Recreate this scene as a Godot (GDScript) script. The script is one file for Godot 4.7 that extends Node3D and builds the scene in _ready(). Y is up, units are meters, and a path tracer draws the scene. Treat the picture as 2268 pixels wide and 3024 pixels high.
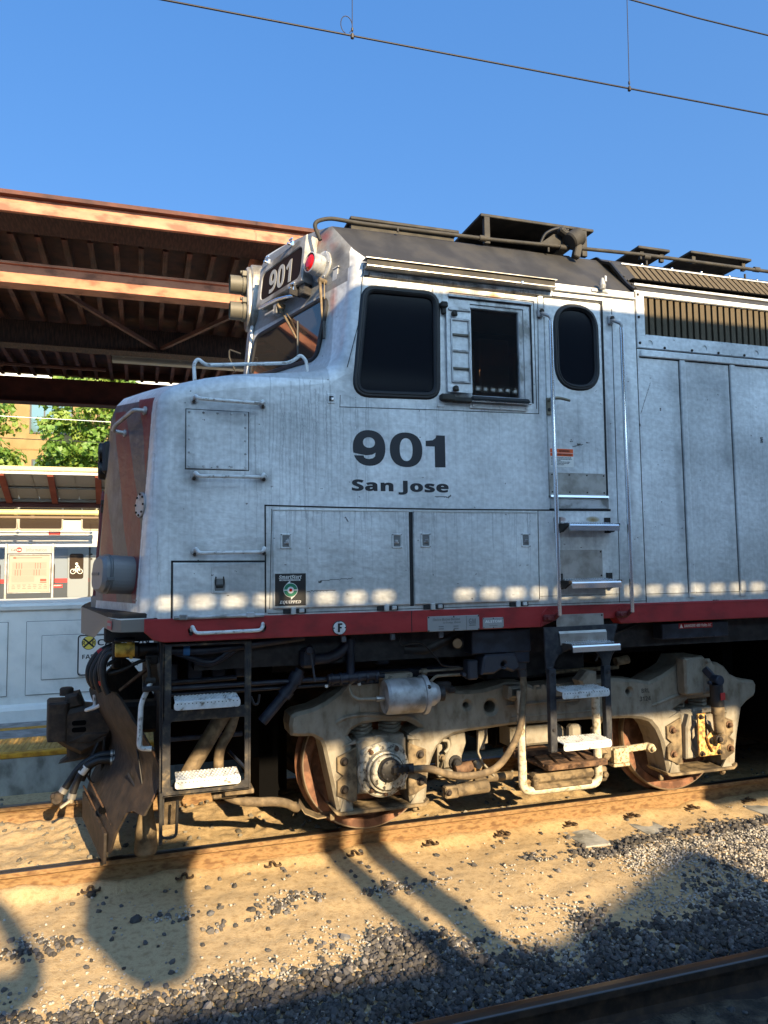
extends Node3D
# Units are metres; x runs along the track, y is up from the rail top, z points to the near platform.

class MB:
	var v := PackedVector3Array()
	var n := PackedVector3Array()
	var u := PackedVector2Array()
	var skin := false

	func t3(a: Vector3, b: Vector3, c: Vector3, na: Vector3, nb: Vector3, nc: Vector3) -> void:
		v.append(a); v.append(c); v.append(b)
		n.append(na); n.append(nc); n.append(nb)

	func tri(a: Vector3, b: Vector3, c: Vector3) -> void:
		var m := (b - a).cross(c - a)
		if m.length_squared() < 1e-16:
			return
		m = m.normalized()
		t3(a, b, c, m, m, m)

	func quad(a: Vector3, b: Vector3, c: Vector3, d: Vector3) -> void:
		tri(a, b, c)
		tri(a, c, d)

	func box(c: Vector3, s: Vector3, bev := 0.0, B := Basis.IDENTITY) -> void:
		var h := s * 0.5
		var b := minf(bev, minf(h.x, minf(h.y, h.z)) * 0.9)
		for ax in 3:
			var ay := (ax + 1) % 3
			var az := (ax + 2) % 3
			for sg: float in [-1.0, 1.0]:
				var q: Array[Vector3] = []
				for k: Array in [[-1.0, -1.0], [1.0, -1.0], [1.0, 1.0], [-1.0, 1.0]]:
					var w := Vector3.ZERO
					w[ax] = sg * h[ax]
					w[ay] = k[0] * (h[ay] - b)
					w[az] = k[1] * (h[az] - b)
					q.append(c + B * w)
				if sg > 0: quad(q[0], q[1], q[2], q[3])
				else: quad(q[3], q[2], q[1], q[0])
		if b <= 0.0:
			return
		for ax in 3:
			var ay := (ax + 1) % 3
			var az := (ax + 2) % 3
			for sy: float in [-1.0, 1.0]:
				for sz: float in [-1.0, 1.0]:
					var q: Array[Vector3] = []
					for k: Array in [[-1.0, 0], [1.0, 0], [1.0, 1], [-1.0, 1]]:
						var w := Vector3.ZERO
						w[ax] = k[0] * (h[ax] - b)
						w[ay] = sy * (h[ay] if k[1] == 0 else h[ay] - b)
						w[az] = sz * (h[az] - b if k[1] == 0 else h[az])
						q.append(c + B * w)
					if sy * sz < 0: quad(q[0], q[1], q[2], q[3])
					else: quad(q[3], q[2], q[1], q[0])
		for sx: float in [-1.0, 1.0]:
			for sy: float in [-1.0, 1.0]:
				for sz: float in [-1.0, 1.0]:
					var s3 := Vector3(sx, sy, sz)
					var p := s3 * h
					var a := c + B * (p - Vector3(0, sy * b, sz * b))
					var e := c + B * (p - Vector3(sx * b, 0, sz * b))
					var f := c + B * (p - Vector3(sx * b, sy * b, 0))
					if sx * sy * sz > 0: tri(a, e, f)
					else: tri(f, e, a)

	func beam(a: Vector3, b: Vector3, w: float, h: float, bev := 0.0, up := Vector3.UP) -> void:
		var z := (b - a).normalized()
		if absf(z.dot(up)) > 0.98: up = Vector3.RIGHT
		var x := up.cross(z).normalized()
		box((a + b) * 0.5, Vector3(w, h, a.distance_to(b)), bev, Basis(x, z.cross(x), z))

	static func area(p: PackedVector2Array) -> float:
		var s := 0.0
		for i in p.size():
			s += p[i].cross(p[(i + 1) % p.size()])
		return s * 0.5

	static func ccw(p: PackedVector2Array) -> PackedVector2Array:
		var q := p.duplicate()
		if area(q) < 0.0: q.reverse()
		return q

	static func inset(p: PackedVector2Array, d: float) -> PackedVector2Array:
		var o := PackedVector2Array()
		var k := p.size()
		for i in k:
			var e1 := (p[i] - p[(i + k - 1) % k]).normalized()
			var e2 := (p[(i + 1) % k] - p[i]).normalized()
			var n1 := Vector2(-e1.y, e1.x)
			var n2 := Vector2(-e2.y, e2.x)
			o.append(p[i] + (n1 + n2) / maxf(1.0 + n1.dot(n2), 0.35) * d)
		return o

	static func cut(outer: PackedVector2Array, holes: Array) -> Array:
		var pieces: Array = [outer]
		for h: PackedVector2Array in holes:
			var cx := 0.0
			for q in h: cx += q.x / h.size()
			var next: Array = []
			for pc: PackedVector2Array in pieces:
				if Geometry2D.intersect_polygons(pc, h).is_empty():
					next.append(pc)
					continue
				for sd: float in [-1.0, 1.0]:
					var half := PackedVector2Array([Vector2(cx, -900), Vector2(cx, 900), Vector2(cx + sd * 900, 900), Vector2(cx + sd * 900, -900)])
					for a in Geometry2D.intersect_polygons(pc, half):
						for b in Geometry2D.clip_polygons(a, h):
							next.append(b)
			pieces = next
		return pieces

	func flat(poly: PackedVector2Array, z: float, up: bool, X: Transform3D) -> void:
		var ix := Geometry2D.triangulate_polygon(poly)
		for i in range(0, ix.size(), 3):
			var a := poly[ix[i]]
			var b := poly[ix[i + 1]]
			var c := poly[ix[i + 2]]
			if ((b - a).cross(c - a) > 0.0) != up:
				var t := b
				b = c
				c = t
			tri(X * Vector3(a.x, a.y, z), X * Vector3(b.x, b.y, z), X * Vector3(c.x, c.y, z))

	# A plate in the xy plane of X from z0 (back) to z1 (front), its front edge chamfered by bev
	func prism(p0: PackedVector2Array, z0: float, z1: float, bev := 0.0, X := Transform3D.IDENTITY, holes := [], back := true) -> void:
		var p := ccw(p0)
		var f := inset(p, bev) if bev > 0 else p
		var hs: Array = []
		var hf: Array = []
		for h: PackedVector2Array in holes:
			hs.append(ccw(h))
			hf.append(inset(ccw(h), -bev) if bev > 0 else ccw(h))
		for q: PackedVector2Array in cut(f, hf): flat(q, z1, true, X)
		if back:
			for q: PackedVector2Array in cut(p, hs): flat(q, z0, false, X)
		var loops: Array = [[p, f, 1.0]]
		for i in hs.size(): loops.append([hs[i], hf[i], -1.0])
		for l: Array in loops:
			var a: PackedVector2Array = l[0]
			var b: PackedVector2Array = l[1]
			var k := a.size()
			for i in k:
				var j := (i + 1) % k
				var A := X * Vector3(a[i].x, a[i].y, z0)
				var B := X * Vector3(a[j].x, a[j].y, z0)
				var C := X * Vector3(a[j].x, a[j].y, z1 - bev)
				var D := X * Vector3(a[i].x, a[i].y, z1 - bev)
				var E := X * Vector3(b[j].x, b[j].y, z1)
				var F := X * Vector3(b[i].x, b[i].y, z1)
				if l[2] > 0:
					quad(A, B, C, D)
					if bev > 0: quad(D, C, E, F)
				else:
					quad(D, C, B, A)
					if bev > 0: quad(F, E, C, D)

	func tube(p: Array, r: float, seg := 8, r2 := -1.0) -> void:
		var k := p.size()
		if r2 < 0: r2 = r
		var t0: Vector3 = (p[1] - p[0]).normalized()
		var x := t0.cross(Vector3.UP if absf(t0.y) < 0.9 else Vector3.RIGHT).normalized()
		var rings: Array = []
		var nor: Array = []
		for i in k:
			var t: Vector3 = ((p[mini(i + 1, k - 1)] - p[maxi(i - 1, 0)]) as Vector3).normalized()
			x = (x - t * x.dot(t)).normalized()
			var y := t.cross(x)
			var rr := lerpf(r, r2, float(i) / (k - 1))
			var ring := PackedVector3Array()
			var nn := PackedVector3Array()
			for s in seg:
				var a := TAU * s / seg
				var d := x * cos(a) + y * sin(a)
				nn.append(d)
				ring.append(p[i] + d * rr)
			rings.append(ring)
			nor.append(nn)
		for i in k - 1:
			for s in seg:
				var q := (s + 1) % seg
				t3(rings[i][s], rings[i][q], rings[i + 1][q], nor[i][s], nor[i][q], nor[i + 1][q])
				t3(rings[i][s], rings[i + 1][q], rings[i + 1][s], nor[i][s], nor[i + 1][q], nor[i + 1][s])
		for s in range(1, seg - 1):
			tri(rings[0][0], rings[0][s + 1], rings[0][s])
			tri(rings[k - 1][0], rings[k - 1][s], rings[k - 1][s + 1])

	# profile of (radius, height along +z of X), from back to front
	func lathe(pr: PackedVector2Array, X: Transform3D, seg := 24) -> void:
		for i in pr.size() - 1:
			var a := pr[i]
			var b := pr[i + 1]
			var d := (b - a).normalized()
			for s in seg:
				var c0 := Vector2.from_angle(TAU * s / seg)
				var c1 := Vector2.from_angle(TAU * (s + 1) / seg)
				var n0 := X.basis * Vector3(c0.x * d.y, c0.y * d.y, -d.x)
				var n1 := X.basis * Vector3(c1.x * d.y, c1.y * d.y, -d.x)
				var A := X * Vector3(c0.x * a.x, c0.y * a.x, a.y)
				var B := X * Vector3(c1.x * a.x, c1.y * a.x, a.y)
				var C := X * Vector3(c1.x * b.x, c1.y * b.x, b.y)
				var D := X * Vector3(c0.x * b.x, c0.y * b.x, b.y)
				if a.x > 1e-5: t3(A, B, C, n0, n1, n1)
				if b.x > 1e-5: t3(A, C, D, n0, n1, n0)

	func cyl(c: Vector3, r: float, z0: float, z1: float, seg := 16, bev := 0.0, B := Basis.IDENTITY) -> void:
		var pr := PackedVector2Array([Vector2(0, z0), Vector2(r, z0), Vector2(r, z1 - bev), Vector2(r - bev, z1), Vector2(0, z1)])
		lathe(pr, Transform3D(B, c), seg)

	func bolt(c: Vector3, r: float, h: float, B := Basis.IDENTITY) -> void:
		cyl(c, r, 0.0, h, 6, h * 0.25, B)

	func grid(g: Array, flip := false, smooth := true) -> void:
		var a := g.size()
		var b: int = g[0].size()
		var ns: Array = []
		for i in a:
			var row := PackedVector3Array()
			for j in b:
				var du: Vector3 = g[mini(i + 1, a - 1)][j] - g[maxi(i - 1, 0)][j]
				var dv: Vector3 = g[i][mini(j + 1, b - 1)] - g[i][maxi(j - 1, 0)]
				var m := du.cross(dv).normalized()
				row.append(-m if flip else m)
			ns.append(row)
		for i in a - 1:
			for j in b - 1:
				var A: Vector3 = g[i][j]
				var B: Vector3 = g[i + 1][j]
				var C: Vector3 = g[i + 1][j + 1]
				var D: Vector3 = g[i][j + 1]
				if not smooth:
					if flip: quad(D, C, B, A)
					else: quad(A, B, C, D)
				elif flip:
					t3(A, C, B, ns[i][j], ns[i + 1][j + 1], ns[i + 1][j])
					t3(A, D, C, ns[i][j], ns[i][j + 1], ns[i + 1][j + 1])
				else:
					t3(A, B, C, ns[i][j], ns[i + 1][j], ns[i + 1][j + 1])
					t3(A, C, D, ns[i][j], ns[i + 1][j + 1], ns[i][j + 1])

	func ball(c: Vector3, r: Vector3, seg := 10) -> void:
		var g: Array = []
		for i in seg / 2 + 1:
			var row: Array = []
			var a := PI * i / (seg / 2)
			for j in seg + 1:
				var b := TAU * j / seg
				row.append(c + r * Vector3(sin(a) * cos(b), cos(a), sin(a) * sin(b)))
			g.append(row)
		for i in g.size() - 1:
			for j in seg:
				var q := func(w: Vector3) -> Vector3: return ((w - c) / r / r).normalized()
				t3(g[i][j], g[i][j + 1], g[i + 1][j + 1], q.call(g[i][j]), q.call(g[i][j + 1]), q.call(g[i + 1][j + 1]))
				t3(g[i][j], g[i + 1][j + 1], g[i + 1][j], q.call(g[i][j]), q.call(g[i + 1][j + 1]), q.call(g[i + 1][j]))

	func mesh() -> ArrayMesh:
		var arr := []
		arr.resize(Mesh.ARRAY_MAX)
		u.resize(v.size())
		for i in v.size():
			u[i] = Vector2(v[i].x - 0.7 * clampf(1.4 - v[i].z, 0.0, 2.0), v[i].y) if skin else Vector2(v[i].x, v[i].y)
		arr[Mesh.ARRAY_VERTEX] = v
		arr[Mesh.ARRAY_NORMAL] = n
		arr[Mesh.ARRAY_TEX_UV] = u
		var m := ArrayMesh.new()
		m.add_surface_from_arrays(Mesh.PRIMITIVE_TRIANGLES, arr)
		return m


var M := {}
var taken := {}
const SUN := Vector3(0.155, 0.40, 1.0)


func V(x: float, y: float, z: float) -> Vector3:
	return Vector3(x, y, z)

func P2(a: Array) -> PackedVector2Array:
	var p := PackedVector2Array()
	for i in range(0, a.size(), 2): p.append(Vector2(a[i], a[i + 1]))
	return p

func P3(a: Array) -> Array:
	var p := []
	for i in range(0, a.size(), 3): p.append(Vector3(a[i], a[i + 1], a[i + 2]))
	return p

func rect(x0: float, y0: float, x1: float, y1: float) -> PackedVector2Array:
	return PackedVector2Array([Vector2(x0, y0), Vector2(x1, y0), Vector2(x1, y1), Vector2(x0, y1)])

# a polygon with each corner rounded by r
func rounded(p0: PackedVector2Array, r: float, k := 5) -> PackedVector2Array:
	var p := MB.ccw(p0)
	var o := PackedVector2Array()
	var m := p.size()
	for i in m:
		var a := (p[(i + m - 1) % m] - p[i]).normalized()
		var b := (p[(i + 1) % m] - p[i]).normalized()
		var half := absf(a.angle_to(b)) * 0.5
		var t := minf(r / tan(half), minf(p[i].distance_to(p[(i + m - 1) % m]), p[i].distance_to(p[(i + 1) % m])) * 0.49)
		for j in k + 1:
			var s := float(j) / k
			var q0 := p[i] + a * t
			var q2 := p[i] + b * t
			o.append(q0.lerp(p[i], s).lerp(p[i].lerp(q2, s), s))
	return o

func circle(c: Vector2, r: float, k := 20) -> PackedVector2Array:
	var o := PackedVector2Array()
	for i in k: o.append(c + Vector2.from_angle(TAU * i / k) * r)
	return o

func spl(p: Array, k := 5) -> Array:
	var o := []
	for i in p.size() - 1:
		var a: Vector3 = p[maxi(i - 1, 0)]
		var b: Vector3 = p[i]
		var c: Vector3 = p[i + 1]
		var d: Vector3 = p[mini(i + 2, p.size() - 1)]
		for j in k: o.append(b.cubic_interpolate(c, a, d, float(j) / k))
	o.append(p[-1])
	return o

# rounds the bends of a bent rod
func bend(p: Array, r: float, k := 4) -> Array:
	var o := [p[0]]
	for i in range(1, p.size() - 1):
		var b: Vector3 = p[i]
		var ta: Vector3 = (p[i - 1] - b)
		var tc: Vector3 = (p[i + 1] - b)
		var t := minf(r, minf(ta.length(), tc.length()) * 0.45)
		var q0 := b + ta.normalized() * t
		var q2 := b + tc.normalized() * t
		for j in k + 1:
			var s := float(j) / k
			o.append(q0.lerp(b, s).lerp(b.lerp(q2, s), s))
	o.append(p[-1])
	return o

func free_name(called: String, parent: Node) -> String:
	var key := "%d/%s" % [parent.get_instance_id(), called]
	var k: int = taken.get(key, 0)
	taken[key] = k + 1
	return called if k == 0 else "%s_%03d" % [called, k]

func obj(called: String, mb, m: Material, parent: Node = self) -> MeshInstance3D:
	var o := MeshInstance3D.new()
	o.name = free_name(called, parent)
	o.mesh = mb.mesh() if mb is MB else mb
	o.material_override = m
	parent.add_child(o, true)
	return o

func root(called: String, label: String, category: String, at := Vector3.ZERO, group := "") -> Node3D:
	var o := Node3D.new()
	o.name = free_name(called, self)
	add_child(o, true)
	o.position = at
	return tag(o, label, category, group)

func tag(o: Node3D, label: String, category: String, group := "") -> Node3D:
	o.set_meta("label", label)
	o.set_meta("category", category)
	if group: o.set_meta("group", group)
	return o

func kind(o: Node3D, k: String, label := "") -> Node3D:
	o.set_meta("kind", k)
	if label: o.set_meta("label", label)
	return o

func lettering(called: String, text: String, height: float, at: Vector3, m: Material, parent: Node, width := 0.0, B := Basis.IDENTITY, bold := true, face := "Droid Sans", embolden := 0.0) -> MeshInstance3D:
	var f := SystemFont.new()
	f.font_names = PackedStringArray([face])
	f.font_weight = 700 if bold else 400
	var t := TextMesh.new()
	var fv := FontVariation.new()
	fv.base_font = f
	fv.variation_embolden = embolden
	t.font = fv if embolden > 0 else f
	t.text = text
	t.font_size = 64
	t.pixel_size = 0.01
	t.depth = 0.02
	t.curve_step = 1.0
	var o := MeshInstance3D.new()
	o.name = free_name(called, parent)
	o.mesh = t
	o.material_override = m
	parent.add_child(o, true)
	var bb := t.get_aabb()
	var s := height / bb.size.y
	var sx := width / bb.size.x if width > 0 else s
	var c := bb.get_center()
	o.transform = Transform3D(B * Basis.from_scale(Vector3(sx, s, 0.15)), at - B * Vector3(c.x * sx, c.y * s, 0))
	return o

func flatmat(c: Color, rough := 0.7, metal := 0.0, spec := 0.5) -> StandardMaterial3D:
	var m := StandardMaterial3D.new()
	m.albedo_color = c
	m.roughness = rough
	m.metallic = metal
	m.metallic_specular = spec
	return m

func noise_tex(freq: float, seed_: int, ramp: Array, oct := 5, size := 512, kind_ := FastNoiseLite.TYPE_SIMPLEX_SMOOTH) -> NoiseTexture2D:
	var f := FastNoiseLite.new()
	f.noise_type = kind_
	f.frequency = freq
	f.seed = seed_
	f.fractal_octaves = oct
	f.fractal_gain = 0.55
	var t := NoiseTexture2D.new()
	t.width = size
	t.height = size
	t.seamless = true
	t.noise = f
	if ramp.size():
		var g := Gradient.new()
		var offs := PackedFloat32Array()
		var cols := PackedColorArray()
		for r: Array in ramp:
			offs.append(r[0])
			cols.append(r[1])
		g.offsets = offs
		g.colors = cols
		t.color_ramp = g
	return t

# world-mapped rough surface: ramp of sRGB colours over fractal noise, optional relief
func ground_mat(freq: float, ramp: Array, tile: Vector3, rough := 0.9, metal := 0.0, bump := 0.0, bump_tex: Texture2D = null, seed_ := 1, size := 512) -> StandardMaterial3D:
	var m := flatmat(Color.WHITE, rough, metal)
	m.albedo_texture = noise_tex(freq, seed_, ramp, 6, size)
	m.uv1_triplanar = true
	m.uv1_world_triplanar = true
	m.uv1_scale = tile
	if bump > 0:
		m.heightmap_enabled = true
		m.heightmap_scale = bump
		m.heightmap_texture = bump_tex
	return m


# ---- the weathered paint of the locomotive, in metres of (u, y): u follows the side, then the slanted nose panel
const SW := 1600
const SH := 732
var sk: PackedByteArray

func sx_(u: float) -> int:
	return int((u + 2.8) * 228.571)

func sy_(y: float) -> int:
	return int((4.6 - y) * 228.571)

func dab(px: int, py: int, c: Color, a: float) -> void:
	if px < 0 or py < 0 or px >= SW or py >= SH or a <= 0.0:
		return
	var k := (py * SW + px) * 3
	sk[k] = int(lerpf(sk[k], c.r8, a))
	sk[k + 1] = int(lerpf(sk[k + 1], c.g8, a))
	sk[k + 2] = int(lerpf(sk[k + 2], c.b8, a))

func smudge(u: float, y: float, ru: float, ry: float, c: Color, a: float, nz: Image, hard := 1.0) -> void:
	for py in range(sy_(y + ry), sy_(y - ry)):
		for px in range(sx_(u - ru), sx_(u + ru)):
			var d := Vector2((px - sx_(u)) / (ru * 228.6), (py - sy_(y)) / (ry * 228.6)).length()
			if d < 1.0:
				var w := nz.get_pixel(posmod(px, 512), posmod(py, 512)).r
				dab(px, py, c, a * pow(1.0 - d, hard) * clampf(w * 2.2 - 0.5, 0.0, 1.4))

func drip(u: float, y: float, len_: float, a: float, rng: RandomNumberGenerator, c := Color8(96, 100, 106)) -> void:
	var x := float(sx_(u))
	var steps := int(len_ * 228.6)
	for i in steps:
		x += rng.randf_range(-0.28, 0.28)
		var f := a * (1.0 - 0.6 * float(i) / steps) * rng.randf_range(0.7, 1.0)
		dab(int(x), sy_(y) + i, c, f)
		dab(int(x) + 1, sy_(y) + i, c, f * 0.35)

func fill_poly(p: PackedVector2Array, c: Color, a: float, nz: Image, wear: float) -> void:
	var lo := Vector2(99, 99)
	var hi := Vector2(-99, -99)
	for q in p:
		lo = lo.min(q)
		hi = hi.max(q)
	for py in range(sy_(hi.y), sy_(lo.y) + 1):
		for px in range(sx_(lo.x), sx_(hi.x) + 1):
			var q := Vector2(px / 228.571 - 2.8, 4.6 - py / 228.571)
			if Geometry2D.is_point_in_polygon(q, p):
				var w := nz.get_pixel(posmod(px * 3, 512), posmod(py * 2, 512)).r
				var w2 := nz.get_pixel(posmod(px / 2 + 99, 512), posmod(py / 3, 512)).r
				dab(px, py, c, clampf(a - wear * (w * 1.4 - 0.6) - wear * (w2 * 1.2 - 0.6), 0.15, 1.0))

func paint_skin() -> ImageTexture:
	var f := FastNoiseLite.new()
	f.noise_type = FastNoiseLite.TYPE_SIMPLEX_SMOOTH
	f.frequency = 0.012
	f.fractal_octaves = 5
	f.seed = 5
	var nz := f.get_seamless_image(512, 512)
	f.frequency = 0.004
	f.seed = 9
	var broad := f.get_image(SW, SH)
	f.frequency = 0.09
	f.seed = 21
	f.fractal_octaves = 3
	var fine := f.get_image(SW, SH)
	var bb := broad.get_data()
	var fb := fine.get_data()
	var rng := RandomNumberGenerator.new()
	rng.seed = 901
	sk.resize(SW * SH * 3)
	var streak := PackedFloat32Array()
	for px in SW: streak.append(rng.randf_range(-1.0, 1.0))
	for py in SH:
		var y := 4.6 - py / 228.571
		var low := clampf((2.4 - y) / 0.9, 0.0, 1.0)
		for px in SW:
			var u := px / 228.571 - 2.8
			var k := py * SW + px
			var t := 1.0 + (bb[k] - 128) * 0.0011 + (fb[k] - 128) * 0.0006 + (streak[px] * 0.5 + streak[(px * 7 / 16 + 3) % SW]) * 0.012
			t *= 1.0 - 0.07 * low
			if u > 2.0: t *= 0.97
			if y > 3.95 and u < -0.28: t *= 0.60  # brow and cab front: grime plus the dimness of the unlit facet, as tone
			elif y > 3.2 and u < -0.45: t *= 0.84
			k *= 3
			sk[k] = int(clampf(206.0 * t, 0, 255))
			sk[k + 1] = int(clampf(209.0 * t, 0, 255))
			sk[k + 2] = int(clampf(210.0 * t - 3.0 * low, 0, 255))
	var dark := Color8(74, 74, 74)
	var brown := Color8(104, 76, 48)
	var red := Color8(108, 36, 44)
	# the slanted nose panel: dull grey with worn red stripes
	fill_poly(P2([-2.8, 1.74, -1.70, 1.74, -1.66, 2.3, -1.63, 2.6, -1.605, 3.05, -2.8, 3.2]), Color8(66, 69, 76), 0.97, nz, 0.2)
	fill_poly(P2([-1.90, 3.10, -1.605, 3.06, -1.62, 2.85, -1.64, 2.70, -1.66, 2.55, -1.75, 2.88]), red, 0.95, nz, 0.25)
	fill_poly(P2([-2.36, 3.09, -2.13, 3.06, -2.02, 2.87, -1.885, 2.60, -1.79, 2.44, -1.68, 2.20, -1.68, 2.06, -1.705, 1.74, -1.76, 1.74, -1.90, 2.05, -2.01, 2.23, -2.14, 2.565, -2.28, 2.85]), red, 0.95, nz, 0.25)
	fill_poly(P2([-2.54, 2.5, -2.42, 2.5, -2.315, 2.30, -2.24, 2.18, -2.19, 2.06, -2.06, 1.74, -2.36, 1.74, -2.385, 2.02, -2.537, 2.11, -2.57, 2.32]), red, 0.95, nz, 0.25)
	fill_poly(P2([-2.72, 1.98, -2.62, 1.74, -2.75, 1.74]), red, 0.7, nz, 0.5)
	for i in 90:
		drip(rng.randf_range(-2.7, -1.5), rng.randf_range(2.0, 3.1), rng.randf_range(0.15, 0.7), rng.randf_range(0.1, 0.35), rng, Color8(70, 68, 68) if i % 3 else Color8(150, 146, 142))
	# rain tracks below the cab, the windows and the tops of the doors
	for i in 46: drip(rng.randf_range(-0.98, -0.12), rng.randf_range(2.9, 3.22), rng.randf_range(0.3, 0.95), rng.randf_range(0.2, 0.5), rng)
	for i in 22: drip(rng.randf_range(-1.45, -0.9), rng.randf_range(2.6, 3.0), rng.randf_range(0.2, 0.6), rng.randf_range(0.08, 0.22), rng)
	for i in 70: drip(rng.randf_range(-0.83, 1.07), 2.32, rng.randf_range(0.06, 0.5), rng.randf_range(0.12, 0.38), rng)
	for i in 34: drip(rng.randf_range(-0.25, 1.05), 3.06, rng.randf_range(0.08, 0.7), rng.randf_range(0.05, 0.2), rng)
	for i in 30: drip(rng.randf_range(1.2, 1.75), rng.randf_range(1.8, 3.2), rng.randf_range(0.1, 0.5), rng.randf_range(0.08, 0.25), rng)
	for i in 120: drip(rng.randf_range(2.0, 4.1), rng.randf_range(2.0, 3.6), rng.randf_range(0.2, 0.9), rng.randf_range(0.04, 0.14), rng)
	# soot and rust under the eave
	for i in 150: drip(rng.randf_range(-0.2, 1.15), rng.randf_range(3.88, 3.98), rng.randf_range(0.03, 0.12), rng.randf_range(0.15, 0.5), rng, brown if i % 2 else dark)
	for i in 40: smudge(rng.randf_range(0.45, 1.05), 3.89 + rng.randf_range(-0.03, 0.03), rng.randf_range(0.03, 0.12), 0.035, Color8(150, 104, 62) if i % 3 else dark, 0.5, nz)
	for i in 30: smudge(rng.randf_range(-0.2, 1.2), 3.95 + rng.randf_range(-0.02, 0.02), rng.randf_range(0.02, 0.07), 0.02, dark, 0.55, nz)
	for g: Array in [[-1.32, 3.02], [-0.89, 3.02], [-1.32, 2.53], [-0.89, 2.53], [-1.31, 2.06], [-0.885, 2.06], [1.17, 3.82], [1.77, 3.82]]:
		smudge(g[0], g[1], 0.09, 0.10, dark, 0.55, nz)
	for g: Array in [[-1.18, 2.95, 0.4, 0.10], [-1.38, 2.7, 0.07, 0.3], [-0.97, 2.7, 0.06, 0.25], [1.72, 2.9, 0.05, 0.9], [1.9, 2.9, 0.05, 1.2], [0.4, 3.1, 0.16, 0.07], [1.12, 3.3, 0.05, 0.5], [1.69, 2.42, 0.1, 0.05], [2.36, 2.6, 0.06, 0.9], [2.83, 2.7, 0.06, 0.9], [1.9, 1.9, 0.1, 0.4], [-1.2, 1.8, 0.35, 0.25], [1.43, 2.2, 0.3, 0.2], [1.45, 2.95, 0.05, 0.3], [-0.6, 1.7, 0.3, 0.1], [0.6, 1.7, 0.5, 0.06], [2.6, 3.4, 0.6, 0.2], [3.6, 3.0, 0.3, 0.7], [-0.3, 3.3, 0.12, 0.35]]:
		smudge(g[0], g[1], g[2], g[3], Color8(104, 106, 110), 0.45, nz)
	# heat stains and bare patches behind the steps
	smudge(1.29, 2.275, 0.045, 0.02, Color8(120, 70, 60), 1.0, nz, 0.4)
	smudge(1.56, 2.28, 0.06, 0.022, Color8(130, 104, 60), 1.0, nz, 0.4)
	# red primer showing where the brow was repainted
	smudge(-0.66, 4.41, 0.16, 0.09, Color8(172, 66, 46), 0.9, nz)
	smudge(-0.55, 4.30, 0.15, 0.08, Color8(160, 70, 52), 0.6, nz)
	smudge(-0.45, 3.86, 0.06, 0.14, Color8(172, 70, 50), 0.6, nz)
	for i in 26: smudge(rng.randf_range(-1.5, -0.3), rng.randf_range(4.0, 4.55), rng.randf_range(0.08, 0.3), rng.randf_range(0.05, 0.15), Color8(84, 80, 74), 0.45, nz)
	# chips and scratches
	for i in 130:
		var u := rng.randf_range(-1.5, 4.1)
		var y := rng.randf_range(1.7, 3.9)
		for j in rng.randi_range(1, 4): dab(sx_(u) + rng.randi_range(0, 2), sy_(y) + rng.randi_range(0, 1), Color8(40, 38, 38), 0.8)
	for c: Array in [[1.39, 2.86, 6, 2], [1.45, 2.845, 7, 3], [1.53, 2.855, 6, 2], [1.32, 2.80, 4, 2], [2.2, 3.15, 3, 5], [3.17, 2.96, 6, 11], [2.0, 3.02, 3, 5], [2.62, 1.655, 14, 2], [-0.53, 1.86, 5, 3]]:
		for a: int in c[2]:
			for b: int in c[3]:
				if rng.randf() < 0.8: dab(sx_(c[0]) + a, sy_(c[1]) + b, Color8(34, 32, 32), 0.9)
	for c: Array in [[-0.52, 1.862, -0.3, 1.875], [-0.61, 1.795, -0.42, 1.80], [0.3, 2.43, 0.4, 2.425], [0.4, 2.425, 0.42, 2.44], [-0.35, 2.28, -0.33, 2.25], [1.41, 2.82, 1.5, 2.84], [1.34, 2.665, 1.37, 2.74], [2.02, 3.1, 2.12, 3.35]]:
		for i in 60:
			var t := i / 60.0
			dab(sx_(lerpf(c[0], c[2], t)), sy_(lerpf(c[1], c[3], t)) + rng.randi_range(0, 1) * int(i % 7 == 0), Color8(58, 58, 60), 0.75)
	var im := Image.create_from_data(SW, SH, false, Image.FORMAT_RGB8, sk)
	return ImageTexture.create_from_image(im)


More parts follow.
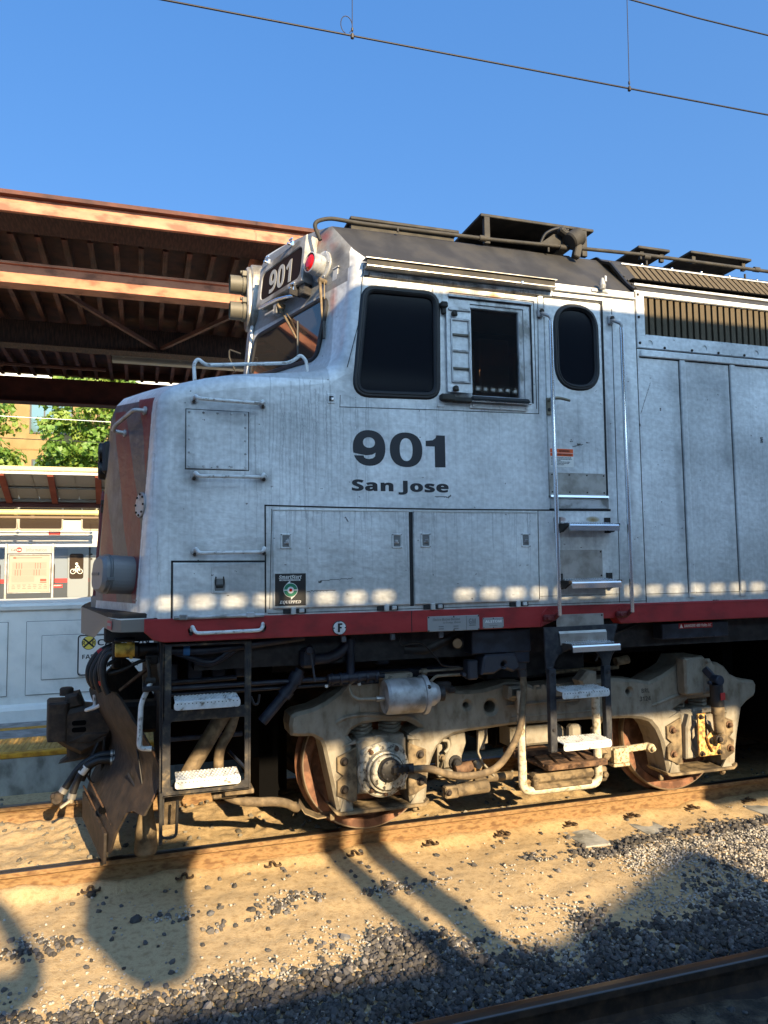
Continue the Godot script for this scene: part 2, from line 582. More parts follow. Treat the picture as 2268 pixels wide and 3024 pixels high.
func make_materials() -> void:
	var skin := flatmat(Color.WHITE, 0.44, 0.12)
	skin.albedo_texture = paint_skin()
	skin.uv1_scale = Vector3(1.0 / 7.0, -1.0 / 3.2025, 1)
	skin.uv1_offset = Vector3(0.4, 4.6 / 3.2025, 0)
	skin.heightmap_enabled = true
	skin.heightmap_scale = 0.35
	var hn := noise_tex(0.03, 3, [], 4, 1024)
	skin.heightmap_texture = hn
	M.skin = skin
	var grain := noise_tex(0.02, 11, [], 5, 512)
	M.grain = grain
	M.silver = ground_mat(0.008, [[0.25, Color8(120, 120, 118)], [0.5, Color8(166, 168, 170)], [0.75, Color8(184, 187, 190)]], Vector3.ONE * 1.3, 0.42, 0.3, 0.15, grain, 4)
	M.brow = ground_mat(0.006, [[0.3, Color8(92, 88, 82)], [0.5, Color8(140, 138, 134)], [0.7, Color8(168, 168, 168)]], Vector3(1.2, 1.2, 1.2), 0.5, 0.2, 0.15, grain, 14)
	M.steel = ground_mat(0.012, [[0.2, Color8(146, 144, 138)], [0.7, Color8(178, 177, 174)]], Vector3.ONE * 1.0, 0.38, 0.7, 0.05, grain, 6)
	M.bright = flatmat(Color8(222, 223, 224), 0.14, 0.95)
	M.roof = ground_mat(0.006, [[0.3, Color8(40, 39, 38)], [0.55, Color8(48, 47, 46)], [0.75, Color8(55, 53, 50)]], Vector3.ONE * 0.9, 0.62, 0.0, 0.1, grain, 7)
	M.soot = ground_mat(0.01, [[0.3, Color8(34, 33, 31)], [0.7, Color8(54, 51, 45)]], Vector3.ONE * 1.2, 0.75, 0.0, 0.1, grain, 8)
	M.red = ground_mat(0.01, [[0.15, Color8(128, 28, 30)], [0.5, Color8(150, 32, 35)], [0.85, Color8(156, 38, 40)]], Vector3(0.7, 1.2, 0.7), 0.5, 0.0, 0.1, grain, 9)
	M.under = ground_mat(0.012, [[0.3, Color8(22, 22, 26)], [0.7, Color8(44, 42, 44)]], Vector3.ONE * 1.2, 0.6, 0.1, 0.2, grain, 10)
	M.navy = ground_mat(0.012, [[0.3, Color8(24, 30, 44)], [0.7, Color8(38, 46, 62)]], Vector3.ONE * 1.2, 0.5, 0.1, 0.15, grain, 12)
	M.dusty = ground_mat(0.009, [[0.3, Color8(70, 60, 46)], [0.5, Color8(112, 98, 76)], [0.75, Color8(134, 118, 92)]], Vector3.ONE * 1.4, 0.85, 0.0, 0.25, grain, 13)
	M.truck = ground_mat(0.011, [[0.1, Color8(104, 96, 82)], [0.4, Color8(132, 126, 113)], [0.7, Color8(142, 137, 125)], [0.95, Color8(118, 108, 90)]], Vector3(1.2, 0.7, 1.2), 0.62, 0.1, 0.5, grain, 15)
	M.chipped = ground_mat(0.02, [[0.0, Color8(30, 28, 26)], [0.29, Color8(46, 42, 38)], [0.33, Color8(150, 146, 134)], [0.8, Color8(186, 182, 170)]], Vector3.ONE * 2.2, 0.55, 0.1, 0.3, grain, 16)
	M.tread = ground_mat(0.01, [[0.3, Color8(86, 58, 44)], [0.7, Color8(132, 94, 72)]], Vector3.ONE * 1.4, 0.6, 0.2, 0.1, grain, 17)
	M.iron = ground_mat(0.012, [[0.25, Color8(32, 27, 24)], [0.5, Color8(47, 40, 35)], [0.8, Color8(66, 54, 44)]], Vector3.ONE * 1.4, 0.7, 0.15, 0.35, grain, 18)
	M.rust = ground_mat(0.012, [[0.25, Color8(58, 42, 32)], [0.5, Color8(94, 70, 52)], [0.8, Color8(122, 96, 72)]], Vector3.ONE * 1.5, 0.8, 0.1, 0.3, grain, 19)
	M.railside = ground_mat(0.016, [[0.2, Color8(98, 72, 46)], [0.42, Color8(124, 98, 64)], [0.62, Color8(136, 110, 76)], [0.85, Color8(110, 78, 48)]], Vector3(0.9, 2.5, 0.9), 0.85, 0.0, 0.2, grain, 20)
	M.railtop = flatmat(Color8(112, 104, 98), 0.28, 0.9)
	M.raildark = ground_mat(0.016, [[0.25, Color8(34, 28, 25)], [0.75, Color8(66, 52, 42)]], Vector3.ONE, 0.7, 0.2, 0.2, grain, 22)
	M.white = ground_mat(0.012, [[0.12, Color8(96, 88, 78)], [0.3, Color8(196, 198, 196)], [0.7, Color8(214, 216, 216)]], Vector3.ONE * 2.0, 0.5, 0.0, 0.1, grain, 23)
	M.rubber = flatmat(Color8(26, 27, 30), 0.55)
	M.black = flatmat(Color8(20, 20, 22), 0.5)
	M.gap = flatmat(Color8(40, 40, 41), 0.9)
	M.ink = flatmat(Color8(36, 38, 44), 0.6)
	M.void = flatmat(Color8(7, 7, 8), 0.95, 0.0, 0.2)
	var g := flatmat(Color8(22, 25, 31), 0.1, 0.0, 0.32)
	M.glass = g
	M.mirror = flatmat(Color8(120, 112, 104), 0.03, 0.82)
	M.hose = ground_mat(0.014, [[0.3, Color8(82, 70, 54)], [0.7, Color8(126, 110, 86)]], Vector3.ONE * 1.5, 0.8, 0.0, 0.15, grain, 24)
	M.cable = flatmat(Color8(24, 24, 27), 0.5)
	M.yellow = ground_mat(0.014, [[0.2, Color8(120, 92, 40)], [0.5, Color8(206, 166, 62)], [0.8, Color8(222, 186, 84)]], Vector3.ONE * 2.0, 0.6, 0.0, 0.1, grain, 25)
	M.recess = flatmat(Color8(112, 114, 114), 0.6)
	M.olive = flatmat(Color8(92, 88, 76), 0.6, 0.1)
	M.redtape = flatmat(Color8(170, 26, 30), 0.5)
	M.lens = flatmat(Color8(190, 20, 16), 0.1)
	M.paper = flatmat(Color8(222, 222, 218), 0.5)
	M.plate = flatmat(Color8(150, 152, 152), 0.5, 0.3)
	M.platetext = flatmat(Color8(108, 110, 112), 0.5, 0.3)
	M.orange = flatmat(Color8(226, 92, 34), 0.5)
	M.bluetape = flatmat(Color8(44, 110, 170), 0.5)
	M.green = flatmat(Color8(20, 120, 86), 0.5)
	# the place
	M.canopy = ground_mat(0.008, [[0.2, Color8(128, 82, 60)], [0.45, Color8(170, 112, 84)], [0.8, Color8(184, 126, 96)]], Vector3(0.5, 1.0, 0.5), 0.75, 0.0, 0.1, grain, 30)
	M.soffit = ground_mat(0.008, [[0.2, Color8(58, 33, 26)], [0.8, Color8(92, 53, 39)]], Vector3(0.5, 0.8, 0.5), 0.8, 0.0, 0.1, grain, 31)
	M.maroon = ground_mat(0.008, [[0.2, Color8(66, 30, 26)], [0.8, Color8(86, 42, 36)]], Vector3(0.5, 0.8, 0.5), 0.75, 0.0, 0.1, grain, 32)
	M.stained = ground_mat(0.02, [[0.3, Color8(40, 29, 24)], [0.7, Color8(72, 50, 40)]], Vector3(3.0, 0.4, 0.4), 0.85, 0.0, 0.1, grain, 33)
	M.concrete = ground_mat(0.009, [[0.2, Color8(108, 108, 102)], [0.5, Color8(146, 146, 140)], [0.8, Color8(166, 165, 158)]], Vector3(0.8, 0.5, 0.8), 0.9, 0.0, 0.4, grain, 34)
	M.wall = ground_mat(0.01, [[0.1, Color8(196, 199, 196)], [0.4, Color8(212, 214, 211)], [0.8, Color8(220, 221, 217)]], Vector3.ONE * 0.5, 0.85, 0.0, 0.5, grain, 35)
	M.paving = ground_mat(0.012, [[0.2, Color8(116, 114, 112)], [0.8, Color8(150, 148, 146)]], Vector3.ONE * 0.8, 0.9, 0.0, 0.2, grain, 36)
	M.tactile = ground_mat(0.012, [[0.2, Color8(150, 116, 58)], [0.8, Color8(194, 156, 84)]], Vector3.ONE * 0.9, 0.8, 0.0, 0.1, grain, 37)
	M.line = ground_mat(0.014, [[0.2, Color8(160, 110, 24)], [0.7, Color8(204, 150, 40)]], Vector3.ONE * 1.2, 0.8, 0.0, 0.1, grain, 38)
	var sandbump := noise_tex(0.05, 41, [], 6, 1024)
	M.sand = ground_mat(0.010, [[0.1, Color8(166, 142, 104)], [0.4, Color8(194, 170, 130)], [0.6, Color8(203, 180, 140)], [0.9, Color8(180, 154, 114)]], Vector3.ONE * 1.3, 0.95, 0.0, 0.3, sandbump, 40, 1024)
	var speck := noise_tex(0.35, 45, [[0.35, Color8(205, 200, 192)], [0.5, Color8(255, 255, 255)], [0.8, Color8(255, 252, 246)]], 3, 1024)
	M.sand.detail_enabled = true
	M.sand.detail_albedo = speck
	M.sand.detail_blend_mode = BaseMaterial3D.BLEND_MODE_MUL
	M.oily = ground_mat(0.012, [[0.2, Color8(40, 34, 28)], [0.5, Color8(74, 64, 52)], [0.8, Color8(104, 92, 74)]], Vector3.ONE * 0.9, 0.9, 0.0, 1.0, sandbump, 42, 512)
	M.stone = flatmat(Color.WHITE, 0.85)
	M.stone.vertex_color_use_as_albedo = true
	M.wire = flatmat(Color8(40, 38, 38), 0.5, 0.6)


func _ready() -> void:
	set_view()
	make_materials()
	build_ground()
	build_locomotive()
	build_far_side()
	build_near_side()
	build_wires()


# clear evening sky: blue all round, brighter towards the horizon and paler towards the sun
func clear_sky() -> ImageTexture:
	var w := 512
	var h := 256
	var im := Image.create(w, h, false, Image.FORMAT_RGBF)
	var sun := SUN.normalized()
	for j in h:
		var el := PI * (0.5 - (j + 0.5) / h)
		for i in w:
			var az := TAU * (i + 0.5) / w
			var d := V(sin(az) * cos(el), sin(el), -cos(az) * cos(el))
			var c: Vector3
			if el >= 0.0:
				var g := acos(clampf(d.dot(sun), -1.0, 1.0))
				var thick_ := 1.0 - exp(-0.32 / maxf(sin(el), 0.03))
				var low := clampf((thick_ - 0.27) / 0.73, 0.0, 1.0)
				var blue := V(0.018, 0.076, 0.222).lerp(V(0.080, 0.178, 0.345), pow(low, 0.8))
				c = blue * (0.95 + 0.45 * pow(cos(g), 2.0)) + V(0.82, 1.12, 1.28) * exp(-3.0 * g) * (0.9 + 1.3 * low) * 1.6
			else:
				c = V(0.10, 0.095, 0.08)
			im.set_pixel(i, j, Color(c.x, c.y, c.z))
	return ImageTexture.create_from_image(im)


func set_view() -> void:
	var cam := Camera3D.new()
	cam.name = "camera"
	cam.fov = 69.136
	cam.near = 0.05
	cam.far = 2000.0
	var yaw := deg_to_rad(17.967)
	var pitch := deg_to_rad(4.298)
	var roll := deg_to_rad(-0.793)
	var fw := Vector3(sin(yaw) * cos(pitch), sin(pitch), -cos(yaw) * cos(pitch))
	var r0 := Vector3(cos(yaw), 0, sin(yaw))
	var u0 := r0.cross(fw)
	var r := r0 * cos(roll) + u0 * sin(roll)
	var up := u0 * cos(roll) - r0 * sin(roll)
	cam.transform = Transform3D(Basis(r, up, -fw), Vector3(-1.621, 1.940, 6.291))
	add_child(cam)
	cam.current = true
	var e := Environment.new()
	e.background_mode = Environment.BG_SKY
	var s := PanoramaSkyMaterial.new()
	s.panorama = clear_sky()
	e.sky = Sky.new()
	e.sky.sky_material = s
	e.background_energy_multiplier = 1.0
	e.tonemap_mode = Environment.TONE_MAPPER_LINEAR
	e.tonemap_exposure = 2.9
	e.sdfgi_enabled = true
	e.ssao_enabled = true
	e.ssil_enabled = true
	var w := WorldEnvironment.new()
	w.name = "environment"
	w.environment = e
	add_child(w)
	var sun := DirectionalLight3D.new()
	sun.name = "sun"
	sun.light_color = Color8(255, 226, 180)
	sun.light_energy = 1.45
	sun.light_angular_distance = 0.4
	sun.shadow_enabled = true
	sun.look_at_from_position(SUN * 50.0, Vector3.ZERO)
	add_child(sun)


# ---------------------------------------------------------------- the locomotive
var L: Node3D

func seam(mb: MB, pts: Array, w := 0.006, z := 1.5215) -> void:
	for i in pts.size() - 1:
		var a: Vector2 = pts[i]
		var b: Vector2 = pts[i + 1]
		var d := (b - a).normalized() * w * 0.5
		var q := Vector2(-d.y, d.x)
		mb.prism(PackedVector2Array([a - d + q, a - d - q, b + d - q, b + d + q]), z - 0.006, z, 0.0, Transform3D.IDENTITY, [], false)

func nose_shift(z: float, cab: float) -> float:
	var zk := lerpf(0.55, 0.1, cab)
	return -0.36 * (1.4 - maxf(z, zk))

func roof_y(z: float) -> float:
	var a := absf(z)
	return 4.5 - (a - 1.06) * 0.98 if a > 1.06 else 4.5 + 0.13 * (1.0 - pow(a / 1.06, 2.0))

# flips a mesh to the other side of the locomotive
func other_side(mb: MB) -> MB:
	var o := MB.new()
	o.skin = mb.skin
	for i in range(0, mb.v.size(), 3):
		for k: int in [0, 2, 1]:
			o.v.append(mb.v[i + k] * Vector3(1, 1, -1))
			o.n.append(mb.n[i + k] * Vector3(1, 1, -1))
	return o

func build_locomotive() -> void:
	L = root("locomotive", "weathered silver diesel locomotive with red sill stripe and black 901 on its cab side", "locomotive")
	build_shell()
	build_cab_details()
	build_side_details()
	build_roof()
	build_front_end()
	build_underframe()
	build_truck(0.0)
	build_ladders()

func build_shell() -> void:
	var O := [Vector2(-1.652, 1.655), Vector2(-1.645, 1.76), Vector2(-1.622, 2.1), Vector2(-1.598, 2.45), Vector2(-1.58, 2.72), Vector2(-1.564, 2.95),
		Vector2(-1.553, 3.02), Vector2(-1.528, 3.072), Vector2(-1.48, 3.108), Vector2(-1.40, 3.142), Vector2(-1.25, 3.186), Vector2(-1.07, 3.222), Vector2(-0.85, 3.246), Vector2(-0.66, 3.266),
		Vector2(-0.54, 3.282), Vector2(-0.46, 3.302), Vector2(-0.40, 3.338), Vector2(-0.362, 3.39), Vector2(-0.338, 3.46), Vector2(-0.322, 3.56), Vector2(-0.30, 3.76), Vector2(-0.28, 3.94), Vector2(-0.268, 4.045)]
	var cabw := [0, 0, 0, 0, 0, 0, 0, 0, 0, 0, 0, 0, 0, 0.1, 0.3, 0.5, 0.7, 0.85, 1, 1, 1, 1, 1]
	var crown := [0, 0, 0, 0, 0, 0.25, 0.5, 0.8, 1, 1, 1, 1, 1, 1, 1, 1, 0.9, 0.7, 0.4, 0.1, 0, 0, 0]
	var nrm := []
	for i in O.size():
		var t: Vector2 = (O[mini(i + 1, O.size() - 1)] - O[maxi(i - 1, 0)]).normalized()
		nrm.append(Vector2(t.y, -t.x))
	nrm[0] = Vector2(1, 0)
	nrm[-1] = Vector2(1, 0)
	var r := 0.115
	var g: Array = []
	var edge := PackedVector2Array()
	for k in 9:
		var a := PI * 0.5 * k / 8.0
		var row := PackedVector3Array()
		for i in O.size():
			var p: Vector2 = O[i] + nrm[i] * r * (1.0 - sin(a))
			if k == 0: edge.append(p)
			row.append(V(p.x, p.y, 1.52 - r * (1.0 - cos(a)) - 0.005 * k / 8.0))
		g.append(row)
	for z: float in [1.36, 1.28, 1.18, 1.05, 0.9, 0.75, 0.6, 0.45, 0.3, 0.1, 0.0]:
		var row := PackedVector3Array()
		for i in O.size():
			var q: Vector2 = O[i]
			var cr: float = 0.115 * (1.0 - pow(z / 1.4, 2.0)) * crown[i]
			row.append(V(q.x + nose_shift(z, cabw[i]), q.y + cr, z))
		g.append(row)
	var sh := MB.new()
	sh.skin = true
	sh.grid(g)
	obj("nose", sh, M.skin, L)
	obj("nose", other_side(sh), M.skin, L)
	# side plate with its window, sliding window and door openings
	var q := edge.duplicate()
	q.append_array(PackedVector2Array([Vector2(-0.16, 4.055), Vector2(2.0, 4.055), Vector2(2.0, 1.64), Vector2(-1.53, 1.64)]))
	var quarter := rounded(P2([-0.278, 3.11, 0.34, 3.125, 0.35, 3.875, -0.195, 3.87]), 0.1, 6)
	var slide := rect(0.43, 3.13, 1.085, 3.862)
	var door := rect(1.194, 2.435, 1.702, 3.945)
	var sd := MB.new()
	sd.skin = true
	sd.prism(q, 1.48, 1.52, 0.0, Transform3D.IDENTITY, [quarter, slide, door])
	obj("cab_side", sd, M.skin, L)
	var fs := MB.new()
	fs.skin = true
	var back := PackedVector2Array(q)
	fs.prism(back, -1.52, -1.48)
	obj("cab_side", fs, M.skin, L)
	# engine room side, running on out of the picture
	var es := MB.new()
	es.skin = true
	es.prism(P2([2.006, 1.64, 13.2, 1.64, 13.2, 4.075, 2.006, 4.075]), 1.485, 1.52, 0.0, Transform3D.IDENTITY, [rect(2.088, 3.722, 13.0, 4.032)])
	es.prism(P2([2.006, 1.64, 13.2, 1.64, 13.2, 4.075, 2.006, 4.075]), -1.52, -1.485)
	obj("engine_room_side", es, M.skin, L)
	var rear := MB.new()
	rear.box(V(13.22, 2.9, 0), V(0.04, 2.6, 3.04))
	rear.box(V(6.0, 1.62, 0), V(14.4, 0.06, 2.94))
	obj("floor", rear, M.under, L)
	# brow above the windscreen, and the roof
	var br: Array = []
	var zs := [1.5, 1.44, 1.36, 1.27, 1.17, 1.06, 0.9, 0.7, 0.5, 0.3, 0.1, 0.0]
	for k in 8:
		var row := PackedVector3Array()
		for z: float in zs:
			var y0 := 4.03 + maxf(0.0, z - 1.44) * 0.2
			var y1 := roof_y(z)
			var y := lerpf(y0, y1, k / 7.0)
			var f := clampf((k - 5) / 2.0, 0.0, 1.0)
			row.append(V(-0.84 + 0.37 * maxf(z, 0.1) + 0.11 * (y - 3.45) + f * f * 0.03 + maxf(0.0, z - 1.38) * 0.45, y - f * f * 0.006, z))
		br.append(row)
	var bm := MB.new()
	bm.skin = true
	bm.grid(br, true)
	var far_brow := other_side(bm)
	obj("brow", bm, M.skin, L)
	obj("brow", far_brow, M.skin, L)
	var rf: Array = []
	for x: float in [-9.0, 0.3, 1.2, 2.0]:
		var row := PackedVector3Array()
		for j in zs.size() * 2 - 1:
			var z: float = zs[j] if j < zs.size() else -zs[zs.size() * 2 - 2 - j]
			if j == 0: z = 1.515
			if j == zs.size() * 2 - 2: z = -1.515
			var y := roof_y(z)
			var xf := -0.84 + 0.37 * maxf(absf(z), 0.1) + 0.11 * (y - 3.45) + 0.03 + maxf(0.0, absf(z) - 1.38) * 0.45
			row.append(V(xf if x < -8 else x, y - 0.006 if x < -8 else y, z))
		rf.append(row)
	var rm := MB.new()
	rm.grid(rf, false, false)
	obj("cab_roof", rm, M.roof, L)
	# cowl roof over the engine room: a little taller, with sloped intake screens
	var cw := MB.new()
	var pf := [Vector2(1.52, 4.078), Vector2(1.44, 4.15), Vector2(1.235, 4.40), Vector2(1.12, 4.46), Vector2(1.05, 4.52), Vector2(0.6, 4.60), Vector2(0, 4.63)]
	for i in pf.size() - 1:
		if i == 1: continue
		var a: Vector2 = pf[i]
		var b: Vector2 = pf[i + 1]
		for sg: float in [1.0, -1.0]:
			var A := V(2.006, a.y, a.x * sg)
			var B := V(13.2, a.y, a.x * sg)
			var C := V(13.2, b.y, b.x * sg)
			var D := V(2.006, b.y, b.x * sg)
			if sg > 0: cw.quad(A, B, C, D)
			else: cw.quad(D, C, B, A)
	cw.quad(V(2.006, 4.15, -1.44), V(2.006, 4.40, -1.235), V(13.2, 4.40, -1.235), V(13.2, 4.15, -1.44))
	# solid strip before the first screen
	cw.quad(V(2.006, 4.15, 1.44), V(2.13, 4.15, 1.44), V(2.19, 4.40, 1.235), V(2.006, 4.40, 1.235))
	obj("cowl_roof", cw, M.roof, L)
	var sv := MB.new()
	for i in pf.size() - 1:
		var a: Vector2 = pf[i]
		var b: Vector2 = pf[i + 1]
		sv.beam(V(2.0, a.y + 0.002, a.x), V(2.0, b.y + 0.002, b.x), 0.02, 0.02)
	obj("roof_seam", sv, M.black, L)
	for i in 8:
		var rb := MB.new()
		rb.bolt(V(2.035, lerpf(4.10, 4.44, i / 7.0) , lerpf(1.5, 1.17, i / 7.0)), 0.01, 0.012, Basis(Vector3.RIGHT, -0.75))
		obj("bolt", rb, M.roof, L)
	# black chamber behind the intakes and the inside of the cab
	var cab := MB.new()
	for w: Array in [[V(0.7, 3.0, 0.55), V(1.9, 1.9, 0.03)], [V(1.93, 3.0, 1.0), V(0.03, 1.9, 0.95)], [V(0.9, 2.6, 1.0), V(2.2, 0.03, 0.95)], [V(-0.2, 3.2, 0.65), V(0.03, 1.2, 1.0)]]:
		cab.box(w[0], w[1])
	obj("cab_interior", cab, flatmat(Color8(130, 98, 72), 0.8), L)
	var loc := MB.new()
	for i in 5: loc.box(V(0.25 + 0.32 * i, 3.3 + 0.1 * (i % 2), 0.62), V(0.28, 0.95, 0.1), 0.01)
	loc.box(V(0.62, 3.3, 0.9), V(0.2, 0.5, 0.2), 0.01)
	obj("locker", loc, flatmat(Color8(160, 120, 86), 0.7), L)
	var pn := MB.new()
	pn.box(V(0.92, 3.42, 0.674), V(0.13, 0.28, 0.006))
	pn.box(V(0.80, 3.47, 0.674), V(0.05, 0.12, 0.006))
	obj("placard", pn, M.black, L)
	lettering("cab_number", "901", 0.06, V(0.92, 3.62, 0.675), M.black, L, 0.0, Basis.IDENTITY, false)

# black rubber round a window: a raised ring and a dark pane a little behind
func window(outline: PackedVector2Array, w: float, zf: float, called := "window") -> MeshInstance3D:
	var ring := MB.new()
	ring.prism(MB.inset(outline, -0.016), zf - 0.03, zf + 0.014, 0.012, Transform3D.IDENTITY, [MB.inset(outline, w)])
	var o := obj(called, ring, M.rubber, L)
	var lip := MB.new()
	var mid := MB.inset(outline, w * 0.42)
	var pts := []
	for q in mid: pts.append(V(q.x, q.y, zf + 0.014))
	pts.append(pts[0])
	pts.append(pts[1])
	lip.tube(pts, 0.006, 6)
	obj("gasket_lip", lip, M.rubber, o)
	var pane := MB.new()
	pane.prism(MB.inset(outline, w * 0.7), zf - 0.025, zf - 0.012)
	obj("pane", pane, M.glass, o)
	return o

func build_cab_details() -> void:
	window(rounded(P2([-0.278, 3.11, 0.34, 3.125, 0.35, 3.875, -0.195, 3.87]), 0.1, 6), 0.035, 1.52)
	# windscreen: the slanted near half and its mirror image
	var base := V(-0.84, 3.45, 0.0)
	var fx := V(0.37, 0, 1).normalized()
	var fy := V(0.11, 1, 0)
	fy = (fy - fx * fy.dot(fx)).normalized()
	var fz := fx.cross(fy)
	var X := Transform3D(Basis(fx, fy, fz), base + fz * 0.016)
	var loc := func(z: float, y: float) -> Vector2:
		var w := V(-0.84 + 0.37 * z + 0.11 * (y - 3.45), y, z) - base
		return Vector2(fx.dot(w), fy.dot(w))
	var ws := PackedVector2Array([loc.call(0.16, 3.53), loc.call(1.115, 3.455), loc.call(1.185, 3.90), loc.call(0.2, 3.865)])
	ws = rounded(ws, 0.09, 5)
	var s := MB.new()
	s.prism(MB.inset(ws, -0.022), -0.005, 0.02, 0.008, X, [MB.inset(ws, 0.012)])
	var wo := obj("windscreen", s, M.rubber, L)
	var pane := MB.new()
	pane.prism(MB.inset(ws, 0.002), -0.02, 0.008, 0.0, X)
	obj("pane", pane, M.mirror, wo)
	var wf := obj("windscreen", other_side(s), M.rubber, L)
	obj("pane", other_side(pane), M.mirror, wf)
	var post := MB.new()
	post.beam(V(-0.815, 3.42, 0), V(-0.762, 4.0, 0), 0.03, 0.22, 0.008, V(0, 0, 1))
	obj("centre_post", post, M.silver, L)
	# number box beside the headlight
	var at := func(z: float, y: float, off: float) -> Vector3:
		return V(-0.84 + 0.37 * z + 0.11 * (y - 3.45), y, z) + fz * off
	var nb := PackedVector2Array([loc.call(0.28, 4.06), loc.call(0.94, 4.075), loc.call(0.94, 4.44), loc.call(0.28, 4.40)])
	var pl := PackedVector2Array([loc.call(0.33, 4.11), loc.call(0.90, 4.12), loc.call(0.90, 4.37), loc.call(0.33, 4.34)])
	pl = rounded(pl, 0.06, 5)
	var nm := MB.new()
	nm.prism(nb, -0.02, 0.085, 0.006, X, [pl])
	var no := obj("number_board", nm, M.brow, L)
	var npn := MB.new()
	npn.prism(MB.inset(pl, 0.001), 0.02, 0.078, 0.0, X)
	obj("pane", npn, flatmat(Color8(36, 28, 27), 0.6, 0.0, 0.15), no)
	var B := Basis(fx, fy, fz)
	# the pane faces forwards; its lettering reads from the front
	var fc: Vector3 = at.call(0.605, 4.225, 0.096)
	lettering("number", "901", 0.19, fc, flatmat(Color8(150, 150, 148), 0.5), no, 0.34, B, true)
	for w: Array in [[0.40, 4.42], [0.74, 4.44], [0.84, 4.05]]:
		var c := MB.new()
		c.box(at.call(w[0], w[1], 0.10), V(0.03, 0.05, 0.03), 0.006, B)
		c.cyl(at.call(w[0], w[1] - 0.01, 0.09), 0.012, 0.0, 0.05, 8, 0.003, B)
		c.box(at.call(w[0] + 0.02, w[1] + 0.02, 0.125), V(0.05, 0.014, 0.014), 0.003, B)
		obj("clamp", c, M.bright, no)
	# red marker lamp
	var mk := MB.new()
	var mc: Vector3 = at.call(1.045, 4.175, 0.0)
	mk.lathe(PackedVector2Array([Vector2(0, 0), Vector2(0.118, 0), Vector2(0.118, 0.014), Vector2(0.10, 0.02), Vector2(0.08, 0.02)]), Transform3D(B, mc), 28)
	mk.lathe(PackedVector2Array([Vector2(0.078, 0.0), Vector2(0.078, 0.05), Vector2(0.082, 0.052), Vector2(0.082, 0.062), Vector2(0.078, 0.064), Vector2(0.078, 0.115), Vector2(0.07, 0.118), Vector2(0.068, 0.09), Vector2(0, 0.09)]), Transform3D(B, mc), 28)
	var mo := obj("marker_lamp", mk, M.silver, L)
	var ln := MB.new()
	ln.lathe(PackedVector2Array([Vector2(0.068, 0.095), Vector2(0.06, 0.112), Vector2(0.04, 0.124), Vector2(0, 0.128)]), Transform3D(B, mc), 24)
	obj("lens", ln, M.lens, mo)
	for i in 6:
		var bt := MB.new()
		bt.bolt(mc + B * V(cos(i * TAU / 6.0) * 0.11, sin(i * TAU / 6.0) * 0.11, 0.014), 0.008, 0.008, B)
		obj("bolt", bt, M.bright, mo)
	# twin headlight housing on the centre line
	var H := Transform3D(Basis(V(0, 0, 1), V(0, 1, 0), V(-1, 0, 0)), V(-0.62, 4.265, 0.0))
	var cap := PackedVector2Array()
	for i in 25: cap.append(Vector2(0, 0.15) + Vector2.from_angle(PI * i / 24.0) * 0.145)
	for i in 25: cap.append(Vector2(0, -0.165) + Vector2.from_angle(PI + PI * i / 24.0) * 0.145)
	var hm := MB.new()
	hm.prism(cap, 0.0, 0.15, 0.012, H)
	hm.prism(MB.inset(cap, 0.022), 0.15, 0.185, 0.012, H)
	var ho := obj("headlight_housing", hm, M.brow, L)
	for y: float in [0.115, -0.115]:
		var lm := MB.new()
		lm.lathe(PackedVector2Array([Vector2(0.088, 0.185), Vector2(0.088, 0.215), Vector2(0.078, 0.22), Vector2(0.078, 0.32), Vector2(0.07, 0.32), Vector2(0.07, 0.22), Vector2(0, 0.2)]), Transform3D(H.basis, H * V(0, y, 0)), 24)
		lm.box(H * V(0.075, y + 0.075, 0.2), V(0.05, 0.05, 0.03), 0.006)
		lm.cyl(H * V(0.06, y + 0.09, 0.19), 0.016, 0, 0.05, 8, 0.003, H.basis)
		obj("headlight", lm, M.olive, ho)
	# grab bar and brackets under the number box
	var bk := MB.new()
	bk.tube(bend([at.call(0.36, 4.05, 0.05), at.call(0.36, 4.03, 0.12), at.call(0.64, 4.02, 0.12), at.call(0.80, 3.99, 0.12), at.call(0.84, 3.99, 0.10)], 0.03), 0.013, 7)
	obj("grab_iron", bk, M.bright, L)
	var br := MB.new()
	br.box(at.call(0.90, 4.03, 0.04), V(0.08, 0.09, 0.07), 0.006, B)
	br.box(at.call(0.845, 4.03, 0.09), V(0.012, 0.08, 0.1), 0.003, B)
	obj("bracket", br, M.under, L)
	var b2 := MB.new()
	b2.box(at.call(0.53, 3.995, 0.04), V(0.06, 0.085, 0.06), 0.005, B)
	b2.box(at.call(0.45, 3.985, 0.05), V(0.14, 0.02, 0.05), 0.004, B)
	obj("bracket", b2, M.silver, L)
	for w: Array in [[0.56, 4.02, 0.84, 3.68, 0.62, 3.95], [1.12, 4.03, 1.165, 3.72, 1.13, 3.95]]:
		var wp := MB.new()
		wp.cyl(at.call(w[0], w[1], 0.0), 0.02, 0, 0.07, 8, 0.004, B)
		wp.tube([at.call(w[0], w[1], 0.06), at.call(lerpf(w[0], w[2], 0.5), lerpf(w[1], w[3], 0.5), 0.045), at.call(w[2], w[3], 0.035)], 0.013, 6, 0.006)
		wp.tube([at.call(w[0] + 0.03, w[1] - 0.02, 0.04), at.call(lerpf(w[0], w[2], 0.55) + 0.03, lerpf(w[1], w[3], 0.5), 0.04)], 0.005, 5)
		var wpo := obj("wiper", wp, M.dusty, L)
		var bl := MB.new()
		var dd := 0.14
		bl.beam(at.call(w[2] - 0.02, w[3] + dd, 0.024), at.call(w[2] + 0.03, w[3] - dd, 0.024), 0.012, 0.016)
		obj("blade", bl, M.rubber, wpo)
	var tg := MB.new()
	tg.box(at.call(1.23, 4.05, 0.005), V(0.06, 0.085, 0.01), 0.002, B)
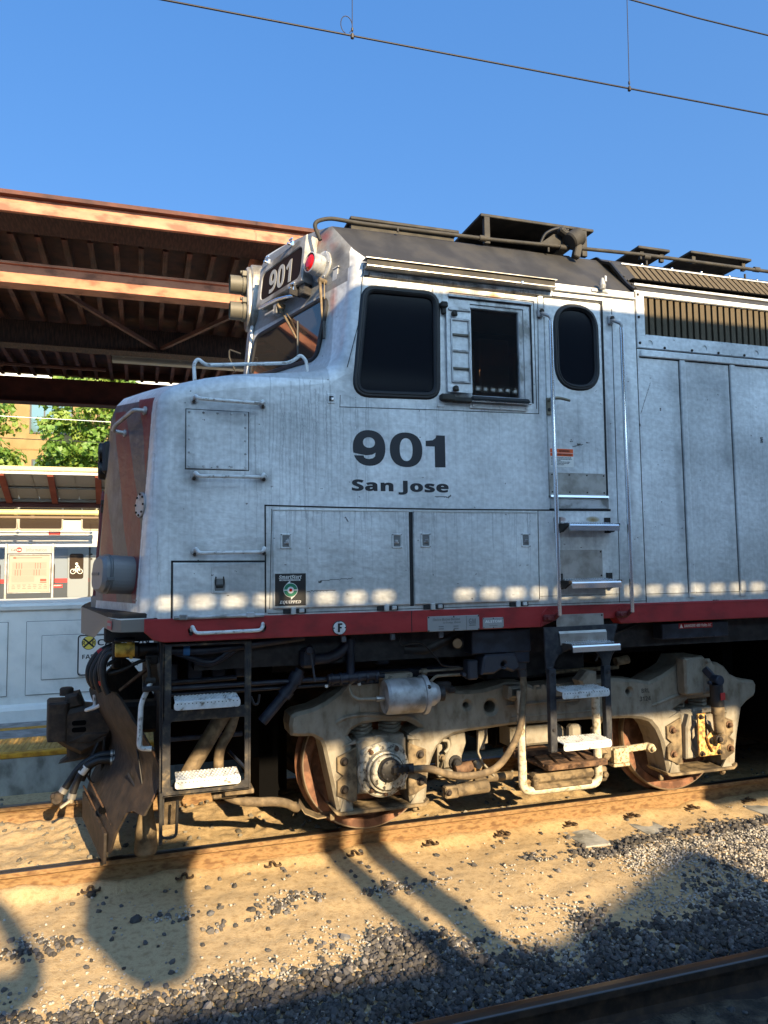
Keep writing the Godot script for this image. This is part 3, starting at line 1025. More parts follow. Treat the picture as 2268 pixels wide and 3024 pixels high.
	tg.box(at.call(1.235, 4.10, 0.01), V(0.07, 0.012, 0.012), 0.002, B)
	obj("tag_holder", tg, M.silver, L)
	# sliding side window
	var fr := MB.new()
	fr.prism(rect(0.43, 3.135, 1.085, 3.862), 1.485, 1.512, 0.0, Transform3D.IDENTITY, [rect(0.60, 3.15, 1.03, 3.83)])
	fr.prism(rect(0.60, 3.15, 1.035, 3.832), 1.478, 1.503, 0.004, Transform3D.IDENTITY, [rect(0.61, 3.165, 0.992, 3.803)])
	fr.box(V(0.76, 3.873, 1.524), V(0.67, 0.02, 0.016), 0.003)
	var fo := obj("sliding_window", fr, M.silver, L)
	var sp := MB.new()
	sp.box(V(0.8, 3.48, 1.482), V(0.42, 0.66, 0.004))
	var pg := flatmat(Color8(40, 44, 48, 60), 0.03)
	pg.transparency = BaseMaterial3D.TRANSPARENCY_ALPHA
	obj("pane", sp, pg, fo)
	var sm := MB.new()
	seam(sm, [Vector2(0.44, 3.895), Vector2(1.115, 3.895), Vector2(1.115, 3.09)], 0.005)
	seam(sm, [Vector2(0.44, 3.863), Vector2(1.087, 3.863), Vector2(1.087, 3.13)], 0.010, 1.5225)
	seam(sm, [Vector2(-0.375, 3.022), Vector2(0.3, 3.038), Vector2(1.131, 3.052), Vector2(1.150, 3.93)], 0.005)
	seam(sm, [Vector2(-0.185, 3.945), Vector2(1.14, 3.938), Vector2(1.17, 3.955), Vector2(1.27, 3.96)], 0.014, 1.523)
	seam(sm, [Vector2(-0.196, 4.02), Vector2(-0.24, 3.6), Vector2(-0.32, 3.3)], 0.004)
	seam(sm, [Vector2(-0.375, 3.022), Vector2(-0.372, 3.1)], 0.004)
	obj("panel_seam", sm, M.gap, L)
	# hinged wind deflector in front of the window
	var dz := 1.545
	var df := MB.new()
	df.box(V(0.495, 3.47, dz), V(0.19, 0.61, 0.008), 0.002)
	var dob := obj("wind_deflector", df, M.skin, L)
	var dfr := MB.new()
	for c: Array in [[0.503, 3.69, 0.14, 0.016], [0.503, 3.24, 0.14, 0.016], [0.503, 3.462, 0.12, 0.018]]: dfr.box(V(c[0], c[1], dz + 0.008), V(c[2], c[3], 0.014), 0.003)
	for x: float in [0.435, 0.570]: dfr.box(V(x, 3.465, dz + 0.008), V(0.014, 0.46, 0.014), 0.003)
	dfr.box(V(0.50, 3.762, dz + 0.006), V(0.17, 0.02, 0.02), 0.004)
	obj("frame", dfr, M.silver, dob)
	for y: float in [3.578, 3.336]:
		var st := MB.new()
		st.box(V(0.503, y, dz + 0.012), V(0.125, 0.017, 0.01), 0.003)
		st.cyl(V(0.556, y, dz + 0.012), 0.008, 0, 0.012, 8, 0.002)
		obj("strap", st, flatmat(Color8(96, 92, 82), 0.6, 0.3), dob)
	for y: float in [3.73, 3.19]:
		var kb := MB.new()
		kb.cyl(V(0.455, y, dz), 0.02, 0, 0.035, 10, 0.006)
		kb.box(V(0.455, y - 0.012, dz + 0.02), V(0.045, 0.015, 0.015), 0.003)
		obj("clamp", kb, M.soot, dob)
	var hg := MB.new()
	hg.box(V(0.385, 3.79, 1.54), V(0.055, 0.045, 0.05), 0.01)
	hg.box(V(0.385, 3.75, 1.535), V(0.03, 0.05, 0.03), 0.006)
	hg.box(V(0.40, 3.125, 1.54), V(0.11, 0.05, 0.05), 0.01)
	hg.box(V(0.51, 3.115, 1.54), V(0.14, 0.035, 0.045), 0.006)
	obj("hinge", hg, M.soot, L)
	var hp := MB.new()
	hp.box(V(0.352, 3.085, 1.524), V(0.05, 0.05, 0.008), 0.002)
	obj("hinge_plate", hp, M.skin, L)
	var arm := MB.new()
	arm.box(V(0.81, 3.128, 1.545), V(0.47, 0.038, 0.05), 0.015)
	var ao := obj("armrest", arm, M.rubber, L)
	var ar := MB.new()
	ar.box(V(0.81, 3.106, 1.545), V(0.47, 0.008, 0.055), 0.001)
	obj("armrest_rail", ar, M.bright, ao)
	var at2 := MB.new()
	at2.box(V(0.80, 3.080, 1.527), V(0.45, 0.032, 0.014), 0.002)
	for x: float in [0.60, 0.81, 1.02]: at2.cyl(V(x, 3.082, 1.53), 0.011, 0, 0.012, 8, 0.002)
	obj("sill_strip", at2, M.skin, ao)
	# rain visor over the cab windows and the gutter beside it
	var vs := MB.new()
	vs.box(V(0.53, 4.046, 1.565), V(1.47, 0.005, 0.10), 0.0, Basis(Vector3.RIGHT, 0.1))
	vs.box(V(0.53, 3.986, 1.608), V(1.46, 0.007, 0.018))
	vs.box(V(0.53, 3.984, 1.56), V(1.46, 0.004, 0.07))
	obj("rain_visor", vs, M.steel, L)
	var vr := MB.new()
	vr.box(V(0.53, 4.016, 1.594), V(1.45, 0.052, 0.008))
	obj("visor_channel", vr, M.soot, L)
	var gt := MB.new()
	gt.prism(P2([0, 0, 0.012, 0.004, 0.012, 0.03, 0, 0.045]), -0.16, 1.265, 0.0, Transform3D(Basis(V(0, 0, 1), V(0, 1, 0), V(-1, 0, 0)), V(1.105, 3.945, 1.521)))
	gt.box(V(1.64, 4.000, 1.531), V(0.72, 0.012, 0.022), 0.003)
	obj("gutter", gt, M.skin, L)
	var hook := MB.new()
	hook.box(V(1.69, 4.035, 1.527), V(0.15, 0.026, 0.012), 0.003)
	hook.lathe(PackedVector2Array([Vector2(0, 0), Vector2(0.02, 0), Vector2(0.026, 0.03), Vector2(0.02, 0.06), Vector2(0.012, 0.085), Vector2(0, 0.085)]), Transform3D(Basis(Vector3.RIGHT, -PI / 2), V(1.69, 4.035, 1.56)), 12)
	hook.box(V(1.705, 4.11, 1.575), V(0.02, 0.05, 0.02), 0.004)
	obj("flag_bracket", hook, M.silver, L)
	var vb := MB.new()
	vb.bolt(V(0.97, 3.985, 1.617), 0.012, 0.012)
	obj("bolt", vb, M.bright, L)
	# small latch plate low on the A pillar
	var lp := MB.new()
	lp.prism(rounded(rect(-0.463, 3.04, -0.407, 3.108), 0.008, 2), 1.515, 1.526, 0.003)
	var lo := obj("latch_plate", lp, M.skin, L)
	var ls := MB.new()
	ls.box(V(-0.435, 3.074, 1.527), V(0.03, 0.034, 0.008), 0.002)
	obj("keyhole_cover", ls, M.gap, lo)
	var lq := MB.new()
	lq.cyl(V(-0.43, 3.07, 1.529), 0.011, 0, 0.012, 8, 0.002)
	obj("bolt", lq, M.bright, lo)


func grab_iron(x0: float, y0: float, x1: float, y1: float, rise: float, called := "grab_iron") -> void:
	var m := MB.new()
	var s := 1.0
	m.tube(bend([V(x0, y0 + rise * 0.2, 1.52), V(x0 + 0.005, y0 + rise, 1.555), V(x0 + 0.02, y0, 1.60), V(x1 - 0.02, y1, 1.60), V(x1 - 0.005, y1 + rise, 1.555), V(x1, y1 + rise * 0.2, 1.52)], 0.035), 0.0115 * s, 8)
	var o := obj(called, m, M.white, L)
	for x: float in [x0, x1]:
		var f := MB.new()
		f.cyl(V(x, (y0 if x == x0 else y1) + rise * 0.3, 1.52), 0.025, 0, 0.012, 14, 0.004)
		obj("foot", f, M.skin, o)
		var b := MB.new()
		b.bolt(V(x - 0.002, (y0 if x == x0 else y1) - 0.006, 1.53), 0.012, 0.012)
		obj("bolt", b, M.iron, o)

func latch(x: float, y: float, handle: bool, flipped := false) -> void:
	var m := MB.new()
	m.prism(rounded(rect(x - 0.038, y - 0.05, x + 0.038, y + 0.05), 0.008, 2), 1.53, 1.541, 0.003, Transform3D.IDENTITY, [rounded(rect(x - 0.024, y - 0.038, x + 0.024, y + 0.038), 0.006, 2)])
	var o := obj("latch", m, M.skin, L)
	var b := MB.new()
	b.box(V(x, y, 1.5335), V(0.05, 0.078, 0.004))
	obj("recess", b, M.recess, o)
	var h := MB.new()
	var s := -1.0 if flipped else 1.0
	h.box(V(x + 0.006 * s, y - 0.004, 1.541), V(0.022, 0.022, 0.016), 0.004)
	h.box(V(x + 0.004 * s, y - 0.012, 1.538), V(0.034, 0.012, 0.010), 0.003)
	if handle:
		h.box(V(x + 0.020 * s, y - 0.004, 1.540), V(0.008, 0.066, 0.012), 0.002)
		h.box(V(x + 0.014 * s, y + 0.01, 1.540), V(0.02, 0.012, 0.01), 0.002)
	obj("handle", h, M.silver, o)
	for a: Array in [[-1, -1], [1, -1], [1, 1], [-1, 1]]:
		var r := MB.new()
		r.cyl(V(x + a[0] * 0.031, y + a[1] * 0.043, 1.541), 0.005, 0, 0.004, 6, 0.001)
		obj("rivet", r, M.silver, o)

# rail post beside a door: a bright rod on forged brackets
func hand_rail(x: float, y0: float, y1: float) -> void:
	var m := MB.new()
	m.tube([V(x + 0.028, y1 - 0.09, 1.615), V(x + 0.028, y0, 1.615)], 0.0165, 14)
	var o := obj("hand_rail", m, M.bright, L)
	var b := MB.new()
	b.tube(bend([V(x - 0.005, y1 - 0.01, 1.54), V(x, y1 - 0.045, 1.6), V(x + 0.028, y1 - 0.06, 1.615), V(x + 0.028, y1 - 0.16, 1.615)], 0.03), 0.013, 8)
	b.prism(rounded(rect(x - 0.028, y1 - 0.045, x + 0.022, y1 + 0.03), 0.022, 4), 1.52, 1.545, 0.006)
	obj("top_bracket", b, M.silver, o)
	var t := MB.new()
	t.bolt(V(x - 0.003, y1, 1.545), 0.017, 0.018)
	obj("bolt", t, M.iron, o)
	var c := MB.new()
	c.box(V(x - 0.02, y0 - 0.018, 1.555), V(0.10, 0.045, 0.045), 0.012)
	c.cyl(V(x - 0.04, y0 - 0.018, 1.575), 0.016, 0, 0.02, 8, 0.005)
	c.tube([V(x + 0.02, y0 - 0.018, 1.57), V(x + 0.028, y0 + 0.02, 1.612)], 0.016, 8)
	obj("foot_bracket", c, flatmat(Color8(96, 26, 28), 0.55), o)

func rivets(x0: float, y0: float, x1: float, y1: float, nx: int, ny: int, z: float, r: float, parent: Node, m: Material) -> void:
	for i in nx:
		for j in ny:
			if i > 0 and i < nx - 1 and j > 0 and j < ny - 1: continue
			var b := MB.new()
			b.cyl(V(lerpf(x0, x1, float(i) / (nx - 1)), lerpf(y0, y1, float(j) / maxf(ny - 1, 1)), z), r, 0, r * 0.7, 8, r * 0.3)
			obj("rivet", b, m, parent)

func digit_nine() -> PackedVector2Array:
	return PackedVector2Array()

func big_number() -> void:
	# heavy grotesque figures, unit = 1 mm of the photograph's lettering, cap height 245
	var sup := func(cx: float, cy: float, rx: float, ry: float, e: float) -> PackedVector2Array:
		var o := PackedVector2Array()
		for i in 40:
			var a := TAU * i / 40.0
			o.append(Vector2(cx + rx * signf(cos(a)) * pow(absf(cos(a)), 2.0 / e), cy + ry * signf(sin(a)) * pow(absf(sin(a)), 2.0 / e)))
		return o
	var s := 0.001
	var X := Transform3D(Basis.from_scale(V(s * 1.15, s, 1)), V(-0.287, 2.628, 0))
	var m := MB.new()
	# 9
	var nine: PackedVector2Array = sup.call(99.0, 123.0, 100.0, 122.0, 2.25)
	var notch := P2([-20, 92, 34, 80, 80, 72, 118, 78, 138, 92, 134, 66, 122, 54, 96, 47, 78, 50, 68, 58, 64, 70, -20, 70])
	var parts := Geometry2D.clip_polygons(nine, MB.ccw(notch))
	var hole: PackedVector2Array = sup.call(98.0, 160.0, 37.0, 36.0, 2.1)
	for q in parts:
		if Geometry2D.intersect_polygons(q, hole).size(): m.prism(q, 1.519, 1.5218, 0.0, X, [hole], false)
		else: m.prism(q, 1.519, 1.5218, 0.0, X, [], false)
	m.prism(sup.call(330.0, 120.0, 103.0, 120.0, 2.3), 1.519, 1.5218, 0.0, X, [sup.call(330.0, 121.0, 41.0, 79.0, 2.3)], false)
	m.prism(P2([514, 4, 582, 6, 582, 230, 526, 230, 520, 210, 500, 194, 456, 188, 456, 150, 514, 150]), 1.519, 1.5218, 0.0, X, [], false)
	var o := obj("number", m, M.ink, L)
	lettering("town_name", "San Jose", 0.098, V(0.052, 2.486, 1.5205), M.ink, L, 0.70, Basis.IDENTITY, true, "Droid Sans", 0.7)

func build_side_details() -> void:
	# red sill
	var rd := MB.new()
	rd.prism(P2([-1.612, 1.648, -1.612, 1.57, -1.56, 1.522, -1.495, 1.505, 1.085, 1.503, 1.20, 1.545, 1.72, 1.545, 1.76, 1.503, 13.2, 1.505, 13.2, 1.653]), 1.44, 1.532, 0.004)
	obj("sill", rd, M.red, L)
	var rl := MB.new()
	rl.box(V(5.85, 1.637, 1.531), V(8.1, 0.006, 0.01), 0.002)
	rl.prism(P2([1.085, 1.503, 1.20, 1.545, 1.20, 1.60, 1.14, 1.64, 1.10, 1.60]), 1.53, 1.538, 0.003)
	rl.prism(P2([1.72, 1.545, 1.76, 1.503, 1.78, 1.55, 1.75, 1.64, 1.72, 1.60]), 1.53, 1.538, 0.003)
	obj("sill_rib", rl, M.red, L)
	var fs := MB.new()
	fs.prism(P2([-1.6, 1.648, -1.6, 1.51, 13.2, 1.505, 13.2, 1.653]), -1.532, -1.44)
	obj("sill", fs, M.red, L)
	var sm := MB.new()
	seam(sm, [Vector2(0.108, 1.645), Vector2(0.108, 1.508)], 0.005, 1.5335)
	seam(sm, [Vector2(2.005, 4.06), Vector2(2.0, 1.66)], 0.006)
	seam(sm, [Vector2(1.79, 3.9), Vector2(1.775, 2.0), Vector2(1.765, 1.66)], 0.005)
	seam(sm, [Vector2(-0.876, 1.67), Vector2(-0.878, 2.352), Vector2(-0.40, 2.345), Vector2(0.4, 2.34), Vector2(1.10, 2.343), Vector2(1.71, 2.345)], 0.009, 1.523)
	seam(sm, [Vector2(-0.835, 2.328), Vector2(-0.85, 1.69)], 0.004)
	seam(sm, [Vector2(1.10, 2.335), Vector2(1.092, 1.70)], 0.005)
	seam(sm, [Vector2(-0.86, 1.66), Vector2(2.0, 1.664)], 0.004)
	seam(sm, [Vector2(1.10, 1.72), Vector2(1.76, 1.722)], 0.003)
	seam(sm, [Vector2(1.192, 3.95), Vector2(1.705, 3.952), Vector2(1.690, 2.43)], 0.012, 1.5225)
	seam(sm, [Vector2(1.20, 2.35), Vector2(1.71, 2.352)], 0.010, 1.523)
	seam(sm, [Vector2(2.0, 1.715), Vector2(4.6, 1.712)], 0.004)
	obj("panel_seam", sm, M.gap, L)
	big_number()
	# bolted plate on the nose
	var np := MB.new()
	np.prism(rect(-1.372, 2.578, -0.987, 2.952), 1.519, 1.5255, 0.002)
	var no := obj("nose_plate", np, M.skin, L)
	rivets(-1.355, 2.594, -1.004, 2.936, 5, 5, 1.5255, 0.008, no, M.silver)
	var nsm := MB.new()
	seam(nsm, [Vector2(-1.376, 2.955), Vector2(-0.983, 2.953), Vector2(-0.983, 2.574), Vector2(-1.376, 2.574), Vector2(-1.376, 2.955)], 0.005, 1.521)
	obj("panel_seam", nsm, M.gap, L)
	grab_iron(-1.325, 3.008, -0.890, 2.998, 0.03)
	grab_iron(-1.322, 2.522, -0.886, 2.524, 0.03)
	grab_iron(-1.317, 2.046, -0.884, 2.050, 0.032)
	grab_iron(-1.335, 1.558, -0.893, 1.562, 0.045)
	# small hinged door at the foot of the nose
	var s := MB.new()
	s.prism(rect(-1.445, 1.64, -0.885, 1.985), 1.519, 1.530, 0.004)
	var so := obj("nose_door", s, M.skin, L)
	var ss := MB.new()
	seam(ss, [Vector2(-1.452, 1.62), Vector2(-1.452, 1.997), Vector2(-0.880, 1.992)], 0.012, 1.5225)
	obj("panel_seam", ss, M.gap, L)
	var hb := MB.new()
	hb.tube([V(-1.44, 1.652, 1.538), V(-0.89, 1.652, 1.538)], 0.012, 8)
	hb.box(V(-1.385, 1.655, 1.541), V(0.05, 0.034, 0.03), 0.005)
	hb.box(V(-0.975, 1.657, 1.541), V(0.05, 0.034, 0.03), 0.005)
	obj("hinge", hb, M.silver, so)
	var tp := MB.new()
	tp.prism(rounded(rect(-1.218, 1.795, -1.112, 1.968), 0.01, 3), 1.529, 1.5355, 0.003, Transform3D.IDENTITY, [rounded(rect(-1.196, 1.81, -1.134, 1.885), 0.012, 3)])
	var to := obj("latch", tp, M.skin, so)
	var tr := MB.new()
	tr.box(V(-1.165, 1.848, 1.5315), V(0.06, 0.074, 0.004))
	obj("recess", tr, M.recess, to)
	var tl := MB.new()
	tl.box(V(-1.165, 1.840, 1.535), V(0.046, 0.022, 0.01), 0.004)
	tl.tube(bend([V(-1.188, 1.90, 1.536), V(-1.192, 1.84, 1.54), V(-1.138, 1.84, 1.54), V(-1.142, 1.90, 1.536)], 0.02), 0.0045, 6)
	obj("handle", tl, M.soot, to)
	# two battery box doors
	for d: Array in [[-0.83, 0.100], [0.132, 1.082]]:
		var dm := MB.new()
		dm.prism(rect(d[0], 1.688, d[1], 2.322), 1.519, 1.535, 0.005)
		var o := obj("access_door", dm, M.skin, L)
		var hs := MB.new()
		for x: float in [d[0] + 0.13, d[1] - 0.17]:
			var h := MB.new()
			h.box(V(x, 1.672, 1.536), V(0.032, 0.045, 0.018), 0.004)
			h.box(V(x + 0.055, 1.672, 1.534), V(0.034, 0.026, 0.014), 0.004)
			obj("hinge", h, M.skin, o)
			hs.box(V(x + 0.01, 1.67, 1.528), V(0.15, 0.03, 0.008), 0.003)
		obj("hinge_shadow_gap", hs, M.gap, o)
		var tt := MB.new()
		tt.box(V((d[0] + d[1]) * 0.5, 2.321, 1.532), V(d[1] - d[0], 0.005, 0.012))
		obj("drip_edge", tt, M.steel, o)
	var mid := MB.new()
	mid.box(V(0.116, 2.0, 1.521), V(0.026, 0.64, 0.004))
	obj("door_gap", mid, M.gap, L)
	latch(-0.746, 2.120, true)
	latch(0.010, 2.120, false, true)
	latch(0.218, 2.124, true)
	latch(0.985, 2.124, false)
	# cab door
	var dr := MB.new()
	dr.skin = true
	dr.prism(rounded(rect(1.202, 2.443, 1.694, 3.937), 0.015, 2), 1.49, 1.516, 0.005, Transform3D.IDENTITY, [rounded(rect(1.292, 3.262, 1.652, 3.895), 0.175, 8)])
	var dob := obj("cab_door", dr, M.skin, L)
	window(rounded(rect(1.292, 3.262, 1.652, 3.895), 0.175, 8), 0.028, 1.516, "door_window")
	var kp := MB.new()
	kp.prism(rect(1.200, 2.462, 1.686, 2.622), 1.515, 1.520, 0.001)
	var ko := obj("kick_plate", kp, M.steel, dob)
	for x: float in [1.225, 1.37, 1.52, 1.665]:
		for y: float in [2.478, 2.606]:
			var rv := MB.new()
			rv.cyl(V(x, y, 1.52), 0.006, 0, 0.004, 8, 0.001)
			obj("rivet", rv, M.iron, ko)
	var th := MB.new()
	th.prism(P2([0, 0, 0.03, 0, 0.024, 0.016, 0, 0.02]), -0.49, 0.0, 0.0, Transform3D(Basis(V(0, 0, 1), V(0, 1, 0), V(-1, 0, 0)), V(1.2, 2.438, 1.516)))
	obj("threshold", th, M.bright, dob)
	var sill := MB.new()
	sill.box(V(1.45, 2.395, 1.522), V(0.5, 0.075, 0.01), 0.003)
	obj("door_sill", sill, M.silver, L)
	var hl := MB.new()
	hl.box(V(1.213, 3.11, 1.523), V(0.036, 0.13, 0.016), 0.004)
	hl.tube(spl([V(1.212, 3.155, 1.53), V(1.217, 3.158, 1.585), V(1.27, 3.158, 1.60), V(1.345, 3.145, 1.60)], 4), 0.016, 8, 0.010)
	var ho := obj("door_handle", hl, flatmat(Color8(126, 120, 104), 0.4, 0.6), dob)
	var kh := MB.new()
	kh.cyl(V(1.213, 3.085, 1.53), 0.014, 0, 0.006, 12, 0.002)
	obj("keyhole", kh, M.black, ho)
	hand_rail(1.168, 1.585, 3.818)
	hand_rail(1.775, 1.59, 3.82)
	# warning label on the door
	var wl := MB.new()
	wl.prism(rounded(rect(1.214, 2.664, 1.413, 2.802), 0.006, 2), 1.515, 1.5185)
	var wo := obj("warning_label", wl, M.paper, L)
	var wh := MB.new()
	wh.prism(rect(1.217, 2.770, 1.410, 2.799), 1.518, 1.5195)
	wh.prism(rect(1.217, 2.744, 1.410, 2.767), 1.518, 1.5195)
	obj("label_head", wh, M.orange, wo)
	var tri := MB.new()
	tri.prism(P2([1.247, 2.773, 1.268, 2.773, 1.2575, 2.796]), 1.519, 1.521)
	obj("triangle", tri, M.black, wo)
	lettering("lettering", "WARNING", 0.015, V(1.335, 2.784, 1.5195), M.black, wo, 0.088)
	lettering("lettering", "AUTOSTART EQUIPPED", 0.013, V(1.314, 2.755, 1.5195), M.black, wo, 0.165)
	for i in 6:
		lettering("lettering", ["Does not start locomotive automatically", "the unit is operational and may crank or", "start unexpectedly.", "Automatic mode may start an engine", "during all conditions and can cause", "personal injury or death."][i], 0.0085, V(1.222 + 0.5 * [0.17, 0.175, 0.08, 0.16, 0.15, 0.11][i], 2.733 - 0.0105 * i, 1.5187), M.navy, wo, [0.17, 0.175, 0.08, 0.16, 0.15, 0.11][i], Basis.IDENTITY, false)
	# round F badge and builder's plates on the sill
	var fb := MB.new()
	fb.cyl(V(-0.396, 1.553, 1.53), 0.047, 0, 0.008, 32, 0.002)
	var fo := obj("badge", fb, M.black, L)
	var fi := MB.new()
	fi.lathe(PackedVector2Array([Vector2(0, 0.008), Vector2(0.042, 0.008), Vector2(0.042, 0.0105), Vector2(0, 0.0105)]), Transform3D(Basis.IDENTITY, V(-0.396, 1.553, 1.53)), 32)
	obj("badge_face", fi, M.white, fo)
	var ft := MB.new()
	ft.prism(P2([-0.408, 1.525, -0.394, 1.525, -0.394, 1.549, -0.382, 1.549, -0.382, 1.56, -0.394, 1.56, -0.394, 1.571, -0.378, 1.571, -0.378, 1.583, -0.408, 1.583]), 1.540, 1.5425)
	obj("lettering", ft, M.black, fo)
	for x: float in [-0.434, -0.358]:
		var b := MB.new()
		b.cyl(V(x, 1.553, 1.5405), 0.005, 0, 0.003, 8)
		obj("screw", b, M.black, fo)
	var p1 := MB.new()
	p1.prism(rounded(rect(0.222, 1.502, 0.607, 1.605), 0.006, 2), 1.53, 1.5365, 0.002)
	var po := obj("builder_plate", p1, M.plate, L)
	lettering("lettering", "Electro-Motive Division", 0.019, V(0.36, 1.583, 1.536), M.platetext, po, 0.20)
	lettering("lettering", "La Grange, Illinois", 0.018, V(0.40, 1.559, 1.536), M.platetext, po, 0.13)
	lettering("lettering", "GM", 0.038, V(0.553, 1.563, 1.536), M.platetext, po, 0.052)
	var pb := MB.new()
	for q: Array in [[0.32, 1.534, 0.036], [0.43, 1.534, 0.036], [0.32, 1.519, 0.036], [0.43, 1.519, 0.036], [0.553, 1.536, 0.05]]: pb.box(V(q[0], q[1], 1.537), V(q[2], 0.007, 0.002))
	pb.box(V(0.508, 1.553, 1.537), V(0.003, 0.098, 0.002))
	obj("print_bar", pb, M.platetext, po)
	rivets(0.229, 1.508, 0.600, 1.599, 3, 2, 1.5365, 0.005, po, M.black)
	var p2 := MB.new()
	p2.prism(rounded(rect(0.634, 1.508, 0.795, 1.583), 0.005, 2), 1.53, 1.5365, 0.002)
	var p2o := obj("builder_plate", p2, M.plate, L)
	lettering("lettering", "ALSTOM", 0.018, V(0.714, 1.556, 1.536), M.paper, p2o, 0.125)
	lettering("lettering", "San Francisco", 0.008, V(0.714, 1.527, 1.536), M.platetext, p2o, 0.06)
	rivets(0.64, 1.514, 0.789, 1.577, 3, 2, 1.5365, 0.004, p2o, M.black)
	# black square label on the left access door
	var sq := MB.new()
	sq.prism(rect(-0.818, 1.706, -0.618, 1.912), 1.534, 1.5375)
	var sqo := obj("square_label", sq, M.black, L)
	lettering("lettering", "SmartStart", 0.024, V(-0.719, 1.890, 1.537), M.paper, sqo, 0.145, Basis(V(1, 0, 0), V(0.22, 1, 0), V(0, 0, 1)), true, "Droid Serif")
	lettering("lettering", "EQUIPPED", 0.024, V(-0.719, 1.727, 1.537), M.paper, sqo, 0.135, Basis(V(1, 0, 0), V(0.22, 1, 0), V(0, 0, 1)), true, "Droid Serif")
	var bar := MB.new()
	bar.box(V(-0.722, 1.870, 1.538), V(0.135, 0.009, 0.002))
	obj("bar", bar, M.paper, sqo)
	lettering("lettering", "EMS CONTROL SYSTEMS", 0.006, V(-0.722, 1.870, 1.5387), M.black, sqo, 0.12)
	var wr := MB.new()
	wr.lathe(PackedVector2Array([Vector2(0.020, 0.0), Vector2(0.020, 0.0024), Vector2(0.046, 0.0024), Vector2(0.046, 0)]), Transform3D(Basis.IDENTITY, V(-0.718, 1.806, 1.5372)), 30)
	for sg: float in [1.0, -1.0]:
		wr.prism(P2([-0.002 * sg, 0.044 * sg, -0.002 * sg, 0.062 * sg, -0.03 * sg, 0.036 * sg]), 0.0, 0.0022, 0.0, Transform3D(Basis.IDENTITY, V(-0.718, 1.806, 1.5372)))
	obj("emblem_edge", wr, M.paper, sqo)
	var gr := MB.new()
	gr.lathe(PackedVector2Array([Vector2(0.022, 0.002), Vector2(0.022, 0.004), Vector2(0.043, 0.004), Vector2(0.043, 0.002)]), Transform3D(Basis.IDENTITY, V(-0.718, 1.806, 1.5372)), 30)
	obj("emblem_ring", gr, M.green, sqo)
	var wd := MB.new()
	wd.lathe(PackedVector2Array([Vector2(0.021, 0.001), Vector2(0.021, 0.003), Vector2(0, 0.003)]), Transform3D(Basis.IDENTITY, V(-0.718, 1.806, 1.5372)), 24)
	wd.box(V(-0.694, 1.806, 1.5415), V(0.046, 0.006, 0.001))
	wd.box(V(-0.742, 1.806, 1.5415), V(0.046, 0.006, 0.001))
	obj("emblem_disc", wd, M.paper, sqo)
	var rdot := MB.new()
	rdot.lathe(PackedVector2Array([Vector2(0.0105, 0.003), Vector2(0.0105, 0.005), Vector2(0, 0.005)]), Transform3D(Basis.IDENTITY, V(-0.718, 1.806, 1.5372)), 20)
	obj("emblem_dot", rdot, M.lens, sqo)
	# two steps on the side below the door
	for st: Array in [[1.23, 2.236, 1.70], [1.235, 1.826, 1.70]]: side_step(st[0], st[1], st[2], 1.52)
	var kp2 := MB.new()
	kp2.prism(rect(1.236, 1.845, 1.626, 2.052), 1.519, 1.5255, 0.001)
	var k2 := obj("scuff_plate", kp2, M.steel, L)
	rivets(1.25, 1.862, 1.612, 2.038, 2, 2, 1.5255, 0.007, k2, M.iron)
	# engine room ribs, belt rail and vents
	for i in 8:
		var x := 2.42 + 0.49 * i
		var rb := MB.new()
		rb.box(V(x, 2.63, 1.527), V(0.052, 1.83, 0.02), 0.006)
		rb.box(V(x, 1.70, 1.525), V(0.062, 0.05, 0.01), 0.003)
		obj("rib", rb, M.skin, L)
		var rs := MB.new()
		seam(rs, [Vector2(x - 0.03, 3.54), Vector2(x - 0.03, 1.72)], 0.006, 1.5212)
		obj("rib_shade_line", rs, M.gap, L)  # dark line laid in as the shading left of each rib
	var bt := MB.new()
	bt.box(V(4.6, 3.573, 1.531), V(5.14, 0.052, 0.022), 0.005)
	obj("belt_rail", bt, M.skin, L)
	var bs := MB.new()
	seam(bs, [Vector2(2.03, 3.545), Vector2(7.0, 3.545)], 0.012, 1.5225)
	seam(bs, [Vector2(2.01, 3.612), Vector2(7.0, 3.612)], 0.006, 1.5225)
	obj("panel_seam", bs, M.gap, L)
	var ub := MB.new()
	var hl2: Array = []
	for i in 6: hl2.append(circle(Vector2(2.125 + 0.52 * i, 3.658), 0.024, 14))
	ub.prism(rect(2.012, 3.62, 5.2, 3.715), 1.515, 1.5275, 0.002, Transform3D.IDENTITY, hl2)
	ub.prism(rect(2.012, 3.715, 2.086, 4.07), 1.515, 1.5275, 0.002)
	ub.prism(rect(2.086, 4.035, 5.2, 4.07), 1.515, 1.5275, 0.002)
	var uo := obj("vent_frame", ub, M.skin, L)
	for q: Array in [[2.032, 3.655], [2.03, 3.86], [2.03, 4.04], [2.26, 3.632], [2.52, 3.632], [2.78, 3.632], [3.04, 3.632], [3.3, 3.632]]:
		var b := MB.new()
		b.cyl(V(q[0], q[1], 1.5275), 0.011, 0, 0.008, 8, 0.003)
		obj("bolt", b, M.iron, uo)
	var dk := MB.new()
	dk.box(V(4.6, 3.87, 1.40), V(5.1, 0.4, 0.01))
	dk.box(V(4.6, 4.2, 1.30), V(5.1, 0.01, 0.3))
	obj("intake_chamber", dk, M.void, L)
	var slatm := ground_mat(0.05, [[0.3, Color8(64, 56, 42)], [0.7, Color8(102, 90, 70)]], V(8, 8, 8), 0.85, 0.1, 0.2, M.grain, 51)
	var va := MB.new()
	obj("side_vent", va_box(V(4.6, 3.724, 1.51), V(5.0, 0.01, 0.02)), M.skin, L)
	var sv := L.get_child(L.get_child_count() - 1)
	var slat_a := MB.new()
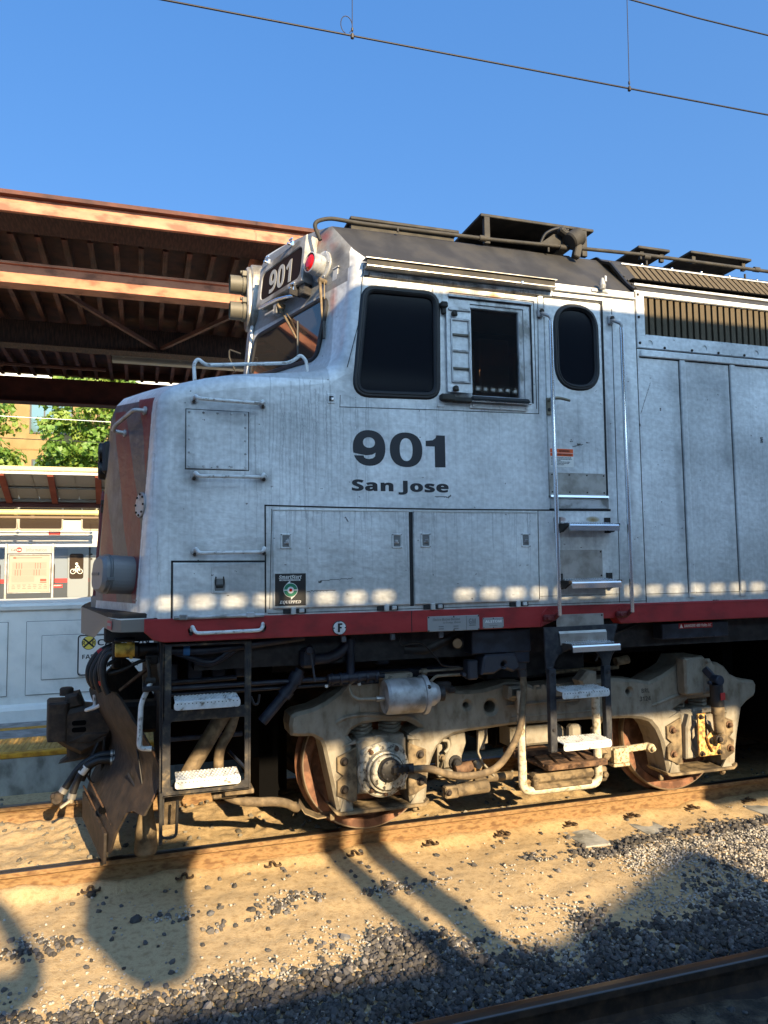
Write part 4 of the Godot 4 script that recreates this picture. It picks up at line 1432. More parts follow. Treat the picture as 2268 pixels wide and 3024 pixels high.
	slat_a.prism(P2([0, 0, 0.037, 0.004, 0.032, -0.05, 0.006, -0.05]), -0.31, 0.0, 0.0, Transform3D(Basis(V(1, 0, 0), V(0, 0, 1), V(0, -1, 0)), V(0, 0, 0)))
	var sm1 := slat_a.mesh()
	for i in 60:
		var o := obj("slat", sm1, slatm, sv)
		o.position = V(2.09 + 0.061 * i, 3.722, 1.505)
	obj("roof_vent", va_box(V(4.6, 4.412, 1.236), V(5.0, 0.012, 0.02)), M.skin, L)
	var rv2 := L.get_child(L.get_child_count() - 1)
	var lean := Basis(Vector3.RIGHT, -0.686)
	var slat_b := MB.new()
	slat_b.prism(P2([0, 0, 0.037, 0.004, 0.032, -0.05, 0.006, -0.05]), -0.325, 0.0, 0.0, Transform3D(lean * Basis(V(1, 0, 0), V(0, 0, 1), V(0, -1, 0)), V(0, 0, 0)))
	var sm2 := slat_b.mesh()
	for i in 60:
		var o := obj("slat", sm2, slatm, rv2)
		o.position = V(2.14 + 0.061 * i, 4.152, 1.44)
	var ve := MB.new()
	ve.box(V(4.6, 4.15, 1.452), V(5.1, 0.02, 0.03), 0.004)
	obj("vent_rail", ve, M.skin, L)
	for i in 9:
		var b := MB.new()
		b.bolt(V(2.3 + 0.3 * i, 4.42, 1.24), 0.012, 0.014, Basis(Vector3.RIGHT, -0.7))
		obj("bolt", b, M.bright, rv2)

func va_box(c: Vector3, s: Vector3) -> MB:
	var m := MB.new()
	m.box(c, s, 0.002)
	return m

# a bright tread with a serrated top and a rounded nose, on two black brackets
func side_step(x0: float, y: float, x1: float, z: float) -> void:
	var m := MB.new()
	m.prism(P2([0.0, 0.012, 0.135, 0.0, 0.15, -0.004, 0.156, -0.014, 0.156, -0.05, 0.146, -0.05, 0.14, -0.018, 0.0, 0.004]), -(x1 - x0 - 0.06), 0.0, 0.0, Transform3D(Basis(V(0, 0, 1), V(0, 1, 0), V(-1, 0, 0)), V(x0 + 0.03, y, z + 0.01)))
	var o := obj("step", m, M.bright, L)
	var tm := MB.new()
	for i in int((x1 - x0 - 0.07) / 0.02):
		for j in 3: tm.box(V(x0 + 0.045 + 0.02 * i, y + 0.014 - 0.004 * j, z + 0.035 + 0.045 * j), V(0.010, 0.006, 0.016), 0.002)
	obj("tread_teeth", tm, M.bright, o)
	for x: float in [x0, x1 - 0.045]:
		var b := MB.new()
		b.prism(P2([x, y - 0.06, x + 0.045, y - 0.06, x + 0.045, y + 0.055, x, y + 0.055]), z - 0.001, z + 0.02, 0.003)
		b.prism(P2([0.0, -0.06, 0.06, -0.06, 0.14, -0.02, 0.14, 0.0, 0.0, 0.0]), -0.02, 0.0, 0.0, Transform3D(Basis(V(0, 0, 1), V(0, 1, 0), V(-1, 0, 0)), V(x + 0.02, y + 0.005, z)))
		obj("bracket", b, M.soot, o)


func build_roof() -> void:
	# roof rail: a tube along the edge, bent down at the front
	var t := MB.new()
	t.tube(bend([V(-0.40, 4.36, 1.09), V(-0.45, 4.50, 1.07), V(-0.33, 4.545, 1.08), V(-0.1, 4.525, 1.10), V(1.0, 4.53, 1.115), V(2.4, 4.575, 1.12), V(13.0, 4.60, 1.12)], 0.08, 6), 0.016, 8)
	obj("roof_rail", t, M.soot, L)
	var cl := MB.new()
	for x: float in [0.88, 1.60, 2.42, 3.6]: cl.tube([V(x, 4.53 + 0.02 * (x - 0.9), 1.115), V(x + 0.06, 4.53 + 0.02 * (x - 0.9), 1.115)], 0.024, 8)
	for x: float in [0.2, 1.5, 2.45, 3.5]: cl.box(V(x, 4.51, 1.112), V(0.016, 0.04, 0.016), 0.003)
	obj("rail_clamp", cl, M.soot, L)
	var pk := MB.new()
	pk.box(V(0.31, 4.615, 0.90), V(0.9, 0.024, 0.2), 0.004)
	pk.box(V(0.31, 4.575, 0.88), V(0.86, 0.06, 0.12))
	obj("antenna_plank", pk, M.soot, L)
	# raised exhaust hatch: a plate on short legs
	var h := MB.new()
	h.box(V(1.485, 4.788, 0.55), V(1.06, 0.025, 0.90), 0.004)
	var ho := obj("roof_hatch", h, M.soot, L)
	for p: Array in [[1.01, 0.98], [1.92, 0.98], [1.01, 0.12], [1.92, 0.12]]:
		var g := MB.new()
		g.box(V(p[0], 4.665, p[1]), V(0.05, 0.225, 0.04), 0.003)
		obj("leg", g, M.soot, ho)
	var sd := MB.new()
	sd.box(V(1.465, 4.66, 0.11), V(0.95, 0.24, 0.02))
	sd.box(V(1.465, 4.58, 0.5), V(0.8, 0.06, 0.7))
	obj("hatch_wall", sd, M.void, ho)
	for q: Array in [[2.456, 2.786, 4.712], [3.01, 3.69, 4.735]]:
		var m := MB.new()
		m.box(V((q[0] + q[1]) * 0.5, q[2] - 0.012, 0.82), V(q[1] - q[0], 0.024, 0.38), 0.004)
		var o := obj("roof_hatch", m, M.soot, L)
		for x: float in [q[0] + 0.06, q[1] - 0.06]:
			for z: float in [0.96, 0.68]:
				var g := MB.new()
				g.box(V(x, q[2] - 0.06, z), V(0.04, 0.09, 0.03), 0.003)
				obj("leg", g, M.soot, o)
	for i in 2:
		var m := MB.new()
		m.box(V(5.6 + 1.1 * i, 4.73, 0.7), V(0.7, 0.03, 0.5), 0.004)
		m.box(V(5.6 + 1.1 * i, 4.66, 0.7), V(0.4, 0.12, 0.3))
		obj("roof_hatch", m, M.soot, L)
	# camera on a hood bracket
	var c := MB.new()
	c.cyl(V(1.715, 4.605, 1.16), 0.075, -0.055, 0.055, 16, 0.012, Basis(V(0.55, -0.83, 0).normalized(), V(0, 0, 1), V(-0.83, -0.55, 0).normalized()))
	c.box(V(1.73, 4.50, 1.17), V(0.06, 0.12, 0.06), 0.008, Basis(Vector3.BACK, -0.25))
	c.box(V(1.64, 4.655, 1.14), V(0.12, 0.05, 0.07), 0.012, Basis(Vector3.BACK, -0.5))
	var co := obj("roof_camera", c, M.soot, L)
	var hd := MB.new()
	hd.prism(P2([1.42, 4.55, 1.56, 4.655, 1.64, 4.66, 1.64, 4.56]), 0.9, 1.1)
	obj("hood", hd, M.soot, co)
	var cb := MB.new()
	for x: float in [1.60, 1.625, 1.65]: cb.ball(V(x, 4.67, 1.14), V(0.018, 0.02, 0.045), 8)
	cb.tube(spl([V(1.66, 4.66, 1.14), V(1.6, 4.70, 1.12), V(1.5, 4.66, 1.08), V(1.46, 4.57, 1.05)], 4), 0.014, 6)
	obj("cable", cb, M.rubber, co)


# a plate with thickness: a grid of points and an offset
func thick(g: Array, off: Vector3, m: MB) -> void:
	m.grid(g)
	var b: Array = []
	for row: Array in g:
		var r: Array = []
		for p: Vector3 in row: r.append(p + off)
		b.append(r)
	m.grid(b, true)
	var A: int = g.size() - 1
	var B: int = g[0].size() - 1
	for i in A:
		m.quad(g[i][0], b[i][0], b[i + 1][0], g[i + 1][0])
		m.quad(g[i + 1][B], b[i + 1][B], b[i][B], g[i][B])
	for j in B:
		m.quad(g[0][j + 1], b[0][j + 1], b[0][j], g[0][j])
		m.quad(g[A][j], b[A][j], b[A][j + 1], g[A][j + 1])

func on_nose(z: float, y: float, off := 0.0) -> Vector3:
	return V(-1.645 + (y - 1.75) * 0.0675 - 0.36 * (1.4 - z), y, z) + V(-0.938, 0.063, 0.338) * off

func build_front_end() -> void:
	var nfx := V(0.36, 0, 1).normalized()
	var nfy := V(0.0675, 1, 0)
	nfy = (nfy - nfx * nfy.dot(nfx)).normalized()
	var nfz := nfx.cross(nfy)
	var NB := Basis(nfx, nfy, nfz)
	# ditch light: a drum with a flat, hooded lid
	var d := MB.new()
	var dc := on_nose(1.19, 1.915)
	var drum := rounded(rect(-0.135, -0.122, 0.135, 0.122), 0.11, 8)
	d.prism(drum, -0.06, 0.15, 0.01, Transform3D(NB, dc))
	d.prism(MB.inset(drum, 0.006), 0.15, 0.20, 0.02, Transform3D(NB, dc))
	var do_ := obj("ditch_light", d, flatmat(Color8(122, 124, 126), 0.45, 0.3), L)
	var dl := MB.new()
	dl.box(dc + NB * V(-0.03, 0.0, 0.20), V(0.14, 0.018, 0.012), 0.003, NB)
	dl.box(dc + NB * V(0.09, -0.03, 0.155), V(0.1, 0.022, 0.05), 0.003, NB)
	dl.prism(MB.inset(drum, -0.004), 0.146, 0.158, 0.003, Transform3D(NB, dc))
	obj("clasp", dl, flatmat(Color8(104, 106, 108), 0.5, 0.3), do_)
	# oval cover plate
	var ov := MB.new()
	ov.prism(circle(Vector2.ZERO, 0.082, 26), -0.01, 0.012, 0.004, Transform3D(NB, on_nose(1.31, 2.362)))
	var oo := obj("round_cover", ov, M.silver, L)
	for i in 8:
		var b := MB.new()
		b.bolt(on_nose(1.31, 2.362) + NB * V(cos(i * TAU / 8) * 0.067, sin(i * TAU / 8) * 0.067, 0.012), 0.008, 0.008, NB)
		obj("bolt", b, M.iron, oo)
	var nh := MB.new()
	nh.tube(bend([on_nose(1.25, 2.985, 0.0), on_nose(1.23, 2.985, 0.07), on_nose(0.95, 2.925, 0.09), on_nose(0.88, 2.90, 0.08), on_nose(0.90, 2.895, 0.0)], 0.03), 0.014, 8)
	nh.cyl(on_nose(1.25, 2.985, 0.0), 0.03, 0, 0.015, 12, 0.004, NB)
	nh.cyl(on_nose(0.90, 2.893, 0.0), 0.025, 0, 0.012, 12, 0.004, NB)
	obj("grab_iron", nh, M.silver, L)
	# centre lamp cluster and latches that break the outline of the nose front
	var nl := MB.new()
	nl.box(V(-1.88, 2.78, 0.35), V(0.07, 0.24, 0.34), 0.02)
	nl.cyl(V(-1.90, 2.84, 0.35), 0.07, 0, 0.05, 16, 0.01, Basis(V(0, 0, 1), V(0, 1, 0), V(-1, 0, 0)))
	nl.cyl(V(-1.90, 2.70, 0.35), 0.07, 0, 0.05, 16, 0.01, Basis(V(0, 0, 1), V(0, 1, 0), V(-1, 0, 0)))
	obj("nose_lamp", nl, M.black, L)
	var nk := MB.new()
	nk.box(V(-1.90, 2.45, 0.42), V(0.05, 0.04, 0.05), 0.008)
	nk.box(V(-1.91, 2.40, 0.42), V(0.03, 0.05, 0.03), 0.006)
	obj("latch", nk, M.iron, L)
	var nd := MB.new()
	nd.prism(P2([-0.42, 1.76, 0.36, 1.76, 0.36, 2.50, 0.33, 2.54, -0.42, 2.54]), 0.0, 0.022, 0.008, Transform3D(Basis(V(0, 0, 1), V(0.0675, 1, 0), V(-1, 0, 0)), V(-2.07, 0.0, 0.06)))
	obj("nose_hatch", nd, flatmat(Color8(118, 60, 58), 0.7), L)
	# grab iron on top of the nose
	var tg := MB.new()
	tg.tube(bend([V(-1.305, 3.20, 1.25), V(-1.312, 3.32, 1.25), V(-1.285, 3.36, 1.25), V(-1.235, 3.318, 1.25), V(-0.68, 3.372, 1.25), V(-0.625, 3.40, 1.25), V(-0.585, 3.44, 1.25), V(-0.545, 3.40, 1.25), V(-0.535, 3.28, 1.25)], 0.03, 5), 0.0125, 8)
	obj("grab_iron", tg, M.white, L)
	var tl := MB.new()
	tl.box(V(-1.05, 3.33, 0.6), V(0.3, 0.035, 0.14), 0.012, Basis(Vector3.BACK, 0.03))
	tl.box(V(-1.05, 3.36, 0.6), V(0.24, 0.02, 0.1), 0.006, Basis(Vector3.BACK, 0.03))
	obj("hatch_handle", tl, M.iron, L)
	var mr := MB.new()
	mr.tube(bend([V(-0.86, 3.75, 0.1), V(-0.95, 3.79, 0.06), V(-0.95, 3.72, 0.06), V(-0.90, 3.6, 0.08)], 0.02), 0.008, 6)
	obj("grab_iron", mr, M.soot, L)
	# anticlimber: a shelf round the foot of the nose
	var pl := P2([-1.54, 1.512, -1.745, 1.47, -1.80, 1.38, -2.045, 0.45, -2.055, 0.0, -2.045, -0.45, -1.80, -1.38, -1.745, -1.47, -1.54, -1.512])
	var ac := MB.new()
	ac.prism(pl, 1.655, 1.685, 0.006, Transform3D(Basis(V(1, 0, 0), V(0, 0, -1), V(0, 1, 0)), V(0, 0, 0)))
	var aco := obj("anticlimber", ac, M.soot, L)
	var fa := MB.new()
	var path := [V(-1.60, 1.65, 1.505), V(-1.745, 1.645, 1.478), V(-1.80, 1.65, 1.39), V(-2.045, 1.69, 0.45), V(-2.055, 1.69, 0), V(-2.045, 1.69, -0.45), V(-1.80, 1.65, -1.39), V(-1.745, 1.645, -1.478), V(-1.60, 1.65, -1.505)]
	var low := [1.572, 1.572, 1.57, 1.50, 1.46, 1.50, 1.57, 1.572, 1.572]
	for i in path.size() - 1:
		var a: Vector3 = path[i]
		var b: Vector3 = path[i + 1]
		var a2 := V(a.x, low[i], a.z)
		var b2 := V(b.x, low[i + 1], b.z)
		var seg := [[b, a], [b2, a2]]
		if i == 2:
			# the face deepens to a point, then steps up to the side
			var mid := a.lerp(b, 0.52)
			var mid2 := V(mid.x, 1.50, mid.z)
			var st := a.lerp(b, 0.25)
			fa.quad(a, V(a.x, 1.57, a.z), V(st.x, 1.585, st.z), st)
			fa.quad(st, V(st.x, 1.585, st.z), mid2, mid)
			fa.quad(mid, mid2, b2, b)
		else:
			fa.quad(a, a2, b2, b)
	obj("face", fa, flatmat(Color8(128, 122, 114), 0.6, 0.2), aco)
	var fl := MB.new()
	var pl2 := P2([-1.6, 1.49, -1.66, 1.36, -1.98, 0.45, -1.99, 0.0, -1.98, -0.45, -1.66, -1.36, -1.6, -1.49])
	fl.prism(pl2, 1.684, 1.765, 0.004, Transform3D(Basis(V(1, 0, 0), V(0, 0, -1), V(0, 1, 0)), V(0, 0, 0)))
	obj("nose_foot", fl, flatmat(Color8(132, 128, 122), 0.6, 0.2), L)
	var al := MB.new()
	var AB := Basis(V(0.252, 0, 0.968), V(0, 1, 0), V(-0.968, 0, 0.252))
	al.prism(rect(-0.055, -0.026, 0.055, 0.026), 0.0, 0.003, 0.0, Transform3D(AB, V(-1.815, 1.610, 1.345)))
	var alo := obj("danger_label", al, flatmat(Color8(170, 84, 84), 0.6), L)
	lettering("lettering", "DANGER 74 VDC", 0.018, V(-1.818, 1.612, 1.346), M.plate, alo, 0.09, AB)
	# pilot plough: two curved wings meeting at a point, cut away beside the rail
	var pm := MB.new()
	var g: Array = []
	var rows := 19
	var cols := 21
	for i in rows:
		var t := float(i) / (rows - 1)
		var row: Array = []
		for j in cols:
			var s := float(j) / (cols - 1)
			# s 0 at the tip, 1 at the outer edge; t 0 at the top, 1 at the foot
			var z := lerpf(0.02, 1.30, s)
			var ytop := lerpf(1.03, 1.15, minf(z, 1.0)) - 2.6 * pow(maxf(0.0, z - 1.0), 2.0)
			var ybot := 0.13 - 0.03 * minf(z, 1.0) + 0.32 * smoothstep(0.96, 1.14, z)
			var y := lerpf(ytop, ybot, t)
			var x := -2.035 + 0.21 * z + 0.165 * exp(-pow((y - 0.66) / 0.25, 2.0)) + 0.09 * pow(maxf(0.0, (z - 0.85) / 0.45), 1.5)
			row.append(V(x, y, z))
		g.append(row)
	thick(g, V(0.016, 0, -0.004), pm)
	var po := obj("snow_plough", pm, M.iron, L)
	obj("wing", other_side(pm), M.iron, po)
	var bl := MB.new()
	var e1 := V(-2.035, 0.14, 0.03)
	var e2 := V(-1.795, 0.10, 1.0)
	bl.beam(e1 + V(0, 0.03, 0), V(-1.84, 0.13, 0.95), 0.022, 0.20, 0.004)
	obj("cutting_edge", bl, M.iron, po)
	var bu := MB.new()
	for k in 2: bu.beam(e1 + V(-0.004, 0.175 + k * 0.13, 0.02), V(-1.80, 0.16 + k * 0.12, 0.96), 0.012, 0.012, 0.003)
	obj("weld_bead", bu, M.rust, po)
	var rim := MB.new()
	var pts := []
	for i in rows - 3: pts.append(g[i][cols - 1] + V(0.006, 0, 0.004))
	rim.tube(pts, 0.010, 6)
	obj("edge_rim", rim, M.rust, po)
	# ragged gap where the wing clears the rail
	var dent := MB.new()
	dent.tube([V(-1.735, 0.95, 0.80), V(-1.665, 0.89, 1.02), V(-1.64, 0.74, 1.08), V(-1.60, 0.48, 1.13)], 0.007, 5)
	dent.tube([V(-1.70, 0.60, 0.95), V(-1.60, 0.45, 1.14)], 0.012, 6)
	obj("weld_bead", dent, M.black, po)
	var hole := MB.new()
	hole.ball(V(-1.86, 0.315, 0.70), V(0.04, 0.016, 0.11), 10)
	obj("hand_hole", hole, M.void, po)
	# sand pipe / rail guard behind the plough
	var rg := MB.new()
	rg.lathe(PackedVector2Array([Vector2(0.06, 0.0), Vector2(0.075, 0.02), Vector2(0.07, 0.16), Vector2(0.045, 0.3), Vector2(0.05, 0.42), Vector2(0, 0.42)]), Transform3D(Basis(Vector3.RIGHT, -PI / 2), V(-1.585, 0.02, 0.83)), 16)
	obj("rail_guard", rg, M.dusty, L)
	# pilot plate closing the front below the nose
	var pp := MB.new()
	pp.box(V(-1.50, 0.95, 0.0), V(0.03, 1.1, 2.92))
	pp.box(V(-1.56, 1.21, 0.55), V(0.12, 0.03, 1.7), 0.006)
	obj("pilot_plate", pp, M.under, L)
	var pg := MB.new()
	pg.beam(V(-1.75, 1.16, 1.0), V(-1.58, 1.30, 1.05), 0.10, 0.02, 0.004)
	obj("brace", pg, M.rust, L)
	# coupler
	var cp := MB.new()
	var CB := Basis(V(0, 0, 1), V(0, 1, 0), V(-1, 0, 0))
	cp.box(V(-1.80, 0.80, 0.0), V(0.62, 0.24, 0.20), 0.03)
	cp.prism(P2([-2.275, 0.80, -2.245, 0.875, -2.18, 0.905, -2.05, 0.93, -1.86, 0.90, -1.80, 0.78, -1.86, 0.66, -2.05, 0.575, -2.17, 0.64, -2.245, 0.705]), -0.06, 0.20, 0.03)
	cp.prism(P2([-2.18, 0.90, -2.17, 1.015, -2.08, 1.03, -2.04, 0.93]), -0.02, 0.17, 0.02)
	cp.box(V(-1.99, 0.70, 0.05), V(0.30, 0.34, 0.18), 0.04)
	var co := obj("coupler", cp, M.iron, L)
	var kn := MB.new()
	kn.prism(rounded(P2([-0.02, -0.25, 0.11, -0.25, 0.16, -0.10, 0.10, 0.02, -0.06, 0.03]), 0.03, 3), 0.69, 0.975, 0.012, Transform3D(Basis(V(1, 0, 0), V(0, 0, -1), V(0, 1, 0)), V(-2.26, 0, -0.04)))
	kn.cyl(V(-2.17, 1.03, 0.03), 0.05, -0.03, 0.03, 14, 0.01, Basis(Vector3.RIGHT, -PI / 2))
	obj("knuckle", kn, M.iron, co)
	var gl := MB.new()
	gl.prism(P2([-2.16, 0.66, -2.15, 0.56, -2.21, 0.512, -2.03, 0.53, -1.87, 0.60, -1.87, 0.70, -2.0, 0.66]), 0.0, 0.15, 0.02)
	gl.prism(P2([-1.90, 0.74, -1.86, 0.77, -1.845, 0.70, -1.86, 0.60, -1.92, 0.60]), 0.02, 0.13, 0.02)
	obj("guard_arm", gl, M.iron, co)
	var sl := MB.new()
	for y: float in [0.815, 0.765]:
		sl.prism(rounded(rect(-2.115, y - 0.018, -2.015, y + 0.018), 0.017, 4), 0.19, 0.2015)
	obj("core_hole", sl, M.void, co)
	var wr := MB.new()
	wr.prism(P2([-1.98, 0.66, -1.86, 0.73, -2.02, 0.74, -2.15, 0.68]), 0.13, 0.21, 0.01)
	obj("casting_rib", wr, M.iron, co)
	# uncoupling lever with its white hook, and the long white lever
	var ul := MB.new()
	ul.tube(bend([V(-1.895, 1.06, 0.38), V(-1.90, 0.975, 0.38), V(-1.945, 0.945, 0.36), V(-2.02, 0.925, 0.33), V(-1.95, 0.945, 0.30), V(-1.955, 1.03, 0.30)], 0.025, 4), 0.0135, 8)
	obj("uncoupling_hook", ul, M.white, L)
	var lv := MB.new()
	lv.tube(bend([V(-1.566, 1.25, 1.35), V(-1.625, 1.12, 1.35), V(-1.634, 0.845, 1.35), V(-1.56, 0.838, 1.35)], 0.04, 5), 0.0165, 9)
	var lo := obj("uncoupling_lever", lv, M.white, L)
	var lr := MB.new()
	lr.tube([V(-1.59, 1.38, 1.34), V(-1.572, 1.25, 1.35)], 0.011, 7)
	lr.tube([V(-1.60, 1.26, 1.35), V(-1.54, 1.255, 1.35)], 0.022, 8)
	lr.tube([V(-1.585, 1.37, 1.34), V(-1.585, 1.37, 0.3)], 0.016, 7)
	obj("rod", lr, M.soot, lo)
	# air hoses with glad hands
	for q: Array in [[0.30, [-1.80, 0.590, -1.90, 0.588, -2.0, 0.55, -2.065, 0.495, -2.12, 0.415, -2.158, 0.355], 0.0, 0], [0.36, [-1.80, 0.555, -1.90, 0.565, -1.99, 0.535, -2.04, 0.475, -2.072, 0.40, -2.094, 0.325], 0.0, 1], [0.22, [-1.80, 0.52, -1.92, 0.53, -2.0, 0.48, -2.04, 0.40], 0.0, 2]]:
		var pts2 := []
		var arr: Array = q[1]
		for i in range(0, arr.size(), 2): pts2.append(V(arr[i], arr[i + 1], q[0]))
		var hm := MB.new()
		hm.tube(spl(pts2, 5), 0.026, 10)
		var ho := obj("air_hose", hm, M.cable, L)
		var cl := MB.new()
		for k: float in [0.0, 0.022]:
			cl.tube([V(-1.80 - k, arr[1], q[0]), V(-1.815 - k, arr[1] , q[0])], 0.031, 10)
		if q[3] < 2:
			var e := V(arr[-2], arr[-1], q[0])
			var pv := V(arr[-4], arr[-3], q[0])
			var dir := (e - pv).normalized()
			cl.tube([e - dir * 0.025, e + dir * 0.012], 0.031, 10)
		obj("hose_clamp", cl, M.steel, ho)
		if q[3] < 2:
			var e := V(arr[-2], arr[-1], q[0])
			var dir := (e - V(arr[-4], arr[-3], q[0])).normalized()
			var gh := MB.new()
			if q[3] == 0:
				gh.tube([e + dir * 0.012, e + dir * 0.045], 0.024, 8)
				gh.cyl(e + dir * 0.055 + V(-0.01, 0, 0), 0.042, -0.03, 0.03, 14, 0.008)
				gh.box(e + dir * 0.06 + V(-0.035, 0.03, 0.02), V(0.03, 0.03, 0.04), 0.006)
			else:
				gh.tube([e + dir * 0.012, e + dir * 0.04], 0.022, 8)
				gh.beam(e + dir * 0.02 + V(0, 0, 0.02), e + V(-0.075, -0.062, 0.03), 0.03, 0.018, 0.005)
			obj("glad_hand", gh, M.iron if q[3] == 0 else flatmat(Color8(176, 166, 146), 0.5, 0.5), ho)
		if q[3] == 1:
			var ws := MB.new()
			ws.tube([V(-2.035, 0.482, q[0]), V(-1.998, 0.528, q[0])], 0.028, 10)
			obj("white_band", ws, M.paper, ho)
	var sb := MB.new()
	sb.beam(V(-1.93, 0.66, 0.2), V(-2.0, 0.52, 0.24), 0.03, 0.016, 0.004)
	sb.beam(V(-1.885, 0.70, 0.2), V(-1.91, 0.30, 0.2), 0.03, 0.018, 0.004)
	sb.tube(bend([V(-1.97, 0.55, 0.2), V(-1.99, 0.40, 0.2), V(-1.97, 0.365, 0.2), V(-1.90, 0.345, 0.2)], 0.03), 0.008, 6)
	obj("hose_strap", sb, M.black, L)
	# jumper plug and cables under the anticlimber
	var yb := Basis(V(0, 0, 1), V(0, 1, 0), V(-1, 0, 0))
	var yp := MB.new()
	yp.lathe(PackedVector2Array([Vector2(0, -0.0), Vector2(0.046, 0.0), Vector2(0.046, 0.118), Vector2(0.040, 0.124), Vector2(0, 0.124)]), Transform3D(yb, V(-1.665, 1.432, 1.12)), 18)
	yp.box(V(-1.70, 1.478, 1.13), V(0.035, 0.02, 0.05), 0.004)
	yp.box(V(-1.69, 1.385, 1.13), V(0.022, 0.022, 0.04), 0.004)
	var yo := obj("jumper_plug", yp, M.yellow, L)
	var yk := MB.new()
	yk.lathe(PackedVector2Array([Vector2(0.05, 0.0), Vector2(0.05, 0.02), Vector2(0.043, 0.03), Vector2(0.043, 0.14), Vector2(0.052, 0.15), Vector2(0, 0.15)]), Transform3D(Basis(V(0, 0, -1), V(0, 1, 0), V(1, 0, 0)), V(-1.668, 1.428, 1.12)), 18)
	yk.box(V(-1.50, 1.425, 1.12), V(0.03, 0.14, 0.14), 0.006)
	yk.box(V(-1.73, 1.496, 1.10), V(0.13, 0.024, 0.14), 0.008)
	yk.box(V(-1.69, 1.53, 0.85), V(0.34, 0.10, 0.5), 0.01)
	yk.box(V(-1.79, 1.40, 0.75), V(0.06, 0.26, 0.08), 0.01)
	yk.box(V(-1.56, 1.37, 1.15), V(0.08, 0.06, 0.10), 0.006)
	obj("socket", yk, M.cable, yo)
	var cabs := [
		[0.90, -1.80, 1.445, -1.865, 1.42, -1.912, 1.385, -1.95, 1.325, -1.962, 1.265, -1.95, 1.21, -1.92, 1.165],
		[0.94, -1.80, 1.435, -1.86, 1.405, -1.90, 1.36, -1.93, 1.30, -1.935, 1.24, -1.92, 1.19],
		[0.98, -1.80, 1.435, -1.85, 1.40, -1.885, 1.34, -1.91, 1.27, -1.90, 1.20, -1.88, 1.15],
		[1.05, -1.79, 1.445, -1.84, 1.42, -1.87, 1.36, -1.878, 1.30, -1.868, 1.23, -1.85, 1.17],
		[1.09, -1.79, 1.415, -1.83, 1.40, -1.858, 1.35, -1.862, 1.28, -1.85, 1.20, -1.83, 1.15],
		[1.00, -1.845, 1.325, -1.79, 1.355, -1.72, 1.378, -1.60, 1.362],
		[1.02, -1.83, 1.27, -1.74, 1.293, -1.65, 1.335, -1.59, 1.355]]
	for i in cabs.size():
		var q: Array = cabs[i]
		var pts3 := []
		for k in range(1, q.size(), 2): pts3.append(V(q[k], q[k + 1], q[0]))
		var cm := MB.new()
		cm.tube(spl(pts3, 5), 0.021 if i < 5 else 0.013, 9)
		var o := obj("jumper_cable", cm, M.cable, L)
		if i == 0 or i == 3:
			var tp := MB.new()
			var a: Vector3 = pts3[1] if i == 0 else pts3[4]
			var b: Vector3 = pts3[2] if i == 0 else pts3[5]
			tp.tube([a.lerp(b, 0.15 if i == 0 else -0.1), a.lerp(b, 0.75 if i == 0 else 0.35)], 0.0245, 9)
			obj("red_tape", tp, M.redtape, o)
	var yr := MB.new()
	yr.box(V(-1.80, 1.43, 1.07), V(0.02, 0.12, 0.10), 0.008)
	for i in 6: yr.bolt(V(-1.792, 1.39 + 0.016 * i, 1.12), 0.008, 0.01)
	obj("plug_flange", yr, M.cable, yo)


